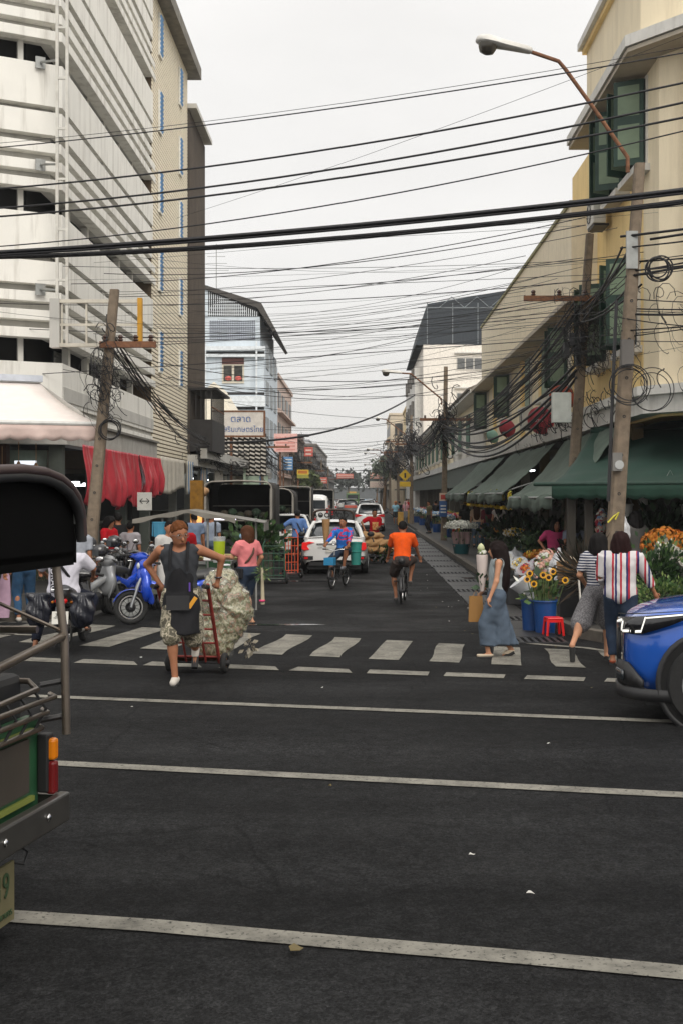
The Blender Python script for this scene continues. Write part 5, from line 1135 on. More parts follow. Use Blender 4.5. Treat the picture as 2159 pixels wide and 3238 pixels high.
def car(name, label, loc, rz, paint, L_=4.6, W_=.9, deck=.98, roof=1.42, kind='sedan', lit=False, plate='4 กจ 8321', cat='car', group='cars in the street traffic', detail=True):
    """passenger car; local +Y is forward, origin under the rear bumper"""
    t = thing(name, label, cat, loc, rz, group); sed = kind == 'sedan'
    st = [(0, .86, .40, deck - .12, .0), (.05, .93, .30, deck - .03, .0), (.40, 1.0, .22, deck, .02), (L_ * .28, 1.0, .20, deck - .02, .02), (L_ * .5, 1.0, .20, deck - .04, .02), (L_ * .7, 1.0, .20, deck - .06, .03), (L_ * .86, .97, .20, deck - .16, .03), (L_ * .97, .88, .25, deck - .28, .02), (L_, .78, .32, deck - .36, .0)]
    secs = []
    for (y, k, zb, zt, cr) in st:
        w_ = W_ * k; h = [(w_ * .90, zb), (w_, zb + .16), (w_, (zb + zt) / 2 + .06), (w_ * .95, zt - .06), (w_ * .82, zt), (0, zt + cr)]
        secs.append([(x, y, z) for x, z in h] + [(-x, y, z) for x, z in h[-2::-1]])
    sub(loft(secs).build('body', paint, t), 2)
    if sed: cb = [(.46, .70, deck - .0, .0), (L_ * .30, .60, roof - .03, .02), (L_ * .42, .62, roof, .03), (L_ * .58, .62, roof - .05, .03), (L_ * .75, .70, deck - .05, .0)]
    else: cb = [(.10, .80, deck - .02, .0), (.36, .68, roof - .05, .02), (L_ * .3, .66, roof, .03), (L_ * .52, .64, roof - .03, .03), (L_ * .74, .74, deck - .05, .0)]
    gs = []; rs = []
    for (y, k, zt, cr) in cb:
        zb = deck - .08; w1 = W_ * .93; w2 = W_ * k * 1.04
        if zt - zb < .1: w2 = w1 * .96
        h = [(w1, zb), (w1 * .4 + w2 * .6, zb * .45 + zt * .55), (w2, max(zt - .05, zb + .01)), (w2 * .8, max(zt, zb + .015)), (0, max(zt, zb + .02) + cr)]
        gs.append([(x, y, z) for x, z in h] + [(-x, y, z) for x, z in h[-2::-1]])
    sub(loft(gs).build('glass', glass_dark, t), 2)
    y0, y1 = cb[1][0] - .12, cb[3][0] + .05; rf = []
    for i in range(7):
        u = i / 6; y = y0 + (y1 - y0) * u; zz = roof + .012 - .05 * (2 * u - 1) ** 2; w2 = W_ * .66
        rf.append([(w2, y, zz - .05), (w2 * .9, y, zz), (0, y, zz + .03), (-w2 * .9, y, zz), (-w2, y, zz - .05)])
    sub(MB().add([p for q_ in rf for p in q_], [(i * 5 + j, i * 5 + j + 1, i * 5 + 6 + j, i * 5 + 5 + j) for i in range(6) for j in range(4)]).build('roof', paint, t, thick=.02), 1)
    for sg in (-1, 1):
        MB().tube([(sg * W_ * .86, cb[0][0] - .02, deck - .03), (sg * W_ * .76, (cb[0][0] + y0) / 2, (deck + roof) / 2 + .02), (sg * W_ * .645, y0 + .03, roof - .03)], [.07 if sed else .10, .055, .05], 6).build('rear_pillar', paint, t, smooth=60)
        MB().tube([(sg * W_ * .88, cb[-1][0], deck - .06), (sg * W_ * .65, y1, roof - .05)], .04, 6).build('front_pillar', paint, t, smooth=60)
        MB().tube([(sg * W_ * .92, L_ * .45, deck - .05), (sg * W_ * .66, L_ * .45, roof - .03)], .03, 6).build('centre_pillar', plastic, t)
        MB().ell((sg * (W_ + .11), L_ * .66, deck + .02), (.11, .06, .075), 12, 8).build('side_mirror', paint if not detail else plastic, t, smooth=60)
        lens = redlit if lit else redlens
        if sed: pl = [(sg * .52, deck - .115), (sg * .66, deck - .085), (sg * .86, deck - .12), (sg * .87, deck - .28), (sg * .80, deck - .33), (sg * .66, deck - .30), (sg * .73, deck - .21), (sg * .69, deck - .155)]
        else: pl = [(sg * .42, deck - .12), (sg * .66, deck - .06), (sg * .87, deck - .08), (sg * .86, deck - .22), (sg * .66, deck - .2)]
        MB().prism([(x * W_ / .9, z) for x, z in pl], -.015, .13, 'Y').build('tail_light', lens, t, bevel=.01)
        MB().lh((min(sg * .56, sg * .84) * W_ / .9, -.005, .40), (max(sg * .56, sg * .84) * W_ / .9, .1, .50)).build('bumper_pocket', plastic, t); MB().lh((min(sg * .70, sg * .8) * W_ / .9, -.012, .42), (max(sg * .70, sg * .8) * W_ / .9, 0, .48)).build('reflector', redlens, t)
        for yy in (.78, L_ - .85): wheel(t, (sg * (W_ - .085), yy, .32), .32)
        for yy in (.78, L_ - .85): MB().lathe([(.37, -.10 * sg), (.37, .032 * sg)], (sg * (W_ - .03), yy, .33), 'X', 24).build('wheel_arch', plastic, t)
    MB().lh((-W_ * .74, -.008, .24), (W_ * .74, .12, .34)).build('diffuser', plastic, t); MB().lh((-W_ * .8, .1, .14), (W_ * .8, L_ - .3, .24)).build('underbody', plastic, t)
    pz = deck - .30 if sed else deck - .22
    MB().lh((-.22, -.022, pz - .08), (.22, -.004, pz + .08)).build('number_plate', platem, t)
    if detail and plate: text(plate, .10, platek, t, (0, -.026, pz), FACE_CAM, depth=.001)
    if sed:
        MB().tube([(-W_ * .8, .06, deck + .015), (-W_ * .4, .02, deck + .045), (0, .0, deck + .05), (W_ * .4, .02, deck + .045), (W_ * .8, .06, deck + .015)], .018, 6).build('deck_lip', paint, t, smooth=60)
        MB().lh((-.46, -.018, deck - .17), (.46, -.002, deck - .135)).build('chrome_strip', chrome, t)
    else:
        MB().box((0, .2, roof + .0), (W_ * 1.2, .28, .04)).build('roof_spoiler', paint, t, bevel=.015); MB().box((0, .03, deck - .07), (W_ * .5, .04, .03)).build('chrome_strip', chrome, t)
        MB().box((0, L_ * .2, roof + .06), (.03, .1, .08)).build('aerial_fin', plastic, t)
    return t
cv = car('sedan', 'white sedan with lit red tail lights in the middle of the street', (-.72, 33, 0), 0, carwhite, lit=True, plate='')
MB().ring((0, -.02, .86), .045, .008, 'Y', 16, 5).build('badge', chrome, cv); text('CIVIC', .055, chrome, cv, (-.36, -.03, .74), FACE_CAM, depth=.002)
car('hatchback_suv', 'white tall hatchback driving away ahead of the sedan', (.53, 72, 0), 0, carwhite, L_=4.4, W_=.9, deck=1.08, roof=1.62, kind='hatch', plate='')
car('parked_car', 'white car parked between the covered trucks', (-3.25, 66, 0), 0, carwhite, L_=4.5, W_=.88, deck=.98, roof=1.5, kind='hatch', plate='')
car('parked_car', 'silver car with open tail beside the man in blue shirt', (-2.35, 39.5, 0), 0, carwhite, L_=4.3, W_=.82, deck=1.0, roof=1.5, kind='hatch', plate='')
for k, (x, Y, p_, lb, kd) in enumerate(((.55, 150, cardark, 'dark car beyond the white hatchback', 'sedan'), (1.25, 172, carwhite, 'white sedan far down the street', 'sedan'), (-3.6, 140, carwhite, 'pale car parked far along the truck side', 'sedan'), (-4.0, 160, cargrey, 'silver car parked behind the pale car', 'sedan'),
        (1.3, 205, M('car_paint_cyan', s(120, 170, 200), .3, coat=.5), 'light blue car in the distant traffic', 'sedan'), (-2.6, 180, carwhite, 'white car in the distant left queue', 'hatch'), (2.2, 240, cargrey, 'grey car at the far end of the traffic', 'hatch'), (-3.9, 205, M('car_paint_maroon', s(110, 40, 40), .3, coat=.5), 'maroon car in the distant left queue', 'sedan'), (.2, 235, carwhite, 'white car at the far end of the traffic', 'hatch'))):
    car('far_car', lb, (x, Y, 0), 0, p_, kind=kd, deck=1.0, roof=1.48, plate='', detail=False)
# covered market trucks
canvas = M('dark_canopy_canvas', s(46, 43, 40), .85, var=.2, scale=4, dirt=.3); frame_s = M('canopy_frame', s(150, 146, 138), .6, .3, dirt=.4, dcol=s(80, 60, 46))
def truck(label, xr, Y, W_, H, L_=3.4, bed=.85, body=cargrey, group='covered pickup trucks parked nose to tail', load=None, round_=.22, inner=None):
    t = thing('covered_truck', label, 'truck', (xr - W_ / 2, Y, 0), 0, group); h = W_ / 2
    prof = [(-h, bed)] + [(-h, H - round_)] + [(-h + round_ * (1 - math.cos(a)), H - round_ + round_ * math.sin(a)) for a in (.5, 1.05, PI / 2)] + [(0, H + .03)] + [(h - round_ * (1 - math.cos(a)), H - round_ + round_ * math.sin(a)) for a in (PI / 2, 1.05, .5)] + [(h, H - round_), (h, bed)]
    vs = [(x, 0, z) for x, z in prof] + [(x, L_, z) for x, z in prof]; n = len(prof)
    MB().add(vs, [(i, i + 1, n + i + 1, n + i) for i in range(n - 1)]).build('canopy', canvas, t, thick=.02, smooth=35)
    MB().tube([(x, -.01, z) for x, z in prof], .028, 6).build('rear_hoop', frame_s, t)
    for sg in (-1, 1):
        for q in range(4): MB().box((sg * (h - .005), .18 + q * .22, (bed + H - round_) / 2), (.03, .035, H - round_ - bed)).build('side_stay', frame_s, t)
        MB().box((sg * (h - .02), -.015, (bed + H) / 2 - .1), (.06, .05, H - bed - .2)).build('rear_post', frame_s, t)
        MB().lh((min(sg * (h - .16), sg * (h - .04)), -.03, bed - .35), (max(sg * (h - .16), sg * (h - .04)), .03, bed - .02)).build('tail_light', redlens, t); wheel(t, (sg * (h - .2), .9, .34), .34)
    MB().lh((-h * .97, 0, bed - .04), (h * .97, L_, bed)).build('bed_floor', darkmetal, t); MB().lh((-h * .95, .0, bed - .5), (h * .95, .06, bed - .02)).build('tailgate', darkmetal, t, bevel=.02); MB().lh((-h * .97, .06, .45), (h * .97, L_, bed - .04)).build('bed_body', body, t)
    MB().lh((-h, L_ - .05, bed), (h, L_, H - .05)).build('front_board', M('canopy_inside', (.012, .012, .012), .9), t)
    MB().box((0, L_ * .5, (bed + H) / 2 + .12), (W_ * .96, .03, .03)).build('inner_rail', frame_s, t)
    sub(loft([[(h * .9, y, .5), (h * .92, y, 1.0), (h * (.9 if a > 1.4 else .9), y, min(a, 1.05)), (h * .75, y, a), (-h * .75, y, a), (-h * .9, y, min(a, 1.05)), (-h * .92, y, 1.0), (-h * .9, y, .5)] for y, a in ((L_ + .05, 1.65), (L_ + 1.2, 1.68), (L_ + 1.8, 1.1), (L_ + 2.7, .95))]).build('cab', body, t), 1)
    MB().lh((-h * .8, -.14, .42), (h * .8, -.02, .54)).build('rear_bumper', darkmetal, t); MB().lh((-.2, -.16, .56), (.2, -.145, .68)).build('number_plate', platem, t)
    if load:
        MB().box((0, .5, bed + .55), (W_ * .9, .6, .04)).build('shelf', M('shelf_grey', s(120, 116, 108), .7), t)
        for q in range(7): MB().ell((-h * .7 + q * W_ * .12, .5, bed + .68 + .05 * (q % 3)), (.15, .2, .13), 10, 6).build('vegetable_sack', M('sack%d' % (q % 3), [s(40, 44, 30), s(48, 42, 32), s(30, 50, 34)][q % 3], .9, var=.4, scale=9), t, smooth=60)
        for q in range(10): MB().ell((-h * .8 + q * W_ * .09, .3, bed + .14), (.13, .18, .14), 8, 6).build('leafy_bundle', M('leafy', s(26, 36, 20), .9, var=.5, scale=14), t)
    return t
truck('nearest covered truck with black open canopy and vegetables inside', -2.62, 36, 1.98, 2.55, load=1)
truck('second covered truck with rounded canopy corner', -2.62, 47.5, 1.75, 2.4, load=1, round_=.35); truck('third covered truck with boxes stacked inside', -2.55, 62.5, 1.85, 2.58, round_=.12); truck('farthest covered truck past the white van', -2.25, 102, 2.1, 2.6, round_=.2, body=cardark)
vn = thing('white_van', 'white passenger van parked between the covered trucks', 'van', (-3.2, 86, 0), 0)
sub(loft([[(w_ * .95, y, .3), (w_, y, .6), (w_, y, 1.15), (w_ * .93, y, zt - .25), (w_ * .75, y, zt), (-w_ * .75, y, zt), (-w_ * .93, y, zt - .25), (-w_, y, 1.15), (-w_, y, .6), (-w_ * .95, y, .3)] for y, w_, zt in ((0, .9, 2.1), (.1, .95, 2.22), (2.6, .95, 2.24), (3.8, .95, 2.15), (4.6, .9, 1.25), (5, .8, 1.0))]).build('body', carwhite, vn), 1)
MB().lh((-.72, -.03, 1.2), (.72, .05, 1.8)).build('rear_window', glass_dark, vn)
for sg in (-1, 1):
    for q in range(3): MB().box((sg * .93, .7 + q * 1.1, 1.55), (.04, .9, .5)).build('side_window', glass_dark, vn)
    MB().lh((min(sg * .8, sg * .92), -.03, .9), (max(sg * .8, sg * .92), .05, 1.25)).build('tail_light', redlens, vn)
    for yy in (1.0, 4.0): wheel(vn, (sg * .8, yy, .34), .34)
pu = thing('far_pickup', 'silver pickup with red tail board far down the street', 'pickup', (-1.15, 138, 0), 0)
sub(loft([[(.88, y, .5), (.9, y, .8), (.86, y, a), (-.86, y, a), (-.9, y, .8), (-.88, y, .5)] for y, a in ((0, 1.05), (.1, 1.1), (2, 1.1), (3.9, 1.1), (5, .95))]).build('body', cargrey, pu), 1)
sub(loft([[(.84, y, 1.0), (.7, y, a), (-.7, y, a), (-.84, y, 1.0)] for y, a in ((1.7, 1.1), (1.95, 1.72), (3.2, 1.72), (3.9, 1.1))]).build('cab_glass', glass_dark, pu), 1)
MB().lh((-.68, 2.0, 1.68), (.68, 3.2, 1.78)).build('roof', cargrey, pu); MB().lh((-.7, -.05, .72), (.7, .02, 1.02)).build('tail_board', M('board_red', s(206, 92, 70), .6), pu); MB().lh((-.85, -.12, .4), (.85, .02, .55)).build('rear_bumper', chrome, pu)
for sg in (-1, 1):
    for yy in (1.0, 4.1): wheel(pu, (sg * .78, yy, .36), .36)
gt = thing('green_truck', 'green lorry approaching in the distance', 'truck', (-1.4, 212, 0), 0)
MB().lh((-1.1, 0, .6), (1.1, 1.6, 2.5)).build('cab', M('lorry_green', s(90, 124, 76), .5), gt, bevel=.1); MB().lh((-.9, -.05, 1.5), (.9, .05, 2.2)).build('windscreen', glass_dark, gt); MB().lh((-1.15, 1.7, .9), (1.15, 7, 2.8)).build('load_box', M('lorry_box', s(120, 120, 96), .7), gt)
MB().lh((-.6, .4, 2.5), (.6, 1.2, 2.8)).build('roof_sign', M('roof_sign', s(220, 170, 90), .6), gt)
for sg in (-1, 1):
    MB().lh((sg * .7 - .15, -.06, .9), (sg * .7 + .15, .02, 1.1)).build('headlamp', white_paint, gt)
    for yy in (.9, 5.6): wheel(gt, (sg * .95, yy, .45), .45)
# blue crossover entering from the right, nose to the left
sv = thing('blue_crossover', 'glossy blue crossover with lit headlamp cutting in at the corner', 'car', (2.68, 12.4, 0), R(90) - R(12.5)); sv.scale = (1.03, 1.03, 1.11)
# local +Y = forward (nose) after rotation, so build nose at y=0 and tail at y=-4.3 ; near side is local -X (camera side)
st = [(0.02, .62, .44, .80), (-.05, .74, .34, .86), (-.20, .84, .26, .93), (-.45, .885, .23, .985), (-.8, .90, .23, 1.03), (-1.15, .905, .24, 1.06), (-1.6, .905, .24, 1.07), (-2.6, .905, .24, 1.06), (-3.6, .90, .26, 1.06), (-4.2, .8, .35, 1.0)]
secs = []
for (y, w_, zb, zt) in st:
    h = [(w_ * .86, zb), (w_ * .985, zb + .10), (w_, zb + (zt - zb) * .45), (w_ * .99, zb + (zt - zb) * .72), (w_ * .93, zt - .045), (w_ * .72, zt), (0, zt + .03)]; secs.append([(x, y, z) for x, z in h] + [(-x, y, z) for x, z in h[-2::-1]])
sub(loft(secs).build('body', carblue, sv), 2)
gs = []
for (y, w_, zt) in ((-1.25, .82, 1.06), (-1.95, .66, 1.50), (-2.7, .66, 1.56), (-3.6, .64, 1.48), (-4.05, .74, 1.05)):
    h = [(.84, 1.0), (w_ * 1.06, (1.0 + zt) / 2 + .02), (w_, zt - .02), (0, zt + .02)]; gs.append([(x, y, z) for x, z in h] + [(-x, y, z) for x, z in h[-2::-1]])
sub(loft(gs).build('glass', glass_dark, sv), 2)
def side_patch(name, mat, pts, off=.012, th=.03):     # panel on the near flank/nose corner following the body curve; pts (y, z)
    vs = []
    def wy(y):
        ys = [q[0] for q in st][::-1]; ws = [q[1] for q in st][::-1]; return float(np.interp(y, ys, ws))
    for y, z in pts: vs.append((-(wy(y) + off), y, z))
    return MB().add(vs, [tuple(range(len(vs)))]).build(name, mat, sv, thick=th)
# nose: lamp wraps from the front round the near wing
head_k = M('headlamp_dark', (.012, .012, .014), .08, var=.1, spec=.8); head_w = M('headlamp_led', (1.0, .97, .9), .3, emit=.7, var=0); 
def corner(u):         # path round the nose on the near side: u in metres from the nose tip
    xs = [(-.30, .045), (-.52, .03), (-.70, -.02), (-.80, -.10), (-.865, -.22), (-.905, -.45), (-.915, -.8), (-.92, -1.1)]
    d = [0]
    for a, b in zip(xs[:-1], xs[1:]): d.append(d[-1] + math.hypot(b[0] - a[0], b[1] - a[1]))
    return float(np.interp(u, d, [q[0] for q in xs])), float(np.interp(u, d, [q[1] for q in xs]))
def wrap(name, mat, top, bot, off=.0, th=.02, n=14, u0=0.0, u1=1.0):  # band between z curves top/bot (u,z lists) on the nose path
    vs = []
    for i in range(n + 1):
        u = u0 + (u1 - u0) * i / n; x, y = corner(u); zt = float(np.interp(u, [q[0] for q in top], [q[1] for q in top])); zb = float(np.interp(u, [q[0] for q in bot], [q[1] for q in bot])); k = 1 + off / .9
        vs += [(x * k, y + off * (1 if u < .45 else 0), zb), (x * k, y + off * (1 if u < .45 else 0), zt)]
    return MB().add(vs, [(2 * i, 2 * i + 2, 2 * i + 3, 2 * i + 1) for i in range(n)]).build(name, mat, sv, thick=th, smooth=180)
hl = wrap('headlamp', head_k, [(.05, .855), (.4, .885), (.7, .918), (1.12, .955)], [(.05, .80), (.3, .75), (.6, .75), (.85, .83), (1.12, .94)], .014, .03, 16, .12, 1.12)
def led(name, a, b, w_, off=.034):
    return wrap(name, head_w, [(a[0], a[1] + w_), (b[0], b[1] + w_)], [(a[0], a[1]), (b[0], b[1])], off, .012, 6, min(a[0], b[0]), max(a[0], b[0]))
led('led_bar', (.64, .888), (1.06, .938), .012); led('led_bar', (.24, .825), (.38, .85), .018); led('led_bar', (.38, .765), (.415, .83), .024); led('led_bar', (.415, .757), (.48, .762), .02); led('led_bar', (.54, .762), (.60, .768), .02); led('led_bar', (.60, .77), (.64, .88), .026)
wrap('grille', plastic, [(0, .80), (.3, .76)], [(0, .42), (.3, .50)], .012, .03, 6, -.02, .22)
wrap('fog_pocket', plastic, [(.05, .50), (.45, .50), (.62, .36)], [(.05, .30), (.62, .30)], .012, .03, 10, .05, .62); wrap('fog_lamp', glass_dark, [(.2, .43), (.42, .43)], [(.2, .34), (.42, .34)], .035, .02, 6, .2, .42)
wrap('lower_bumper', plastic, [(0, .29), (1.1, .29)], [(0, .19), (1.1, .19)], .016, .04, 14, -.05, 1.12); wrap('hood_seam', plastic, [(.1, .893), (.5, .925), (1.1, .975)], [(.1, .885), (.5, .917), (1.1, .969)], .012, .008, 12, .1, 1.1)
for sg in (-1, 1):
    for y in (-.72, -3.35):
        wheel(sv, (sg * .85, y, .34), .34, .22, rimm, 5); MB().ring((sg * .895, y, .35), .41, .028, 'X', 32, 6, sq=.9).build('arch_trim', plastic, sv, smooth=60); MB().lathe([(.39, -.14 * sg), (.39, .02 * sg)], (sg * .895, y, .35), 'X', 30).build('wheel_well', M('wheel_well_black', (.004, .004, .004), .95), sv)
    MB().lh((min(sg * .86, sg * .93), -3.0, .2), (max(sg * .86, sg * .93), -1.28, .34)).build('sill_trim', plastic, sv); MB().ell((sg * 1.0, -1.55, 1.1), (.11, .09, .08)).build('side_mirror', carblue, sv, smooth=60)
    MB().tube([(sg * .84, -1.2, 1.05), (sg * .68, -1.95, 1.5), (sg * .68, -2.8, 1.54), (sg * .72, -3.9, 1.2)], .035, 6).build('roof_rail', carblue, sv, smooth=60)
MB().lh((-.84, -4.1, .15), (.84, -.2, .26)).build('underbody', plastic, sv)
# ---------------- motorcycles
def wheel2(par, c, r, tw=.045, disc=True, name='wheel', spokes=12, rim=None):   # spoked wheel turning about local X
    rim = rim or chrome; ty = MB().ring((0, 0, 0), r - tw, tw, 'X', 32, 8, sq=1.05).build(name, rubber, par, smooth=60, loc=c); MB().ring((0, 0, 0), r - tw * 2.1, tw * .38, 'X', 28, 6, sq=1.6).build('rim', rim, ty, smooth=60)
    mb = MB()
    for k in range(spokes): a = 2 * PI * k / spokes; mb.tube([(.02 * (-1) ** k, .02 * math.cos(a), .02 * math.sin(a)), (0, (r - tw * 2) * math.cos(a + .25), (r - tw * 2) * math.sin(a + .25))], .004, 4)
    mb.tube([(-.06, 0, 0), (.06, 0, 0)], .035, 10); mb.build('spokes', darkmetal, ty)
    if disc: MB().ring((.045, 0, 0), r * .42, r * .12, 'X', 24, 4, sq=.06).build('brake_disc', steel, ty)
    return ty
seat_m = M('seat_vinyl', (.02, .02, .021), .45, var=.2)
def motorbike(label, loc, rz, body, lean=0.0, plate=('1 กด', '7461'), mirrors=True, group='motorcycles at the left corner', shield=True, box=False):
    """underbone motorcycle; rear axle over the origin, +Y forward"""
    t = thing('motorcycle', label, 'motorcycle', loc, rz, group); t.rotation_euler[1] = lean
    wheel2(t, (0, 0, .285), .285); fw = wheel2(t, (0, 1.23, .285), .285)
    for sg in (-1, 1):
        MB().tube([(sg * .08, 1.23, .285), (sg * .075, 1.12, .62), (sg * .06, 1.02, .88)], [.022, .026, .03], 8).build('fork_leg', M('fork_silver', s(170, 172, 174), .3, .8), t, smooth=60)
        MB().tube([(sg * .12, .02, .30), (sg * .12, .12, .62)], [.02, .02], 8).build('rear_shock', darkmetal, t); MB().tube([(sg * .13, .11, .60), (sg * .13, .03, .36)], .034, 8).build('spring', M('spring_grey', s(120, 120, 122), .4, .6), t)
        MB().tube([(0, .92, 1.0), (sg * .18, .90, 1.02), (sg * .34, .80, 1.0)], .014, 8).build('handlebar', darkmetal, t); MB().tube([(sg * .26, .845, 1.01), (sg * .37, .785, .995)], .022, 8).build('grip', rubber, t); MB().tube([(sg * .27, .87, .99), (sg * .36, .84, .975)], .008, 6).build('brake_lever', chrome, t)
        if mirrors: MB().tube([(sg * .24, .88, 1.02), (sg * .27, .86, 1.14), (sg * .30, .84, 1.2)], .007, 6).build('mirror_stalk', chrome, t); MB().ell((sg * .31, .835, 1.225), (.065, .015, .045)).build('mirror', plastic, t, smooth=60); MB().ell((sg * .31, .822, 1.225), (.056, .006, .037)).build('mirror_glass', chrome, t, smooth=60)
        MB().tube([(sg * .16, .45, .30), (sg * .24, .45, .29)], .016, 6).build('foot_peg', rubber, t); MB().ell((sg * .13, -.22, .70), (.025, .05, .02)).build('rear_indicator', amber, t, smooth=60)
    # front mudguard over the wheel
    mg = []
    for i in range(9):
        a = R(15 + i * 17); mg.append([(x, 1.23 + (.315 if abs(x) < .05 else .30) * math.cos(a), .285 + (.315 if abs(x) < .05 else .30) * math.sin(a)) for x in (-.075, -.05, 0, .05, .075)])
    sub(MB().add([p for q in mg for p in q], [(i * 5 + j, i * 5 + j + 1, i * 5 + 6 + j, i * 5 + 5 + j) for i in range(8) for j in range(4)]).build('front_mudguard', body, t, thick=.008), 1)
    # headlamp cowl
    blob('headlamp_cowl', lambda Q: smin(ell_(Q, (0, .98, .98), (.15, .13, .11)), smin(cone(Q, (-.2, .93, 1.0), (.2, .93, 1.0), .045, .045), ell_(Q, (0, 1.04, .80), (.10, .09, .18)), .05), .05), (-.3, .75, .6), (.3, 1.2, 1.15), .018, body, t)
    MB().ell((0, 1.09, .97), (.085, .04, .06), 14, 8).build('headlamp', M('headlamp_clear', s(190, 196, 200), .08, var=.1), t, smooth=60)
    if shield:   # leg shields sweep down from the steering head
        for sg in (-1, 1):
            sub(MB().add([(sg * .02, 1.02, .78), (sg * .16, .98, .74), (sg * .21, .90, .56), (sg * .20, .84, .38), (sg * .12, .88, .28), (sg * .04, .98, .40)], [(0, 1, 2, 5), (5, 2, 3, 4)]).build('leg_shield', body, t, thick=.02), 2)
    blob('front_fairing', lambda Q: np.maximum(smin(ell_(Q, (0, .97, .62), (.20, .10, .26)), ell_(Q, (0, 1.0, .84), (.15, .10, .16)), .05), .90 - Q[:, 1] - .12 * np.abs(Q[:, 0])), (-.25, .8, .3), (.25, 1.15, 1.05), .018, body, t) if shield else None
    blob('frame_cover', lambda Q: smin(cone(Q, (0, .92, .68), (0, .45, .50), .06, .075), smin(cone(Q, (0, .45, .52), (0, .0, .66), .09, .10), cone(Q, (0, .0, .66), (0, -.28, .74), .10, .05), .05), .06), (-.2, -.4, .3), (.2, 1.05, .9), .02, body, t)
    blob('engine', lambda Q: np.minimum(ell_(Q, (0, .48, .30), (.13, .17, .10)), cone(Q, (0, .5, .34), (0, .75, .38), .08, .07)), (-.2, .25, .15), (.2, .9, .5), .02, darkmetal, t)
    blob('seat', lambda Q: np.maximum(smin(cone(Q, (0, .42, .74), (0, -.12, .80), .10, .12), cone(Q, (0, -.12, .80), (0, -.30, .82), .12, .09), .04), .72 - Q[:, 2]), (-.2, -.45, .68), (.2, .6, .98), .018, seat_m, t)
    MB().tube([(.16, .5, .25), (.17, .15, .27), (.17, -.05, .33)], [.022, .026, .03], 8).build('exhaust_pipe', steel, t, smooth=60); MB().tube([(.18, .0, .31), (.19, -.30, .42)], [.05, .055], 12).build('silencer', darkmetal, t, smooth=60)
    MB().tube([(-.11, 0, .285), (-.11, .4, .32)], [.03, .035], 8).build('chain_case', darkmetal, t); MB().tube([(-.1, .35, .2), (-.22, .30, .02)], .012, 6).build('side_stand', darkmetal, t)
    rg = []
    for i in range(6):
        a = R(70 + i * 20); rg.append([(x, .33 * math.cos(a), .285 + .33 * math.sin(a)) for x in (-.06, 0, .06)])
    MB().add([p for q in rg for p in q], [(i * 3 + j, i * 3 + j + 1, i * 3 + 4 + j, i * 3 + 3 + j) for i in range(5) for j in range(2)]).build('rear_mudguard', plastic, t, thick=.01, smooth=180)
    MB().ell((0, -.30, .72), (.09, .04, .05)).build('tail_light', redlens, t, smooth=60)
    MB().tube([(-.1, -.1, .86), (-.11, -.36, .88), (.11, -.36, .88), (.1, -.1, .86)], .012, 6).build('grab_rail', chrome, t)
    if plate:
        pl = MB().box((0, -.36, .50), (.22, .008, .17), rx=-.2).build('number_plate', platem, t); text(plate[0], .065, platek, pl, (0, -.372, .535), (R(78), 0, 0), depth=.001); text('กรุงเทพมหานคร', .026, platek, pl, (0, -.368, .50), (R(78), 0, 0), depth=.001); text(plate[1], .065, platek, pl, (0, -.362, .462), (R(78), 0, 0), depth=.001)
    return t
bikeblue = M('bike_blue', s(20, 70, 190), .22, .2, var=.06, coat=.8); bikeblack = M('bike_black', (.015, .015, .017), .25, var=.1, coat=.5); bikewhite = M('bike_white', s(206, 206, 204), .3, coat=.4); bikered = M('bike_red', s(150, 24, 30), .3, coat=.5)
b1 = G(415, 1975); fdir = Vector((-1, -.28, 0)).normalized(); rz1 = math.atan2(-fdir.x, fdir.y); b1o = Vector((b1.x, b1.y, 0)) - fdir * 1.23
motorbike('bright blue motorcycle parked with its front wheel turned to the crossing', b1o, rz1, bikeblue, .08, None)
b2 = Vector((-4.55, 22.0, 0)); motorbike('blue motorcycle seen from behind with white number plate', b2, -.42, bikeblue, .06)
motorbike('black motorcycle carrying the rider in the white shirt', (-4.05, 16.75, 0), .03, bikeblack, 0, ('3 ขม', '9918'))
motorbike('silver motorcycle parked just behind the rider', (-5.0, 20.8, 0), -.5, cargrey, .06, None); motorbike('black motorcycle behind the blue ones with a helmet on it', (-4.7, 24.0, 0), .3, bikeblack, .05, None); motorbike('black motorcycle beside the leaning pole', (-5.3, 22.6, 0), -.7, bikeblack, .05, None); motorbike('black motorcycle parked beyond the blue front cowl', (-3.7, 23.2, 0), .9, bikeblack, .05, None)
def helmet(label, c, mat, rz=0.0, band_=None):
    t = thing('helmet', label, 'helmet', c, rz, 'helmets hung on the motorcycles')
    blob('shell', lambda Q: np.maximum(np.maximum(ell_(Q, (0, 0, 0), (.125, .145, .13)), -.10 - Q[:, 2]), -np.maximum(ell_(Q, (0, .14, -.06), (.1, .1, .07)), -1)), (-.15, -.17, -.12), (.15, .17, .15), .014, mat, t)
    MB().sheet(lambda u, v: (.128 * math.sin((u - .5) * 2), .148 * math.cos((u - .5) * 2), -.08 + .1 * v), 12, 4).build('visor', M('visor_smoke', (.05, .055, .06), .05), t, smooth=180)
    if band_: MB().tube([(.13 * math.cos(a) * .8, .14 * math.sin(a), .128 * math.cos(a * .0) * .62 + .03 * math.sin(a)) for a in np.linspace(-2.5, .6, 12)], .012, 6).build('stripe', band_, t, smooth=90)
    return t
hk = M('helmet_black', (.02, .02, .022), .2, var=.1, coat=.6)
helmet('matt black helmet hung beside the leaning pole', P(283, 1718, 22.4), M('helmet_matt', (.035, .036, .04), .5), 2.4); helmet('black helmet with white stripes resting on a motorcycle', P(318, 1742, 21.4), hk, 2.2, white_paint); helmet('glossy black helmet above the blue headlamp cowl', P(362, 1714, 22.9), hk, 2.0, M('helmet_grey_stripe', s(150, 150, 152), .4))
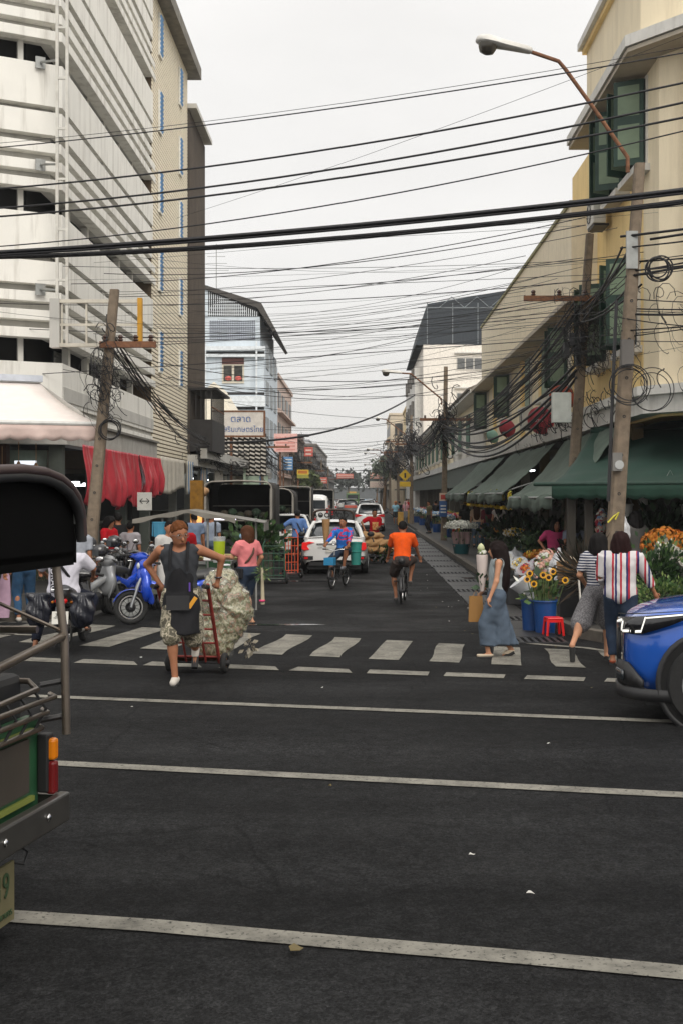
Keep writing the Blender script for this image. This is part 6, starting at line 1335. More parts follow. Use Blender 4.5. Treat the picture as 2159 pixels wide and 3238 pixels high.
# ---------------- bicycles
def bicycle(label, loc, rz, r=.25, col=None, basket=False):
    t = thing('bicycle', label, 'bicycle', loc, rz, 'bicycles in the street'); col = col or M('bicycle_black', (.02, .02, .022), .4); wb = .98
    wheel2(t, (0, 0, r), r, .022, False, spokes=16); wheel2(t, (0, wb, r), r, .022, False, spokes=16)
    bb, sh_, hd = (0, .42, r + .02), (0, .22, r + .42), (0, wb - .14, r + .42)
    for a, b, n in ((bb, sh_, 'seat_tube'), (bb, (0, wb - .12, r + .26), 'down_tube'), ((0, .25, r + .3), hd, 'top_tube'), ((0, wb - .115, r + .22), (0, wb - .16, r + .52), 'head_tube')): MB().tube([a, b], .019, 8).build(n, col, t)
    for sg in (-1, 1):
        MB().tube([(sg * .05, 0, r), bb], .011, 6).build('chain_stay', col, t); MB().tube([(sg * .05, 0, r), sh_], .010, 6).build('seat_stay', col, t); MB().tube([(sg * .045, wb, r), (sg * .04, wb - .1, r + .24)], .012, 6).build('fork_blade', col, t)
        MB().tube([(0, wb - .17, r + .62), (sg * .14, wb - .18, r + .66), (sg * .29, wb - .26, r + .66)], .012, 6).build('handlebar', chrome, t); MB().tube([(sg * .22, wb - .22, r + .66), (sg * .31, wb - .27, r + .66)], .018, 6).build('grip', rubber, t)
        cz = .16 * sg; MB().tube([(sg * .07, .42, r + .02), (sg * .09, .42 + cz * .5, r + .02 - cz * .9)], .010, 6).build('crank', chrome, t); MB().box((sg * .13, .42 + cz * .5, r + .02 - cz * .9), (.09, .08, .02)).build('pedal', rubber, t)
    MB().tube([sh_, (0, .17, r + .56)], .014, 8).build('seat_post', chrome, t); MB().tube([(0, wb - .16, r + .5), (0, wb - .17, r + .64)], .014, 8).build('stem', chrome, t)
    blob('saddle', lambda Q: cone(Q, (0, .08, r + .58), (0, .30, r + .59), .075, .03), (-.12, -.05, r + .45), (.12, .38, r + .7), .016, seat_m, t); MB().ring((.05, .42, r + .02), .08, .012, 'X', 20, 5).build('chain_ring', darkmetal, t)
    for yy in (0, wb): MB().sheet(lambda u, v: (-.03 + .06 * v, yy + (r + .03) * math.cos(R(20 + 130 * u + (40 if yy == 0 else -20))), r + (r + .03) * math.sin(R(20 + 130 * u + (40 if yy == 0 else -20)))), 10, 2).build('mudguard', col, t, smooth=180, thick=.004)
    return t
BF = G(1050, 1862); BD = Vector((-.32, -1, 0)).normalized(); rzb = math.atan2(-BD.x, BD.y); BO = Vector((BF.x, BF.y, 0)) - BD * .98
bicycle('small black bicycle ridden towards the crossing by man in blue', BO, rzb, .24)
OB_ = Vector((.80, 24.0, 0)); bicycle('black bicycle ridden away by the person in orange', OB_, -.10, .27)
bk = thing('bicycle_basket', 'square blue front basket on the approaching bicycle', 'basket', BO + BD * 1.12, rzb); bk.scale = (.75, .8, .85); bc = M('basket_blue', s(40, 130, 176), .6, var=.15)
for z in (0, .06, .12, .18): MB().tube([(-.15, -.1, .66 + z), (.15, -.1, .66 + z), (.15, .12, .66 + z), (-.15, .12, .66 + z), (-.15, -.1, .66 + z)], .012, 5).build('hoop', bc, bk)
MB().lh((-.15, -.1, .65), (.15, .12, .67)).build('base', bc, bk)
for x in (-.15, .15): MB().lh((x - .006, -.1, .66), (x + .006, .12, .84)).build('side', bc, bk)
MB().lh((-.15, .11, .66), (.15, .125, .84)).build('front', bc, bk)
cr = thing('teal_crate', 'teal plastic crate carried on the back of the approaching bicycle', 'crate', BO - BD * .05 + Vector((.22, .1, 0)), rzb); cr.scale = (.85, .85, .95); tc_ = M('crate_teal', s(50, 140, 130), .6, var=.15)
MB().lathe([(.13, .52), (.17, 1.06), (.185, 1.06), (.185, 1.09), (.16, 1.09), (.12, .54)], n=20).build('tub', tc_, cr, smooth=40); MB().ring((0, 0, .85), .165, .01, 'Z', 20, 5).build('hoop', tc_, cr)
# ---------------- tuk-tuks
tg = M('tuk_green', s(40, 82, 54), .4, var=.2, scale=5, dirt=.5, dcol=s(60, 54, 34)); tkb = M('tuk_black_vinyl', (.010, .010, .011), .6, var=.2); tkc = M('tuk_curtain', (.003, .003, .003), .95, spec=.05); tks = M('tuk_steel_tube', s(128, 118, 108), .3, .85, var=.2, dirt=.4, dcol=s(70, 48, 36))
tk = thing('tuk_tuk', 'green tuk tuk with black canopy and rear luggage rack in the near lane', 'tuk-tuk', (-1.62, 6.3, 0), R(90) - R(11))
# local +Y = forward (photo left); local +X = away from the camera; origin at the far rear bumper corner; rear face is y = 0 plane
W3 = 1.24
def TX(x, y, z): return (x - W3 + .0, y, z)       # x measured from the near side; far side x = W3
mb = MB()
for a, b in (((-.02, -.12, .47), (W3 + .02, -.06, .62)), ): mb.lh(TX(*a), TX(*b))
bm_ = mb.build('bumper', M('bumper_steel', s(88, 86, 82), .35, .7, var=.15, dirt=.3), tk, bevel=.012); MB().lh(TX(-.02, -.12, .77), TX(W3 + .02, .12, .792)).build('bumper_top', M('bumper_steel2', s(100, 98, 94), .4, .7), tk) if False else None
for x in (-.02, W3 - .03): MB().lh(TX(x, -.06, .48), TX(x + .05, .14, .61)).build('bumper_return', M('bumper_steel', s(88, 86, 82), .35, .7), tk)
for x in (.15, .55, 1.0): MB().ell(TX(x, -.125, .55), (.02, .01, .02)).build('bolt', chrome, tk, smooth=60)
MB().lh(TX(.03, .02, .40), TX(W3 - .05, .1, 1.02)).build('rear_panel', tg, tk, bevel=.015); MB().lh(TX(.16, .0, .66), TX(W3 - .2, .03, .93)).build('rear_inset', M('tuk_inset', s(58, 52, 44), .6, dirt=.4), tk)
for z in (.61, .95): MB().lh(TX(.1, -.005, z), TX(W3 - .15, .03, z + .025)).build('trim_strip', M('tuk_yellow_trim', s(110, 118, 52), .6), tk)
for x in (.02, W3 - .08):
    MB().box(TX(x + .03, -.015, .78), (.075, .06, .30)).build('lamp_base', tkb, tk, bevel=.01); MB().box(TX(x + .035, -.05, .85), (.06, .05, .11)).build('indicator', amber, tk, bevel=.015); MB().box(TX(x + .035, -.05, .705), (.06, .05, .17)).build('tail_light', M('tuk_red_lens', s(104, 18, 20), .3), tk, bevel=.015)
    MB().tube([TX(x + .03, -.13, .93), TX(x + .03, -.12, 1.4), TX(x + .03, -.06, 1.90)], .023, 8).build('rear_post', tks, tk, smooth=60)
    MB().tube([TX(x + .03, 1.5, .6), TX(x + .03, 1.5, 2.0)], .028, 8).build('front_post', tks, tk)
    MB().tube([TX(x + .03, .03, 1.46), TX(x + .03, 1.2, 1.44)], .02, 8).build('side_rail', tks, tk)
MB().lh(TX(.05, .1, .48), TX(W3 - .05, 2.6, .6)).build('floor', tg, tk); MB().lh(TX(.06, .25, .6), TX(W3 - .06, .75, .85)).build('bench_seat', tkb, tk, bevel=.04); MB().lh(TX(.06, .1, .85), TX(W3 - .06, .24, 1.24)).build('bench_back', tkb, tk, bevel=.04)
for sx in (.12, W3 - .12): wheel(tk, TX(sx, .75, .28), .28, .14)
wheel(tk, TX(W3 / 2, 2.5, .28), .28, .12); sub(loft([[TX(W3 / 2 + w_, y, .35), TX(W3 / 2 + w_, y, zt), TX(W3 / 2 - w_, y, zt), TX(W3 / 2 - w_, y, .35)] for y, w_, zt in ((1.9, .55, .95), (2.4, .42, 1.0), (2.75, .2, .8))]).build('nose', tg, tk), 1)
# canopy: arched vinyl roof with a black back curtain painting the shade inside
arch = []
for i in range(13):
    a = PI * i / 12; cx_ = W3 / 2 - (W3 / 2 + .06) * math.copysign(abs(math.cos(a)) ** .78, math.cos(a)); arch.append((cx_, 1.95 + .33 * math.sin(a) ** .75))
vs = [TX(x, -.16, z) for x, z in arch] + [TX(x, 2.3, z - .02) for x, z in arch]; n = len(arch)
MB().add(vs, [(i, i + 1, n + i + 1, n + i) for i in range(n - 1)]).build('canopy_roof', M('canopy_grey_top', s(132, 134, 132), .6, var=.1, dirt=.3), tk, thick=.025, smooth=60)
MB().tube([TX(x, -.17, z - .01) for x, z in arch], .026, 8).build('canopy_rim', M('canopy_red_rim', s(54, 38, 37), .5, dirt=.5), tk, smooth=60); MB().tube([TX(x, -.165, z - .04) for x, z in arch], .028, 8).build('canopy_hoop', tkb, tk, smooth=60)
MB().add([TX(x, -.12, z - .01) for x, z in arch] + [TX(W3 + .03, -.12, 1.83), TX(-.03, -.12, 1.83)], [tuple(range(n + 2))]).build('shade_curtain', tkc, tk, thick=.02)
MB().lh(TX(-.02, -.13, 1.79), TX(W3 + .04, -.09, 1.86)).build('curtain_hem', tkc, tk)
for x, sg in ((-.045, -1), (W3 + .045, 1)): MB().sheet(lambda u, v: TX(x - sg * .015 * math.sin(u * 3), -.14 + 1.5 * u, 2.06 - (.26 - .05 * u) * v), 10, 4).build('side_curtain', tkc, tk, smooth=180, thick=.01)
# rear luggage rack
for z, d in ((1.13, -.10), (1.05, -.06), (.97, -.03)): MB().tube([TX(.05, d, z), TX(W3 - .12, d, z), TX(W3 - .05, d + .06, z)], .014, 8).build('rack_bar', tks, tk, smooth=60)
MB().tube([TX(.0, -.02, 1.13), TX(W3 - .16, -.02, 1.17), TX(W3 - .09, .06, 1.20), TX(W3 - .1, .5, 1.20)], .016, 8).build('rack_top_rail', tks, tk, smooth=60); MB().tube([TX(W3 - .04, -.11, 1.43), TX(.0, -.30, 1.40)], .022, 8).build('push_bar', tks, tk, smooth=60)
for q in range(7): MB().tube([TX(.1 + q * .16, -.02, 1.16), TX(.14 + q * .16, -.06, 1.07), TX(.08 + q * .16, -.02, .96)], .008, 6).build('scroll', darkmetal, tk, smooth=60)
for z in (1.2, 1.02): MB().tube([TX(W3 - .02, -.12, z), TX(W3 - .08, .0, z - .02)], .016, 6).build('clamp', darkmetal, tk)
MB().ring(TX(W3 - .42, .3, 1.14), .06, .008, 'Y', 24, 6).build('ring_ornament', darkmetal, tk)
MB().tube([TX(W3 - .06, -.10, 1.46), TX(W3 - .4, .2, 1.68), TX(W3 - .8, .5, 1.92)], .010, 6).build('stay_rod', tks, tk)
blob('bag_on_rack', lambda Q: ell_(Q, TX(W3 - .62, .22, 1.06), (.16, .14, .14)) + .01 * np.sin(Q[:, 0] * 50) * np.sin(Q[:, 2] * 60), TX(W3 - .9, 0, .85), TX(W3 - .4, .45, 1.3), .014, M('clear_plastic_bag', s(160, 166, 176), .2, var=.3, scale=20), tk)
MB().lh(TX(W3 - .55, .15, 1.0), TX(W3 - .42, .28, 1.14)).build('green_box', M('green_box', s(40, 120, 66), .5), tk)
pl = MB().lh(TX(W3 - .82, -.05, .12), TX(W3 - .46, -.035, .40)).build('number_plate', M('tuk_plate', s(96, 90, 62), .7, dirt=.6), tk); text('819', .17, M('tuk_plate_ink', s(40, 62, 34), .7), pl, TX(W3 - .62, -.056, .30), FACE_CAM, depth=.002, sx=.8); text('กรุงเทพมหานคร', .045, M('tuk_plate_ink', s(40, 62, 34), .7), pl, TX(W3 - .64, -.056, .17), FACE_CAM, depth=.002)
MB().tube([TX(W3 - .4, -.02, .47), TX(W3 - .32, -.05, .40), TX(W3 - .36, -.05, .35), TX(W3 - .44, -.04, .38)], .006, 6).build('loose_wire', black, tk)
# the second tuk-tuk, seen beyond the sedan
t2 = thing('tuk_tuk', 'dark tuk tuk whose arched roof shows above the white sedan', 'tuk-tuk', (-.92, 41, 0), 0)
ar = [(.68 * math.copysign(abs(math.cos(PI * i / 12)) ** .5, -math.cos(PI * i / 12)), 1.40 + .26 * math.sin(PI * i / 12) ** .6) for i in range(13)]
MB().add([(x, 0, z) for x, z in ar] + [(x, 2.2, z) for x, z in ar], [(i, i + 1, 13 + i + 1, 13 + i) for i in range(12)]).build('canopy_roof', tkb, t2, thick=.03, smooth=60); MB().tube([(x, -.02, z) for x, z in ar], .035, 8).build('canopy_hoop', M('tuk_brown_hoop', s(70, 52, 44), .6), t2, smooth=60)
MB().lh((-.6, .02, .4), (.6, .1, 1.0)).build('rear_panel', M('tuk_dark_panel', s(60, 30, 30), .5), t2)
for q in range(5): MB().ring((-.42 + q * .21, .0, 1.48), .07, .018, 'Y', 14, 6).build('speaker_ring', darkmetal, t2)
for sg in (-1, 1):
    MB().tube([(sg * .65, .03, .9), (sg * .66, .03, 1.4)], .03, 6).build('rear_post', tks, t2); wheel(t2, (sg * .5, .5, .28), .28, .14)
wheel(t2, (0, 2.3, .28), .28, .12); MB().lh((-.6, .1, .4), (.6, 2.2, .5)).build('floor', tkb, t2)
# ------------------------------------------------------------------ market goods, stalls, carts
rg_ = random.Random(99)
def blooms(name, c, rad, n, size, mats, par, seed=0, flat=.5, shape=None):
    """many small petals spread over a bunch; one part"""
    rs = random.Random(seed); mb = MB(); c = Vector(c)
    for k in range(n):
        while True:
            q = Vector((rs.uniform(-1, 1), rs.uniform(-1, 1), rs.uniform(-1, 1)))
            if .55 < q.length <= 1: break
        if q.z < -.35: q.z *= -.6
        p = c + Vector((q.x * rad[0], q.y * rad[1], q.z * rad[2])); nrm = (q + Vector((rs.gauss(0, .35), rs.gauss(0, .35), rs.gauss(0, .35)))).normalized(); a = nrm.orthogonal().normalized(); b = nrm.cross(a); sz = size * rs.uniform(.6, 1.3); m_ = rs.randrange(len(mats))
        pts = [p + nrm * sz * .35] ; fs = []; kk = 5
        for j in range(kk): an = 2 * PI * j / kk; pts.append(p + (a * math.cos(an) + b * math.sin(an)) * sz)
        mb.add(pts, [(0, 1 + j, 1 + (j + 1) % kk) for j in range(kk)], m_)
    o = mb.build(name, mats, par); o['kind'] = 'stuff'; return o
def leaves(name, c, rad, n, size, mats, par, seed=0, up=.6, slim=.35):
    rs = random.Random(seed); mb = MB(); c = Vector(c)
    for k in range(n):
        q = Vector((rs.gauss(0, .5), rs.gauss(0, .5), rs.gauss(0, .5))); p = c + Vector((q.x * rad[0], q.y * rad[1], q.z * rad[2])); d = (q.normalized() + Vector((0, 0, up)) + Vector((rs.gauss(0, .3), rs.gauss(0, .3), 0))).normalized(); sd = d.orthogonal().normalized() if rs.random() < .5 else d.cross(Vector((rs.gauss(0, 1), rs.gauss(0, 1), .2))).normalized(); L_ = size * rs.uniform(.6, 1.4)
        mb.add([p, p + d * L_ * .5 + sd * L_ * slim, p + d * L_, p + d * L_ * .5 - sd * L_ * slim], [(0, 1, 2, 3)], rs.randrange(len(mats)))
    o = mb.build(name, mats, par); o['kind'] = 'stuff'; return o
def stems(c, r0, r1, h, n, mat, par, seed=1):
    rs = random.Random(seed); mb = MB()
    for k in range(n): a = rs.uniform(0, 6.28); q = rs.random() ** .5; mb.tube([(c[0] + r0 * q * math.cos(a), c[1] + r0 * q * math.sin(a), c[2]), (c[0] + r1 * q * math.cos(a), c[1] + r1 * q * math.sin(a), c[2] + h)], .006, 4)
    o = mb.build('stems', mat, par); o['kind'] = 'stuff'; return o
def bucket(par, r0, r1, h, mat, z=0, rim=True, name='bucket'):
    MB().lathe([(r0, z), (r1, z + h), (r1 + .012, z + h), (r1 + .012, z + h - .03), (r1 - .008, z + h - .005), (r0 - .01, z + .02)], n=24).build(name, mat, par, smooth=40)
    if rim: MB().ring((0, 0, z + h - .02), r1 + .008, .012, 'Z', 24, 6).build('rim', mat, par, smooth=60)
gl = M('stem_green', s(86, 104, 60), .7, var=.3, scale=20); lf1 = M('leaf_mid', s(58, 86, 40), .6, var=.3, scale=10); lf2 = M('leaf_deep', s(34, 58, 30), .6, var=.3, scale=10); lf3 = M('leaf_light', s(104, 122, 66), .6, var=.3, scale=10)
fw_ = M('petal_white', s(214, 214, 204), .8, var=.08); fy = M('petal_yellow', s(196, 164, 44), .7, var=.15, scale=20); fo = M('petal_orange', s(190, 104, 26), .7, var=.2, scale=20); fp = M('petal_pink', s(216, 168, 150), .8, var=.12, scale=20); fpl = M('petal_purple', s(110, 46, 92), .7, var=.3, scale=20); fr_ = M('petal_red', s(176, 44, 66), .7, var=.2); fb_ = M('petal_blue', s(110, 150, 190), .7, var=.2); fm = M('petal_marigold', s(164, 100, 16), .8, var=.2, scale=25)
film = M('clear_film', s(196, 200, 206), .12, var=.15, scale=9, alpha=.45, spec=.8, bump=.6, bscale=18); film_w = M('milky_film', s(206, 208, 212), .25, var=.12, scale=9, alpha=.8, bump=.6, bscale=18); paper = M('kraft_paper', s(166, 128, 84), .8, var=.12, bump=.3, bscale=30)
bk_blue = M('bucket_blue', s(18, 62, 118), .4, var=.1); bk_teal = M('bucket_teal', s(24, 78, 84), .45, var=.1); bk_black = M('tub_black', (.02, .02, .022), .5)
PZ = .15
# sunflower bucket, red stool
sb = thing('sunflower_bucket', 'blue bucket of sunflowers behind the red stool', 'bucket', (2.87, 19.0, 0)); bucket(sb, .15, .19, .52, bk_blue, 0)
MB().lathe([(.17, .0), (.2, .44)], n=20).build('outer_bucket', bk_blue, sb, smooth=40) if False else None
stems((0, 0, .35), .12, .22, .48, 26, gl, sb, 4); leaves('leaves', (0, 0, .66), (.2, .2, .2), 40, .14, [lf1, lf2], sb, 5)
for k, (x, z) in enumerate(((-.26, 1.14), (-.20, .98), (-.06, 1.12), (.10, 1.17), (.03, 1.08), (.28, 1.04), (-.3, 1.05))):
    c = Vector((x, -.15 - .03 * (k % 3), z - .20)); mb = MB(); fl = MB().lathe([(.025, 0), (.029, -.012), (.02, -.018)], c, 'Y', 12).build('sunflower', M('sunflower_eye', s(48, 28, 16), .9), sb)
    for j in range(14):
        a = 2 * PI * j / 14; d = Vector((math.cos(a), -.15 + .1 * math.sin(3 * a + k), math.sin(a))); q = Vector((-math.sin(a), 0, math.cos(a))); mb.add([c + d * .024, c + d * .04 + q * .010, c + d * .06, c + d * .04 - q * .010], [(0, 1, 2, 3)])
    mb.build('petals', M('petal_sun', s(232, 168, 26), .7, var=.12), fl)
    MB().tube([c, c + Vector((-x * .4, .12, -.4)), (x * .25, 0, .5)], .008, 5).build('stem', gl, fl)
stl = thing('plastic_stool', 'bright red plastic stool standing in the gutter', 'stool', (2.93, 18.55, .02), .1); stl.scale = (.82, .82, .92); rp_ = M('stool_red', s(206, 26, 26), .35, var=.06)
MB().lh((-.15, -.15, .27), (.15, .15, .30)).build('seat', rp_, stl, bevel=.02)
for x in (-1, 1):
    for y in (-1, 1): MB().tube([(x * .125, y * .125, .28), (x * .155, y * .155, 0)], [.028, .022], 4).build('leg', rp_, stl)
    MB().lh((min(x * .11, x * .14), -.13, .22), (max(x * .11, x * .14), .13, .28)).build('apron', rp_, stl); MB().lh((-.13, min(x * .11, x * .14), .22), (.13, max(x * .11, x * .14), .28)).build('apron', rp_, stl)
sb2 = thing('blue_bucket', 'second blue bucket half hidden behind the sunflowers', 'bucket', (2.72, 19.35, 0)); bucket(sb2, .15, .18, .5, bk_blue)
# wrapped bouquet cone of clear film leaning to the left
cn = thing('wrapped_bouquet', 'white film wrapped bouquet leaning beside the sunflower bucket', 'bouquet', (2.72, 19.25, .50)); cn.rotation_euler = (0, R(-38), 0); cn.scale = (.8, .8, .75)
MB().lathe([(.05, -.15), (.10, .1), (.19, .42), (.22, .5)], n=18).build('film_wrap', film_w, cn, smooth=60); leaves('foliage', (0, 0, .2), (.1, .1, .25), 40, .18, [lf3, fw_], cn, 3, 1.0, .12)
# bouquets in black tubs, pink flower heap, plastic sacks
for k, (x, y, z, lb, ml, tilt) in enumerate(((2.92, 24.2, .62, 'yellow chrysanthemum bouquet in clear film', [fy, fy, lf3], -.5), (3.15, 23.9, .66, 'bright yellow and white bouquet in clear film', [fy, fw_, fy], -.4), (3.22, 23.5, .58, 'orange and red bouquet in clear film', [fo, fr_, fo], -.45), (3.48, 23.7, .66, 'purple statice bouquet in clear film', [fpl, fpl, fp], -.35), (3.02, 24.9, .72, 'pale wrapped bouquet behind the yellow one', [fw_, fy], -.5))):
    t = thing('wrapped_bouquet', lb, 'bouquet', (x, y, z)); t.rotation_euler = (R(35), tilt, 0); t.scale = (.8, .8, .8)
    MB().lathe([(.04, -.35), (.10, -.1), (.2, .2), (.23, .28)], n=16).build('film_wrap', film, t, smooth=60); blooms('blooms', (0, 0, .2), (.2, .2, .15), 130, .035, ml, t, k); stems((0, 0, -.35), .03, .12, .5, 14, gl, t, k)
tb = thing('black_tub', 'long black tub holding the wrapped bouquets at the kerb', 'tub', (3.4, 24.2, 0)); MB().lh((-.55, -.5, .0), (.4, .6, .52)).build('tub', bk_black, tb, bevel=.03)
ph = thing('pink_flower_heap', 'tall heap of pale pink carnations beside the awning post', 'flowers', (3.56, 23.2, PZ)); MB().lh((-.25, -.25, 0), (.3, .3, .3)).build('crate', M('crate_brown', s(90, 66, 46), .8), ph)
blooms('blooms', (0, 0, .58), (.28, .25, .40), 900, .04, [fp, fp, fw_, fp, lf3], ph, 9)
def sack(label, c, r, mat=film_w, seed=0, name='plastic_bag', tie=True):
    t = thing(name, label, 'plastic bag', c)
    blob('bag', lambda Q: smin(ell_(Q, (0, 0, -.05), r), cone(Q, (0, 0, 0), (0, 0, r[2] * 1.15), r[0] * .6, .03), .08) + .012 * np.sin(np.arctan2(Q[:, 1], Q[:, 0]) * 9 + seed) + .008 * np.sin(Q[:, 2] * 40 + seed), (-r[0] - .05, -r[1] - .05, -r[2] - .15), (r[0] + .05, r[1] + .05, r[2] * 1.15 + .06), .025, mat, t)
    if tie: MB().ring((0, 0, r[2] * .95), .035, .01, 'Z', 14, 5).build('tie', M('tie_string', s(180, 60, 60), .6), t)
    return t
sack('cloudy plastic sack of flowers hanging by the awning post', (3.62, 22.3, .82), (.18, .17, .3), seed=1); sack('white plastic bag hanging behind the thick pole', (4.42, 20.7, 1.55), (.15, .14, .27), seed=2)
for k, (x, y, z) in enumerate(((4.3, 34, .4), (4.05, 32, .35), (4.5, 30, .4), (3.9, 29, .35))): sack(['crumpled clear sack on the market pavement', 'clear sack of cut greens beside the crumpled sack', 'grey plastic sack near the stall posts', 'small clear sack near the pavement edge'][k], (x, y, z), (.3, .28, .24), film_w, 5 + k)
# brown basket, broom foliage, folding frame, dustpan
bs_ = thing('cane_basket', 'brown cane basket on a dark stand beside the pole', 'basket', (3.42, 20.1, PZ)); MB().lathe([(.17, .52), (.19, .85), (.2, .9), (.17, .9)], n=20).build('basket', paper, bs_, smooth=40); MB().lh((-.16, -.16, 0), (.16, .16, .52)).build('stand', bk_black, bs_)
for q in range(5): MB().ring((0, 0, .56 + q * .07), .182 + q * .004, .01, 'Z', 20, 5).build('weave_ring', M('cane', s(140, 104, 70), .8), bs_)
MB().ell((0, 0, .93), (.15, .15, .07)).build('paper_bundle', M('newsprint', s(190, 176, 156), .8, var=.2), bs_, smooth=60)
bf = thing('broom_foliage', 'spiky dark brown foliage bundle in a black bucket', 'foliage', (3.62, 19.4, PZ)); bucket(bf, .13, .16, .5, bk_black); leaves('spiky_leaves', (-.05, 0, .78), (.24, .24, .25), 320, .34, [M('frond_brown', s(58, 46, 34), .8), M('frond_dark', s(36, 34, 24), .8)], bf, 8, .5, .05)
dp = thing('dustpan', 'dark long handled dustpan with white stick on the kerb', 'dustpan', (3.45, 18.85, PZ), .1); MB().add([(-.16, -.14, .01), (.16, -.14, .01), (.13, .14, .01), (-.13, .14, .01), (.13, .14, .1), (-.13, .14, .1)], [(0, 1, 2, 3), (3, 2, 4, 5), (1, 2, 4), (0, 3, 5)]).build('pan', bk_black, dp, thick=.008); MB().tube([(0, .12, .1), (-.04, .2, .85)], .016, 8).build('stick', M('stick_white', s(206, 202, 192), .5), dp)
fs_ = thing('folding_frame', 'dark folding metal frame between bucket and basket', 'frame', (3.28, 20.2, PZ))
for x in (-.1, .1): MB().tube([(x, 0, 0), (x, .0, .75), (x + .05, .1, .82)], .02, 6).build('upright', darkmetal, fs_)
MB().box((0, 0, .72), (.22, .03, .03)).build('bar', darkmetal, fs_); MB().box((-.08, -.05, .76), (.2, .16, .06)).build('price_card', white_paint, fs_)
# teal bucket of baby's breath at the kerb and more buckets along the pavement
def flower_bucket(label, c, mats, bm, r=.19, h=.3, fr=.3, fh=.35, n=260, sz=.03, seed=0):
    t = thing('flower_bucket', label, 'bucket', c, 0, 'flower buckets along the market pavement'); bucket(t, r * .8, r, h, bm); stems((0, 0, h * .6), r * .7, fr * .7, fh + .1, 20, gl, t, seed); blooms('blooms', (0, 0, h + fh + .1), (fr, fr, fh * .45), n, sz, mats, t, seed); leaves('leaves', (0, 0, h + fh * .6), (fr * .8, fr * .8, fh * .5), 30, .12, [lf1, lf2], t, seed); return t
t = flower_bucket('teal bucket of white baby breath standing at the kerb', (3.42, 41.6, PZ), [fw_, fw_, M('petal_grey', s(170, 172, 164), .8)], bk_teal, .30, .34, .62, .5, 800, .03, 3)
for q in range(3): MB().lathe([(.06, .25), (.16, .75)], (-.2 + q * .2, -.12, 0), n=12).build('paper_wrap', M('pink_paper', s(150, 124, 124), .8), t, smooth=60)
fl_l = [('orange marigold tray on a pink crate', (3.95, 27.0, PZ), [fm, fo], 'x'), ('bucket of white chrysanthemums by the stall posts', (4.6, 36.5, PZ), [fw_, fy], bk_black), ('bucket of green foliage by the stall posts', (4.9, 33.2, PZ), [lf3, lf1], bk_black), ('bucket of dark greens under the sagging awning', (4.3, 30.5, PZ), [lf1, lf2], bk_black),
        ('bucket of yellow flowers under the garlanded awning', (4.7, 40.2, PZ), [fy, fm], bk_blue), ('bucket of mixed pink flowers deep in the arcade', (5.6, 28.6, PZ), [fp, fr_], bk_teal), ('bucket of pale roses beside the corner post', (4.9, 24.6, PZ), [fp, fw_], bk_black), ('bucket of white lilies in the corner shop', (5.7, 22.6, PZ), [fw_, lf3], bk_blue)]
for k, (lb, c, ml, bm) in enumerate(fl_l[1:]): flower_bucket(lb, c, ml, bm, .2, .35, .34, .4, 260, .04, 20 + k)
for k in range(14):
    flower_bucket(['bucket of blue wrapped stems far along the pavement', 'bucket of red stems far along the pavement', 'yellow bucket of flowers far along the pavement'][k % 3] + ', number %s from the midway pole' % ['one', 'two', 'three', 'four', 'five', 'six', 'seven', 'eight', 'nine', 'ten', 'eleven', 'twelve', 'thirteen', 'fourteen'][k], (4.1 + .5 * (k % 3), 58 + k * 2.6, PZ), [[fb_, fw_], [fr_, fp], [fy, lf3]][k % 3], [bk_blue, M('bucket_red', s(150, 30, 34), .5), M('bucket_yellow', s(190, 150, 50), .5)][k % 3], .26, .45, .42, .4, 110, .06, 40 + k)
mg = thing('marigold_tray', 'tray of orange marigolds on a pink plastic crate', 'flowers', (3.95, 27.0, PZ)); MB().lh((-.3, -.25, 0), (.3, .25, .55)).build('crate', M('crate_pink', s(170, 70, 100), .5), mg, bevel=.02); blooms('blooms', (0, 0, .66), (.36, .28, .14), 300, .04, [fm, fo, fy], mg, 6)
# corner shop heaps behind the blue crossover
for k, (lb, c, rad, ml, n, sz, fn) in enumerate((('bushy dark green leaf bundles behind the striped shirts', (4.72, 19.3, .95), (.36, .33, .36), [lf1, lf2, lf2], 900, .09, leaves), ('low pale green herb heap over the car bonnet', (4.55, 18.3, .66), (.5, .35, .2), [lf3, lf1, lf1], 800, .07, leaves), ('mound of orange marigolds in the corner shop', (5.22, 21.0, 1.28), (.4, .36, .32), [fm, fm, fo], 900, .05, blooms), ('second mound of orange marigolds at the frame edge', (5.62, 20.7, 1.2), (.38, .36, .38), [fm, fm, fo], 700, .05, blooms), ('dark foliage bunches hanging deep in the corner shop', (5.6, 22.4, 1.5), (.7, .4, .4), [lf2, M('leaf_black', s(24, 34, 22), .8)], 500, .16, leaves), ('red white and blue flower garland on the shop post', (4.75, 24.0, 1.55), (.13, .13, .35), [fr_, fp, fw_, fb_], 260, .045, blooms))):
    t = thing('flower_heap', lb, 'flowers', (c[0], c[1], PZ)); MB().lh((-rad[0] * .8, -rad[1] * .7, 0), (rad[0] * .8, rad[1] * .7, c[2] - PZ - rad[2] * .6)).build('stand', M('stand_dark', s(44, 40, 36), .9), t) if k != 5 else MB().tube([(0, 0, 0), (0, 0, 2)], .02, 6).build('pole', darkmetal, t); fn('blooms' if fn is blooms else 'leaves', (0, 0, c[2] - PZ), rad, n, sz, ml, t, 60 + k)
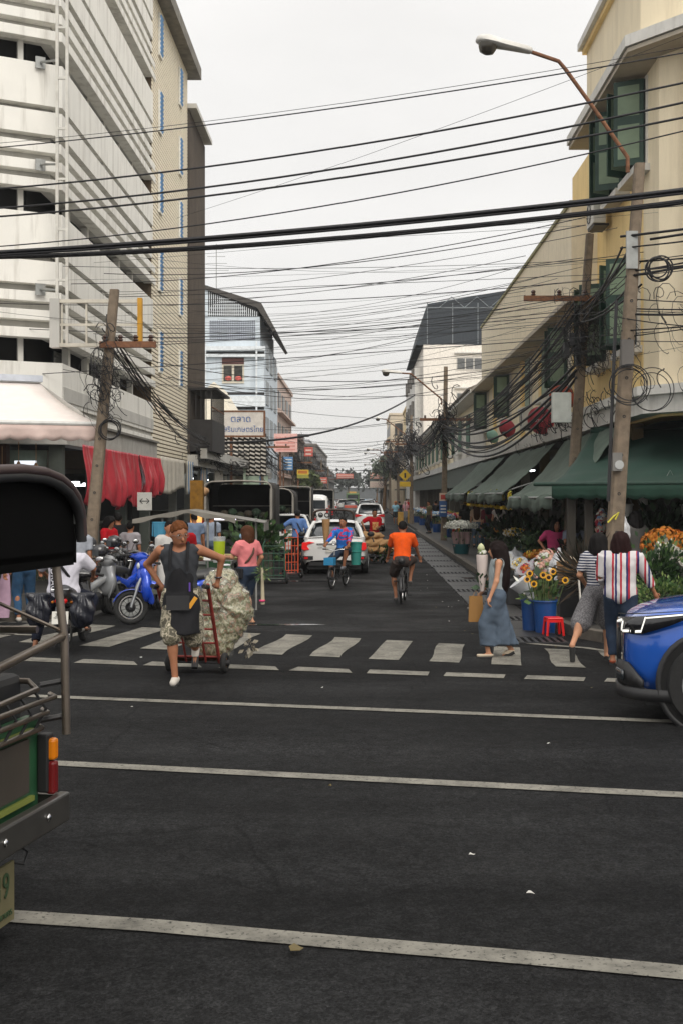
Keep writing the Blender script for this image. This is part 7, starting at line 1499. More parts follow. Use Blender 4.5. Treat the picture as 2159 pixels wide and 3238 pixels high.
for k, (x, y, z) in enumerate(((5.0, 19.7, 1.02), (5.18, 19.3, .86), (4.92, 20.1, 1.05))):
    t = thing('paper_wrap', ['grey paper wrapped bunch above the green herbs', 'creased newspaper wrapped bunch at the frame edge', 'third paper wrapped bunch behind the marigolds'][k], 'wrapped bunch', (x, y, z)); t.rotation_euler = (.5, -.4 + .3 * k, .4 * k); MB().lathe([(.05, -.3), (.16, .1), (.22, .25)], n=10).build('paper', M('newspaper_grey', s(150, 146, 138), .85, var=.15), t); leaves('tips', (0, 0, .25), (.15, .15, .1), 40, .1, [lf3, fw_], t, k)
wbm = M('bucket_white', s(196, 196, 190), .5)
for k in range(9):
    t = thing('white_pail', ['first', 'second', 'third', 'fourth', 'fifth', 'sixth', 'seventh', 'eighth', 'ninth'][k] + ' white pail hanging in the corner shop from the post side', 'pail', (5.0 + k * .33, 22.9 - .3 * k + .4 * (k % 2), 1.75 + .22 * (k % 3)), 0, 'white pails hanging in the corner shop'); bucket(t, .08, .11, .24, wbm); MB().tube([(-.1, 0, .24), (0, 0, .42), (.1, 0, .24)], .006, 5).build('bail', steel, t)
# garlands on the awning edge
for k in range(9):
    t = thing('marigold_garland', ['first', 'second', 'third', 'fourth', 'fifth', 'sixth', 'seventh', 'eighth', 'ninth'][k] + ' yellow marigold garland along the awning edge, counted from the far end', 'garland', (3.9, 44 - k * 1.5, 2.25), 0, 'marigold garlands on the awning'); blooms('blooms', (0, 0, -.15), (.05, .05, .22), 40, .035, [fy, M('petal_lime', s(190, 190, 80), .7)], t, k); blooms('tassel', (0, 0, -.45), (.09, .09, .06), 26, .035, [fy], t, k)
# hanging street-level signs on the poles
ps = thing('pole_sign', 'small blue and red notice tied to the midway pole', 'sign', (3.63, 53.8, 1.75)); MB().lh((-.17, -.02, -.55), (.17, .02, .15)).build('blue_board', M('notice_blue', s(50, 92, 150), .6), ps); MB().lh((-.17, -.025, .15), (.17, .02, .5)).build('red_board', M('notice_cream', s(206, 180, 160), .6), ps); MB().lh((-.11, -.032, .22), (.11, -.026, .42)).build('red_symbol', M('notice_red', s(180, 50, 40), .6), ps); [MB().lh((-.12, -.026, -.1 - .14 * k), (.12, -.021, -.04 - .14 * k)).build('printed_line', white_paint, ps) for k in range(3)]
dg_ = thing('diamond_sign', 'yellow diamond warning sign with plate on the far pole', 'sign', (3.1, 85.5, 3.1)); MB().box((0, 0, .45), (.6, .03, .6), ry=R(45)).build('diamond', M('warning_yellow', s(196, 160, 30), .6), dg_); MB().lh((-.38, -.02, -.35), (.38, .02, .0)).build('plate', M('warning_yellow', s(196, 160, 30), .6), dg_); MB().box((0, -.02, .45), (.12, .02, .34)).build('symbol', bk_black, dg_); MB().tube([(0, .03, -2.9), (0, .03, .8)], .03, 6).build('post', steel, dg_)
# ------------------------------------------------------------------ left side stall and carts
js = thing('juice_stall', 'vendor cart with pale peaked canvas roof and green juice banner', 'stall', (-3.15, 23.2, 0))
rfm = M('stall_canvas', s(120, 116, 108), .8, var=.15, dirt=.5, dcol=s(90, 84, 74)); 
def rfn(u, v): x = -1.05 + 1.9 * u; return (x, -.75 + 1.5 * v, 1.88 - .17 * abs(u - .52) * 2)
MB().sheet(rfn, 24, 6).build('roof_canvas', rfm, js, smooth=180, thick=.012)
MB().sheet(lambda u, v: (-1.05 + 1.9 * u, -.76, 1.88 - .17 * abs(u - .52) * 2 - (.07 + .02 * math.sin(u * 20)) * v), 24, 2).build('roof_fringe', rfm, js, thick=.008)
MB().sheet(lambda u, v: (.75 + .62 * u, -.65 + 1.1 * v, 1.74 - .10 * u - .02 * math.sin(v * 6)), 10, 4).build('side_sheet', M('grey_sheet', s(124, 122, 118), .8, dirt=.4), js, smooth=180, thick=.01); MB().sheet(lambda u, v: (1.37, -.65 + 1.1 * u, 1.64 - .16 * v), 8, 2).build('side_sheet_drop', M('grey_sheet', s(124, 122, 118), .8, dirt=.4), js, thick=.008)
for x, y in ((-.52, -.6), (.32, -.6), (-.52, .6), (.32, .6), (1.2, -.4)): MB().tube([(x, y, 0), (x, y, 1.72)], .02, 8).build('post', M('stall_post', s(150, 150, 146), .5, .4), js)
MB().lh((-.95, -.5, .86), (.75, .5, .92)).build('counter', steel, js); MB().lh((-.9, -.45, .3), (.7, .45, .86)).build('cabinet', M('stall_cabinet', s(96, 100, 92), .6, dirt=.4), js)
for x in (-.7, .5):
    for sg in (-1, 1): wheel2(js, (x, sg * .4, .15), .15, .03, False)
bn = MB().lh((.28, -.56, .22), (.74, -.545, .92)).build('banner', M('banner_green', s(92, 120, 44), .6, var=.2, scale=5), js); MB().lh((.28, -.563, .74), (.74, -.5605, .92)).build('banner_top', M('banner_dark_green', s(40, 86, 50), .6), bn); [MB().lh((.31, -.566, .68 - .13 * k), (.70 - .08 * k, -.562, .74 - .13 * k)).build('printed_line', [M('banner_ink', s(150, 180, 150), .6), M('banner_yellow', s(206, 190, 60), .6)][k % 2], bn) for k in range(3)]; MB().lathe([(.035, .3), (.045, .42), (.02, .5), (.02, .56)], (.65, -.575, 0), n=10, sy=.2).build('printed_bottle', M('bottle_brown', s(120, 70, 40), .5), bn)
MB().box((.6, -.2, 1.70), (.4, .04, .03)).build('light_tube', M('lit_violet_tube', (.9, .85, 1.0), .5, emit=4, var=0), js)
bq = thing('hanging_basket', 'blue plastic basket of chopsticks hanging under the stall roof', 'basket', (-3.72, 22.55, 1.38)); MB().lathe([(.10, 0), (.13, .26), (.14, .26), (.14, .28), (.12, .28)], n=20).build('basket', M('basket_skyblue', s(70, 140, 170), .5), bq, smooth=40)
for k in range(12): MB().box((.132 * math.cos(k * PI / 6), .132 * math.sin(k * PI / 6), .13), (.012, .012, .24), rz=k * PI / 6).build('rib', M('basket_skyblue', s(70, 140, 170), .5), bq)
stk = M('sugarcane_stick', s(176, 162, 112), .7, var=.25, scale=12)
sc_ = thing('sugarcane_pile', 'pile of peeled sugar cane sticks on the stall counter', 'sugar cane', (-2.75, 22.85, .93)); rs = random.Random(3)
for k in range(46): a = rs.uniform(-.35, .35); x = rs.uniform(-.45, .35); z = .02 + .028 * (k // 9); MB().tube([(x - .2 * math.cos(a), rs.uniform(-.22, .1), z + .01), (x + .2 * math.cos(a), rs.uniform(-.22, .1), z + .02 * math.sin(a))], .017, 6).build('stick', stk, sc_)
jg = thing('juice_jug', 'clear jug of lime green juice on the stall counter', 'jug', (-2.58, 22.3, 1.05)); MB().lathe([(.10, 0), (.11, .26), (.11, .27)], n=18).build('juice', M('juice_green', s(160, 178, 40), .2, var=.1), jg, smooth=40); MB().lathe([(.112, .26), (.118, .34), (.10, .345)], n=18).build('lid', film, jg, smooth=40); MB().lh((-.1, -.1, -.13), (.1, .1, 0)).build('stand', steel, jg)
qr = thing('price_card', 'white price card standing on the stall counter', 'card', (-2.80, 22.28, .95)); MB().box((0, 0, .11), (.13, .01, .2)).build('card', white_paint, qr); MB().box((0, -.008, .12), (.07, .004, .07)).build('printed_panel', M('print_grey', s(70, 70, 70), .7), qr)
for k, (x, z, m_) in enumerate(((-.55, 1.0, 'tub_red'), (-.1, 1.05, 'tub_white'), (.15, 1.0, 'tub_red'), (-.35, 1.0, 'tub_silver'))):
    t = thing('stall_tub', ['red tub at the end of the stall counter', 'white tub in the middle of the counter', 'red tub beside the sugar cane', 'silver tub on the stall counter'][k], 'tub', (-3.15 + x, 23.2, z - .08)); bucket(t, .09, .11, .16, M(m_, {'tub_red': s(176, 36, 36), 'tub_white': s(206, 206, 200), 'tub_silver': s(160, 160, 160)}[m_], .4))
# hand trolleys
def trolley(label, loc, rz, col, w_=.5, h=1.15, load=None):
    t = thing('hand_trolley', label, 'trolley', loc, rz, 'market hand trolleys'); m_ = M('trolley_' + col[0], col[1], .5, .1, var=.2, dirt=.4, dcol=tuple(c * .4 for c in col[1]))
    for sg in (-1, 1): MB().tube([(sg * w_ / 2, 0, .12), (sg * w_ / 2, 0, h * .9), (sg * w_ * .42, -.08, h)], .018, 8).build('upright', m_, t, smooth=60); wheel2(t, (sg * (w_ / 2 + .06), .05, .12), .12, .03, False, spokes=6); MB().tube([(sg * w_ * .42, -.08, h), (sg * w_ * .42, -.2, h + .02)], .022, 8).build('grip', rubber, t)
    for k in range(5): MB().tube([(-w_ / 2, 0, .2 + k * h * .17), (w_ / 2, 0, .2 + k * h * .17)], .012, 6).build('cross_bar', m_, t)
    for k in (-1, 0, 1): MB().tube([(k * w_ * .25, 0, .15), (k * w_ * .25, 0, h * .8)], .010, 6).build('slat', m_, t)
    MB().lh((-w_ / 2, -.35, .10), (w_ / 2, .02, .12)).build('toe_plate', m_, t); MB().tube([(-w_ / 2 - .08, .05, .12), (w_ / 2 + .08, .05, .12)], .014, 6).build('axle', darkmetal, t); return t
trolley('dark green hand trolley standing beside the sedan', (-2.1, 29.6, 0), PI, ('green', s(30, 72, 52)), .52, 1.05); trolley('orange hand trolley behind the green one', (-1.78, 31.6, 0), PI + .5, ('orange', s(206, 84, 44)), .36, 1.25)
vg = thing('leafy_greens', 'heap of dark leafy greens behind the trolleys', 'vegetables', (-2.65, 31.5, 0)); MB().lh((-.5, -.4, 0), (.4, .4, .7)).build('crate', M('veg_crate', s(60, 60, 50), .8), vg); leaves('leaves', (0, 0, .95), (.6, .5, .4), 700, .16, [lf1, lf2, lf2], vg, 4)
# the porter's trolley with its huge plastic sack
ct_ = thing('porter_trolley', 'rusty red porter trolley tilted back behind the man in apron', 'trolley', (-1.98, 14.75, 0), PI - .12); rr_ = M('trolley_rust_red', s(130, 44, 36), .6, .1, var=.3, scale=9, dirt=.5, dcol=s(60, 34, 26))
for sg in (-1, 1):
    MB().tube([(sg * .28, 0, .13), (sg * .29, .40, .75), (sg * .30, .66, 1.12)], .022, 8).build('upright', rr_, ct_, smooth=60); MB().tube([(sg * .30, .64, 1.09), (sg * .30, .86, 1.11)], .026, 8).build('grip', rubber, ct_, smooth=60); wheel2(ct_, (sg * .34, -.02, .125), .125, .035, False, spokes=6, rim=rust); MB().tube([(sg * .12, .03, .14), (sg * .12, .5, .86)], .014, 6).build('slat', rr_, ct_)
for k in range(5): MB().tube([(-.29, .12 * k + .03, .2 + .18 * k), (.29, .12 * k + .03, .2 + .18 * k)], .014, 6).build('cross_bar', rr_, ct_)
MB().tube([(-.36, -.02, .125), (.36, -.02, .125)], .016, 6).build('axle', darkmetal, ct_); MB().box((0, -.16, .14), (.56, .36, .02), rx=.35).build('toe_plate', rust, ct_)
vegbag = M_patch('bagged_vegetables', [s(62, 70, 44), s(132, 126, 92), s(176, 168, 140), s(100, 106, 66), s(150, 116, 92), s(74, 82, 52), s(190, 186, 168)], 9, .22, True)
sk = thing('plastic_sack', 'huge clear plastic sack stuffed with vegetables on the porter trolley', 'sack', (-1.72, 15.02, .0), 0)
_vn = vegbag.node_tree; _bn = _vn.nodes.new('ShaderNodeTexNoise'); _bn.inputs['Scale'].default_value = 34; _bn.inputs['Detail'].default_value = 8; _bb = _vn.nodes.new('ShaderNodeBump'); _bb.inputs['Strength'].default_value = .9; _bb.inputs['Distance'].default_value = .03; _vn.links.new(_bn.outputs[0], _bb.inputs['Height']); _vn.links.new(_bb.outputs[0], _vn.nodes['Principled BSDF'].inputs['Normal'])
_bp = vegbag.node_tree.nodes['Principled BSDF']; _bp.inputs['Coat Weight'].default_value = .7; _bp.inputs['Coat Roughness'].default_value = .15
def fsk(Q):
    d = smin(ell_(Q, (.0, .05, .98), (.24, .26, .28)), smin(ell_(Q, (.08, .08, .72), (.31, .30, .34)), ell_(Q, (-.05, 0, .40), (.25, .25, .30)), .12), .12); a = np.arctan2(Q[:, 2] - .8, Q[:, 0] - .05); rr = np.sqrt((Q[:, 2] - .8) ** 2 + (Q[:, 0] - .05) ** 2)
    return d + .007 * np.sin(a * 37) * np.clip(rr * 2, 0, 1) + .009 * np.sin(Q[:, 2] * 47 + Q[:, 0] * 31) * np.sin(Q[:, 0] * 39 - Q[:, 2] * 13) + .014 * np.sin(a * 5 + Q[:, 2] * 9)
blob('sack', fsk, (-.4, -.4, .08), (.6, .55, 1.35), .018, vegbag, sk); blob('film_skin', lambda Q: fsk(Q) - .014 + .012 * np.sin(np.arctan2(Q[:, 2] - .75, Q[:, 0] - .2) * 31) + .006 * np.sin(Q[:, 2] * 60 + Q[:, 0] * 45), (-.4, -.4, .06), (.6, .55, 1.37), .018, M('sack_film', s(210, 212, 206), .12, var=.1, alpha=.09, spec=1.0, bump=.5, bscale=26), sk); MB().ring((.06, .0, 1.29), .05, .012, 'Z', 14, 6).build('knot', film_w, sk)
leaves('loose_film', (.36, .0, .28), (.07, .06, .10), 40, .07, [M('film_scrap', s(150, 142, 124), .4, alpha=.7)], sk, 3, -.4, .3)
# red shirted man's cart with kraft paper bundles
rc = thing('bundle_cart', 'low cart heaped with brown paper bundles in front of red shirt man', 'cart', (.35, 38.6, 0), PI)
for x, y, z, r in ((-.1, .0, .62, (.55, .35, .16)), (.15, -.1, .86, (.52, .3, .13)), (-.25, .1, .42, (.45, .35, .14)), (.35, .1, .5, (.3, .3, .14))): blob('paper_bundle', lambda Q, x=x, y=y, z=z, r=r: ell_(Q, (x, y, z), r) + .018 * np.sin(Q[:, 0] * 23 + Q[:, 2] * 31) + .012 * np.sin(Q[:, 1] * 40 + Q[:, 0] * 11), (x - r[0] - .04, y - r[1] - .04, z - r[2] - .04), (x + r[0] + .04, y + r[1] + .04, z + r[2] + .04), .03, paper, rc)
MB().lh((-.5, -.35, .22), (.5, .35, .27)).build('deck', darkmetal, rc); MB().tube([(-.05, .34, .7), (.05, -.2, 1.0)], .02, 6).build('strap', bk_black, rc); MB().tube([(.3, .3, .3), (.34, -.5, 1.1), (.5, -.55, 1.12)], .016, 6).build('handle', darkmetal, rc, smooth=60); leaves('greens', (-.35, .3, .35), (.2, .2, .15), 80, .18, [lf1, lf2], rc, 9)
for sg in (-1, 1):
    for y in (-.25, .25): wheel2(rc, (sg * .42, y, .11), .11, .03, False, spokes=6)
# onion nets hanging under the white awning, bundles hung near the trucks
netm = M('onion_net', s(168, 132, 96), .85, var=.2, scale=30)
for k, (px, py) in enumerate(((8, 1515), (60, 1500), (115, 1505))):
    p = P(px, py, 26.0); t = thing('hanging_net', ['string net bag hanging at the frame edge under the awning', 'middle string net bag hanging under the awning', 'string net bag hanging nearest the pole'][k], 'net bag', p); MB().lathe([(.02, .28), (.06, .2), (.16, .05), (.2, -.06), (.17, -.18), (.05, -.25)], n=16).build('net', netm, t, smooth=60); MB().tube([(0, 0, .26), (0, 0, .7)], .008, 5).build('string', netm, t)
hb_ = thing('hanging_bundle', 'brown paper bundle hanging near the first covered truck', 'bundle', P(640, 1555, 34)); blob('bundle', lambda Q: ell_(Q, (0, 0, 0), (.2, .16, .14)) + .02 * np.sin(Q[:, 0] * 30) * np.sin(Q[:, 2] * 25), (-.25, -.2, -.2), (.25, .2, .2), .025, netm, hb_); MB().tube([(0, 0, .12), (0, 0, .5)], .008, 5).build('string', netm, hb_)
sp = thing('spirit_pillar', 'gold and red painted pillar with small label behind the stall', 'pillar', (-4.42, 33.0, 0)); MB().box((0, 0, 1.1), (.34, .3, 2.9)).build('gold_shaft', M('gold_paint', s(140, 100, 30), .4, .3, var=.3, scale=8), sp); MB().box((0, -.005, 1.32), (.35, .31, .3)).build('red_band', M('band_red', s(150, 24, 24), .5), sp); MB().box((0, -.16, 1.5), (.3, .02, .2)).build('lit_label', M('lit_label', s(255, 190, 110), .5, emit=.6), sp)
ar_ = thing('arrow_sign', 'white notice with a two way arrow on the shop pillar', 'sign', P(458, 1585, 30)); MB().lh((-.18, 0, -.22), (.18, .02, .22)).build('board', M('notice_white', s(196, 196, 190), .6), ar_); text('↔', .22, platek, ar_, (0, -.006, 0), FACE_CAM, depth=.001)

# dense clutter of tubs, sacks and cut greens along the arcade
ord_ = ['first', 'second', 'third', 'fourth', 'fifth', 'sixth', 'seventh', 'eighth', 'ninth', 'tenth', 'eleventh', 'twelfth']
gk = [M('greens_black', s(26, 32, 22), .8, var=.4), M('greens_dull', s(54, 62, 40), .8, var=.4), lf2]
for k in range(22):
    Yc = 25.2 + k * 1.05; xc = 4.75 + .5 * (k % 3) - (.25 if k % 4 == 0 else 0)
    t = thing('produce_tub', ord_[k // 2] + [' dark tub of cut foliage', ' crate of wrapped blossoms'][k % 2] + ' along the arcade, counted from the corner', 'tub', (xc, Yc, PZ), rg_.uniform(-.3, .3), 'tubs and crates crowding the arcade')
    MB().lh((-.26, -.24, 0), (.26, .24, .42 + .1 * (k % 3))).build('tub', [bk_black, bk_teal, M('crate_wood', s(70, 56, 42), .9), M('foam_box', s(120, 118, 112), .8)][k % 4], t, bevel=.02)
    if k % 2: blooms('blooms', (0, 0, .72), (.3, .28, .2), 120, .05, [[fw_, lf3], [fp, fw_], [fm, fo], [fpl, lf3]][(k // 2) % 4], t, k)
    leaves('leaves', (0, 0, .75 + .08 * (k % 3)), (.36, .34, .34), 130, .17, gk, t, 200 + k)
    if k % 3 == 0: leaves('hanging_bunch', (.5, 0, 1.9), (.22, .2, .28), 70, .15, gk, t, 300 + k)
# ------------------------------------------------------------------ people in the street
def face(dx, dy): return math.atan2(-dx, dy)
def at(px, py): p = G(px, py); return (p.x, p.y, 0)
def CL(name, col, rough=.9, **k): return M('cloth_' + name, col, rough, var=k.pop('var', .10), scale=k.pop('scale', 9), bump=.25, bscale=45, spec=.2, **k)
denim = CL('denim', s(88, 104, 122), var=.16); denim_d = CL('dark_denim', s(44, 56, 74), var=.16); blackc = CL('black', (.015, .015, .017)); greyc = CL('charcoal', s(58, 60, 64))
shoe_w = M('shoe_white', s(196, 190, 180), .7, dirt=.4, dcol=s(110, 90, 72)); shoe_k = M('shoe_black', (.02, .02, .02), .5); V3 = lambda a: Vector(np.asarray(a).tolist())
# porter pulling the trolley
camo = M_patch('camouflage', [s(74, 70, 58), s(146, 138, 120), s(100, 96, 78), s(186, 176, 156), s(84, 80, 68)], 16)
pm = person('man in dark apron and camouflage shorts hauling a loaded trolley', (-2.06, 14.05, 0), PI, dict(pel=(0, 0, .93), lean=10, side=1, lf=(-.09, -.42, .30), khl=(-.1, 1, .1), rf=(.04, .20, .08), lh=(-.37, -.10, 1.06), rh=(.24, -.06, 1.03), ehl=(-1.2, -.3, 1.0), ehr=(1.1, -.5, .5), hyaw=-30, hpitch=-4, gripl=.9, gripr=.9, fdl=(0, .5, -.85)),
    dict(hs=1.16, shoulder=.205, fat=1.14, hair='short', hairmat=hair_o, skin=skin_t, top=dict(mat=greyc, sleeve=0, hem=-.08, e=.016, neck=.10, vneck=.04, name='tank_top'), bottom=dict(kind='shorts', mat=camo, len=1.04, w=.095, e=.02), shoes=dict(mat=shoe_w), wrinkle=.008), 1.09, .0135)
o_ = pm['obj']; pel_ = pm['pel']
def apron(Q):
    d = ell_(Q, pel_ + pm['u'] * .17, (.152, .172, .27)); d = smin(d, ell_(Q, pel_, (.178, .185, .17)), .05); lw = np.clip((pel_[2] - Q[:, 2]) / .42, 0, 1)
    sk_ = np.maximum(np.sqrt((Q[:, 0] / (.19 + .02 * lw)) ** 2 + ((Q[:, 1] - .02 - .05 * lw) / (.17 + .05 * lw)) ** 2) * .17 - .17, np.maximum(Q[:, 2] - pel_[2], .52 - Q[:, 2])); d = smin(d, sk_, .04) + .007 * np.sin(Q[:, 0] * 34 + Q[:, 2] * 14)
    return np.maximum(np.maximum(d, -.02 - Q[:, 1] + .0 * d), Q[:, 2] - 1.24)
blob('apron', apron, (-.3, -.1, .45), (.3, .35, 1.35), .014, blackc, o_)
for sg in (-1, 1): MB().tube([(sg * .09, .235, 1.18), (sg * .09, .225, 1.28), (sg * .09, .20, 1.38), (sg * .085, .12, 1.47), (sg * .07, .0, 1.47)], .018, 6).build('apron_strap', blackc, o_, smooth=60)
MB().lh((-.12, .262, .78), (.12, .276, .93)).build('apron_pocket', M('apron_pocket', (.02, .02, .022), .8), o_); MB().box((-.15, .262, .86), (.04, .02, .13), ry=-.6).build('yellow_tool', M('tool_yellow', s(214, 150, 40), .5), o_); MB().box((-.12, .255, 1.02), (.016, .012, .09)).build('pen', M('pen_violet', s(90, 60, 150), .4), o_)
gm_ = M('glasses_frame', s(110, 96, 90), .3)
for sg in (-1, 1):
    c = pm['hc'] + pm['hr'] * sg * .033 * 1.15 + pm['hf'] * .116 + pm['hu'] * .012; pts = [V3(c + pm['hr'] * .031 * math.cos(a) + pm['hu'] * .023 * math.sin(a)) for a in np.linspace(0, 2 * PI, 15)]; MB().tube(pts, .003, 5).build('glasses_rim', gm_, o_); MB().tube([V3(c + pm['hr'] * sg * .026), V3(pm['hc'] + pm['hr'] * sg * .09)], .003, 5).build('glasses_arm', gm_, o_)
wv = pm['WR']['l'] * .85 + pm['EL']['l'] * .15; MB().ring((0, 0, 0), .034, .010, 'Z', 16, 6).build('wrist_watch', M('watch_dark', s(60, 56, 60), .3, .5), o_, loc=V3(wv))
# woman in pink
pw = person('woman in pink shirt and denim shorts with face mask at the juice stall', at(783, 1973), face(-.75, .66), dict(lean=0, lh=(-.18, .36, 1.16), ehl=(-.6, -.3, -1), rh=(.27, .08, .95), hyaw=-28, fdl=(-.1, 1, 0)), dict(fat=1.16, skin=skin_l, hair='bob', hairmat=hair_b, top=dict(mat=CL('pink', s(206, 120, 122)), sleeve=.8, hem=-.05, e=.02), bottom=dict(kind='shorts', mat=denim_d, len=.92, w=.085, e=.024), shoes=dict(mat=M('sandal_tan', s(176, 130, 98), .7), up=-.035)), .96, .016)
strap(pw, 'bag_strap', M('strap_brown', s(70, 44, 30), .7), 1, .02, .06, .15); MB().lh((-.27, -.12, .80), (-.2, .1, .98)).build('shoulder_bag', blackc, pw['obj'], bevel=.02)
MB().ell(V3(pw['hc'] + pw['hf'] * .075 - pw['hu'] * .045), (.062, .05, .05), 12, 8).build('face_mask', M('mask_blue', s(150, 190, 214), .8), pw['obj'], smooth=60)
vb = thing('leek_bunch', 'bunch of greens with pink tie carried by the woman in pink', 'vegetables', (-1.62, 20.1, .25)); leaves('leaf_tops', (0, 0, .62), (.1, .1, .1), 70, .08, [lf1, lf3], vb, 6, -.2, .1); MB().tube([(0, 0, .7), (.01, .02, .1)], [.02, .035], 8).build('stalks', M('leek_pale', s(176, 166, 140), .7), vb); MB().ring((0, 0, .16), .035, .018, 'Z', 14, 6).build('pink_tie', M('tie_pink', s(206, 60, 110), .6), vb)
# cyclists
cb_ = person('man in blue and red jersey riding a bicycle towards the crossing', BO + BD * .20, rzb, dict(pel=(0, 0, .86), lean=-2, lf=(-.13, .34, .50), rf=(.13, .30, .20), khl=(-.35, 1, .4), khr=(.35, 1, .4), lh=(-.30, .50, .93), rh=(.30, .50, .93), gripl=.8, gripr=.8, hyaw=6), dict(skin=skin_t, hair='short', top=dict(mat=M_patch('jersey', [s(20, 90, 170), s(16, 110, 196), s(190, 50, 90), s(24, 84, 160), s(200, 200, 210)], 5), sleeve=1.75, hem=-.08, e=.016), bottom=dict(kind='shorts', mat=denim_d, len=.9, w=.08), shoes=dict(mat=M('shoe_grey', s(110, 112, 118), .7))), 1.0, .017)
sr = thing('paper_roll', 'brown paper roll slung behind the blue jersey rider', 'paper roll', BO + BD * .10 + Vector((-.22, 0, 0)), rzb); MB().lathe([(.05, 1.0), (.10, 1.58), (.09, 1.58), (.04, 1.05)], (.24, -.05, 0), n=18).build('roll', paper, sr, smooth=50)
co_ = person('cyclist in bright orange shirt riding away up the street', OB_ + Vector((.02, .2, 0)), -.10, dict(pel=(0, 0, .88), lean=14, lf=(-.14, .22, .13), rf=(.14, .30, .46), khl=(-.4, 1, .3), khr=(.25, 1, .4), lh=(-.31, .42, .92), rh=(.31, .42, .92), ehl=(-1, -.5, -.1), ehr=(1, -.5, -.1), hpitch=8), dict(skin=skin_t, hair='short', top=dict(mat=CL('orange', s(224, 84, 22)), sleeve=.9, hem=-.10, e=.024), bottom=dict(kind='shorts', mat=CL('brown_shorts', s(70, 60, 56)), len=.95, w=.085, e=.02), shoes=dict(mat=M('sandal_grey', s(110, 100, 94), .7), up=-.03), fat=1.05), 1.0, .017)
# man in red behind the bundle cart, man in blue shirt by the sedan
person('man in red printed shirt steering the cart of paper bundles', (.43, 39.6, 0), PI + .25, dict(lean=4, lh=(-.06, .26, 1.1), rh=(.38, .18, 1.08), ehr=(1, -.6, .2), hyaw=10), dict(skin=skin_t, hair='short', top=dict(mat=CL('red', s(178, 20, 34)), sleeve=.85, hem=-.1, e=.018), bottom=dict(kind='trousers', mat=blackc, len=1.9)), 1.0, .02)
_red = [o for o in bpy.data.objects if o.get('label', '').startswith('man in red printed')][0]; MB().sheet(lambda u, v: (-.10 + .2 * u, .150 + .012 * math.sin(u * PI), 1.02 + .26 * v), 8, 8).build('gold_print', M_patch('gold_print', [s(178, 30, 34), s(196, 140, 80), s(214, 170, 110), s(178, 30, 34)], 16), _red, smooth=180, thick=.004)
bm2 = person('man in blue shirt and black cap with shoulder bag beside the sedan', (-1.86, 36.2, 0), .15, dict(lean=8, lh=(-.42, .25, 1.12), ehl=(-1, -.2, -.6), rh=(.25, .15, .95)), dict(skin=skin_t, hair='short', top=dict(mat=CL('blue_shirt', s(92, 124, 178)), sleeve=1.8, hem=-.06, e=.022), bottom=dict(kind='trousers', mat=blackc, len=1.92), shoes=dict(mat=shoe_k), face=False), 1.0, .02); strap(bm2, 'bag_strap', M('strap_navy', s(40, 50, 70), .7), -1, .018, .0, .15)
MB().lathe([(.10, 0), (.10, .06), (.06, .11), (.01, .12)], V3(bm2['hc'] + bm2['hu'] * .035), n=16).build('cap', blackc, bm2['obj'], smooth=60)
# girl crossing on the right
gr_ = person('young woman with long dark hair in long grey denim skirt on the crossing', (1.80, 16.2, 0), face(-1, -.02), dict(lean=-2, lf=(-.08, .13, .08), rf=(.08, -.22, .12), fdr=(0, .8, -.45), rh=(.20, .20, .93), ehr=(.4, -1, -.4), lh=(-.22, .12, .90), ehl=(-.3, -1, -.3), hyaw=8, gripr=.9), dict(fat=.88, shoulder=.16, skin=skin_l, hair='long', hairlen=.58, hairmat=M('hair_soft_black', s(24, 15, 14), .7, var=.3, scale=60, spec=.12), top=dict(mat=CL('grey_vest', s(146, 154, 156)), sleeve=0, hem=.07, e=.028, w=1.0, name='vest'), bottom=dict(kind='skirt', mat=CL('grey_denim', s(80, 92, 106), var=.16), hem=.19, wx=.17, wy=.27, fold=.016), shoes=dict(mat=M('shoe_cream', s(200, 184, 160), .5), sole=M('sole_black', (.02, .02, .02), .7), up=-.028)), .90, .0135)
bgp = gr_['WR']['r']; pbw = thing('paper_bag', 'brown paper bag carried by the girl in the denim skirt', 'bag', (1.54, 16.30, .46), face(-1, 0)); MB().add([(-.05, -.10, 0), (.05, -.10, 0), (.05, .10, 0), (-.05, .10, 0), (-.03, -.08, .34), (.03, -.08, .34), (.03, .09, .34), (-.03, .09, .34)], [(0, 1, 2, 3), (0, 1, 5, 4), (1, 2, 6, 5), (2, 3, 7, 6), (3, 0, 4, 7)]).build('bag', M('kraft_olive', s(140, 100, 46), .7, var=.12), pbw, thick=.004); MB().tube([(0, -.05, .33), (0, 0, .42), (0, .05, .33)], .005, 5).build('handle', paper, pbw)
bo_ = thing('wrapped_bouquet', 'tall white wrapped bouquet held by the girl in the denim skirt', 'bouquet', (1.62, 16.28, .88)); bo_.scale = (.8, .8, .74); MB().lathe([(.03, -.02), (.05, .12), (.085, .38), (.10, .62), (.095, .64)], n=14).build('paper_wrap', M('wrap_pinkish', s(196, 182, 176), .7, var=.08), bo_, smooth=60); blooms('blooms', (0, 0, .68), (.07, .07, .07), 50, .03, [fw_, lf3], bo_, 3); MB().lathe([(.05, .73), (.065, .76), (.04, .82), (.005, .85)], (-.02, 0, 0), n=12).build('lotus_bud', M('bud_green', s(176, 180, 140), .6, var=.15), bo_, smooth=60); leaves('leaves', (0, 0, .1), (.05, .05, .12), 14, .14, [lf2], bo_, 2)
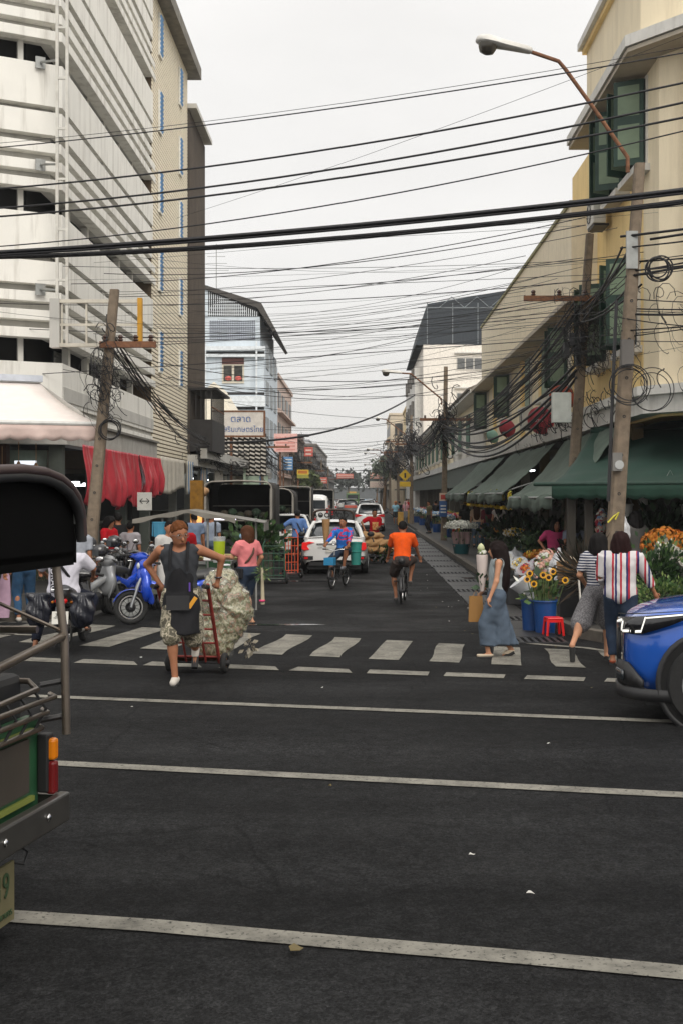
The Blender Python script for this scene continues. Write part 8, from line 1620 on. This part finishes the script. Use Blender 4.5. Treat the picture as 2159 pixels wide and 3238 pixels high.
# two women walking away on the right
w1 = person('woman in navy striped top and grey culottes stepping onto the far kerb', (3.10, 15.9, 0), face(.30, 1), dict(lean=5, lf=(-.30, -.42, .24), fdl=(0, .25, -.95), khl=(-.1, 1, -.1), rf=(.09, .18, .08), lh=(-.20, .22, 1.0), rh=(.22, .1, .93), hyaw=30), dict(skin=skin_l, hair='bob', fat=1.0, top=dict(mat=M_stripe('navy_stripes', s(196, 196, 198), s(30, 36, 66), 'Z', .036, .55), sleeve=.8, hem=-.06, e=.018), bottom=dict(kind='shorts', mat=M_patch('culotte_print', [s(96, 94, 96), s(128, 126, 128), s(76, 74, 76)], 60), len=1.02, w=.12, e=.02), shoes=dict(mat=M('flipflop', (.02, .02, .02), .7), up=-.05), face=False), .97, .014); strap(w1, 'bag_strap', blackc, -1, .012, .0, .14)
w2 = person('woman in red white and blue striped blouse walking beside the navy striped top', (3.27, 15.35, 0), face(.22, 1), dict(lean=3, lf=(-.1, .15, .08), rf=(.1, -.25, .14), fdr=(0, .7, -.6), rh=(.46, .14, .86), ehr=(1, -.5, 0), lh=(-.2, .25, 1.0), hyaw=-8), dict(skin=skin_t, hair='bob', hairmat=hair_r, fat=1.16, shoulder=.19, top=dict(mat=M_stripe('blouse_stripes', s(198, 194, 194), s(166, 30, 48), 'X', .10, .26, extra=s(34, 40, 92)), sleeve=1.7, hem=-.14, e=.034, wrinkle=.01), bottom=dict(kind='trousers', mat=denim_d, len=1.92, w=.075, e=.018), shoes=dict(mat=M('sandal_red', s(150, 70, 40), .7), up=-.03), face=False), .99, .015)
# motorcycle rider in white, bags on the bike
rd = person('motorcycle rider in white printed shirt seen from behind', (-4.17, 17.12, 0), .03, dict(pel=(0, 0, .78), lean=6, lf=(-.36, -.12, .08), rf=(.30, .10, .30), khl=(-.6, 1, .2), khr=(.5, 1, .2), lh=(-.33, .42, .98), rh=(.33, .42, .98), ehl=(-1, -.6, -.2), ehr=(1, -.6, -.2)), dict(fat=1.28, shoulder=.21, skin=skin_t, hair='short', top=dict(mat=CL('white_tee', s(196, 194, 204)), sleeve=.9, hem=-.10, e=.03), bottom=dict(kind='trousers', mat=CL('navy_trousers', s(26, 30, 44)), len=1.9, w=.08), shoes=dict(mat=M('sandal_brown', s(80, 56, 44), .7), up=-.03), face=False), 1.02, .015)
MB().sheet(lambda u, v: (-.14 + .085 * u, -.185 + .01 * math.sin(u * PI), .78 + .34 * v), 4, 8).build('black_print', M('print_black', s(26, 24, 36), .8), rd['obj'], thick=.004); text('DRAG', .115, M('print_white', s(200, 200, 206), .8), rd['obj'], (-.098, -.195, .95), (R(90), R(90), 0), depth=.001); strap(rd, 'bag_strap', blackc, -1, .022, .1, .165)
for k, x in enumerate((-.30, .30)):
    t = thing('bin_bag', ['black plastic bag hung on the left of the motorcycle', 'black plastic bag hung on the right of the motorcycle'][k], 'plastic bag', (-4.05 + x, 16.45, .78)); blob('bag', lambda Q, k=k: np.maximum(smin(ell_(Q, (0, 0, -.22), (.17, .13, .20)), cone(Q, (-.12, 0, .02), (.12, 0, .02), .05, .05), .12) + .014 * np.sin(np.arctan2(Q[:, 1], Q[:, 0]) * 8 + k) + .01 * np.sin(Q[:, 2] * 30 + Q[:, 0] * 20), Q[:, 2] - .05), (-.25, -.22, -.5), (.25, .22, .1), .018, M('bin_bag_black', s(22, 24, 34), .28, var=.15, bump=.4, bscale=22), t); MB().tube([(-.16, 0, .04), (.16, 0, .04)], .016, 6).build('carrier_bar', darkmetal, t)
# other people, simpler
def simple(label, loc, rz, top, bottom, pose=None, skin=skin_t, hair='short', hm=hair_k, sc=1.0, fat=1.0, kind='trousers', ln=1.9, sl=.8, res=.024, group=None, shoes=shoe_k, hairlen=.35, face_=False, skirt=None):
    b = dict(kind=kind, mat=bottom, len=ln, e=.016)
    if skirt: b = dict(kind='skirt', mat=bottom, **skirt)
    return person(label, loc, rz, pose or {}, dict(fat=fat, skin=skin, hair=hair, hairmat=hm, hairlen=hairlen, top=dict(mat=top, sleeve=sl, hem=-.07, e=.018), bottom=b, shoes=dict(mat=shoes) if shoes else None, face=face_), sc, res, group)
wt = CL('white_cotton', s(190, 182, 176)); rdc = CL('red_cotton', s(176, 22, 34)); grc = CL('grey_cotton', s(146, 150, 158)); crc = CL('cream_lace', s(196, 170, 146)); bge = CL('beige_cotton', s(168, 146, 120)); bw = CL('blue_check', s(110, 126, 150)); mar = CL('maroon_cotton', s(96, 30, 40))
simple('young person in white shirt and blue jeans standing on the corner pavement', (-5.72, 20.75, 0), .4, wt, CL('jeans', s(50, 80, 110), var=.2), dict(lf=(-.1, -.05, .08), rf=(.1, .08, .08)), shoes=shoe_w, fat=.95, res=.017)
simple('person in dark shorts at the frame edge behind the tuk tuk', (-6.05, 19.9, 0), .7, CL('black_tee', (.02, .02, .022)), greyc, dict(lf=(-.1, -.15, .08), rf=(.1, .15, .1)), kind='shorts', ln=.75, shoes=shoe_w, res=.018)
pbg = thing('pink_bag', 'long pale pink bag hanging beside the white shirted person', 'bag', (-5.98, 20.4, .1)); MB().lathe([(.10, 0), (.13, .3), (.11, .7), (.04, .85)], n=12, sy=.5).build('bag', CL('pink_bag', s(176, 146, 166)), pbg, smooth=60)
simple('grey haired person in grey shirt standing among the motorcycles', (-4.98, 21.4, 0), -.2, grc, blackc, dict(lean=10), hm=M('hair_grey', s(150, 146, 140), .6), res=.018)
simple('woman in red shirt reading papers beside the leaning pole', (-5.30, 25.6, 0), -2.0, rdc, blackc, dict(lh=(-.12, .30, 1.1), rh=(.12, .30, 1.1), hpitch=-25), hair='bob', res=.02, sl=.9)
simple('man in black shirt standing behind the woman in red', (-5.25, 26.4, 0), .4, CL('black_shirt', (.012, .012, .013)), blackc, fat=1.1, res=.022, sc=1.04)
simple('short person in pale grey shirt facing the shop', (-4.92, 26.0, 0), -.2, CL('pale_grey', s(150, 146, 150)), greyc, sc=.93, res=.022)
simple('person in red and yellow printed shirt behind the leaning pole', (-5.55, 24.4, 0), .2, M_patch('fire_print', [s(150, 20, 24), s(180, 30, 30), s(214, 140, 40), s(140, 16, 22)], 9), blackc, res=.022, sc=.97)
simple('vendor in beige shirt bending behind the blue motorcycle', (-4.1, 23.6, 0), -1.2, bge, blackc, dict(lean=38, pel=(0, 0, .82), lh=(-.15, .5, .85), rh=(.15, .5, .85)), hair=None, res=.022, sl=1.6)
simple('person in white apron standing behind the man with the trolley', (-3.35, 21.3, 0), -2.6, CL('pale_apron', s(176, 174, 170)), CL('pale_apron', s(176, 174, 170)), skirt=dict(hem=.3, wx=.2, wy=.16), res=.02)
simple('person in red cap and shirt behind the porter', (-3.55, 24.6, 0), .3, rdc, blackc, res=.024, sc=.95)
simple('man in pale blue shirt behind the juice stall', (-4.15, 30.5, 0), .4, bw, denim, res=.024); simple('man in checked shirt next to the pale blue shirt', (-3.85, 31.4, 0), -.2, CL('pale_check', s(140, 150, 166)), denim, res=.024, fat=1.1)
simple('person in light blue shirt and orange cap walking on the far kerb', (2.52, 88.5, 0), PI, CL('sky_shirt', s(140, 186, 206)), CL('dark_shorts', s(30, 34, 36)), kind='shorts', ln=.9, res=.04, fat=1.1)
_cp = [o for o in bpy.data.objects if o.get('label', '').startswith('person in light blue shirt and orange')][0]; MB().lathe([(.11, 1.60), (.11, 1.66), (.06, 1.72), (.01, 1.73)], n=14).build('orange_cap', M('cap_orange', s(224, 130, 30), .7), _cp, smooth=60)
hj = simple('woman in pink headscarf beside the far yellow boxes', (3.35, 91, 0), PI - .4, CL('pink_print', s(206, 150, 156)), CL('grey_trousers', s(120, 120, 122)), hair='bob', hm=CL('headscarf_pink', s(214, 170, 170)), res=.04)
simple('dark clad person between the pink headscarf and light blue shirt', (2.95, 93, 0), .2, blackc, greyc, res=.04)
for k, (x, Y, cap) in enumerate(((2.85, 87.5, 'tall yellow crate beside the person in light blue'), (3.55, 87, 'tall yellow crate nearest the far pole'))): tag(MB().lh((-.2, -.25, 0), (.2, .25, .95)).build('yellow_crate', M('crate_yellow', s(190, 146, 62), .6, var=.15), loc=(x, Y, PZ if x > 3.2 else 0), bevel=.02), cap, 'crate')
# shoppers in front of the flower arcade
hatp = simple('woman in black with a straw hat among the flower shoppers', (4.05, 47.2, PZ), .1, CL('black_dress', (.014, .014, .015)), blackc, skirt=dict(hem=.35, wx=.22, wy=.18), res=.028, hair='bob'); MB().lathe([(.19, .0), (.18, .012), (.10, .02), (.095, .09), (.05, .11), (.01, .11)], V3(hatp['hc'] + np.array((0, 0, .06))), n=20).build('straw_hat', M('straw', s(176, 140, 92), .9, var=.15), hatp['obj'], smooth=50)
simple('girl with long brown hair and cream lace blouse at the arcade', (4.45, 46.8, PZ), -.1, crc, denim, dict(rf=(.1, -.1, .1)), hair='long', hm=hair_b, hairlen=.5, res=.026, skin=skin_l); simple('girl in blue dungarees and maroon shirt at the arcade', (4.75, 45.6, PZ), .1, mar, CL('dungaree', s(48, 66, 86)), hair='long', hairlen=.3, res=.026, skin=skin_l, sl=1.2)
simple('girl in white top and grey jeans walking under the awning', (5.08, 45.0, PZ), 0, wt, denim, dict(lf=(-.1, .1, .08), rf=(.1, -.12, .1)), hair='long', hairlen=.3, res=.026, skin=skin_l, sl=.4); simple('man in black beside the girl in the white top', (5.35, 46.0, PZ), .1, blackc, blackc, res=.028)
v1 = simple('vendor in magenta top sitting behind the pink flowers', (4.15, 26.0, PZ), PI + .2, CL('magenta', s(176, 60, 104)), blackc, dict(pel=(0, 0, .72), lf=(-.14, .3, .08), rf=(.14, .3, .08)), fat=1.12, res=.02, face_=True, hair='bob'); strap(v1, 'bag_strap', blackc, 1, .014, .0, .14)
v2 = simple('vendor in grey top with strap turned to the one in magenta', (4.45, 25.5, PZ), .4, CL('grey_top', s(120, 126, 142)), blackc, dict(pel=(0, 0, .74), lf=(-.14, .3, .08), rf=(.14, .3, .08)), res=.02, hair='bob', hm=hair_k); strap(v2, 'bag_strap', blackc, -1, .014, .0, .14)
simple('shopper with dark hair and pale top behind the thick pole', (4.95, 21.9, PZ), .3, CL('dim_top', s(84, 82, 80)), blackc, res=.02, hair='bob', fat=1.0)
for k, (x, Y) in enumerate(((4.3, 70), (4.7, 76), (3.9, 100), (4.2, 112), (-4.9, 62), (-5.0, 80), (3.6, 64))):
    simple(['shopper in dark clothes by the far flower buckets', 'shopper in grey browsing far along the arcade', 'distant pedestrian in red on the market pavement', 'distant pedestrian in white on the market pavement', 'person in dark clothes beside the third truck', 'person beside the white van', 'dark dressed shopper near the lit arcade'][k], (x, Y, PZ), [.2, 2.8, PI, 0, .4, 1.2, 2.0][k], [blackc, greyc, rdc, wt, blackc, greyc, CL('olive', s(90, 84, 60))][k], [blackc, denim, blackc, denim, denim, blackc, blackc][k], res=.04)
# ------------------------------------------------------------------ air: slight haze down the street
hm_ = bpy.data.materials.new('haze_air'); hm_.use_nodes = True; n_ = hm_.node_tree; n_.nodes.clear(); _ho = n_.nodes.new('ShaderNodeOutputMaterial'); _hv = n_.nodes.new('ShaderNodeVolumePrincipled')
_hv.inputs['Color'].default_value = (.93, .95, .97, 1); _hv.inputs['Density'].default_value = .00045; _hv.inputs['Anisotropy'].default_value = .2; [setattr(_hv.inputs[q], 'default_value', '') for q in ('Density Attribute', 'Color Attribute', 'Temperature Attribute')]; n_.links.new(_hv.outputs[0], _ho.inputs['Volume'])
HAZE = True
if HAZE:
    hzo = MB().lh((-530, -40, -1.2), (530, 1520, 27)).build('haze', hm_); hzo['kind'] = 'stuff'; hzo['label'] = 'thin grey haze softening the far end of the street'
    SC.cycles.volume_bounces = 0; SC.cycles.volume_step_rate = 4
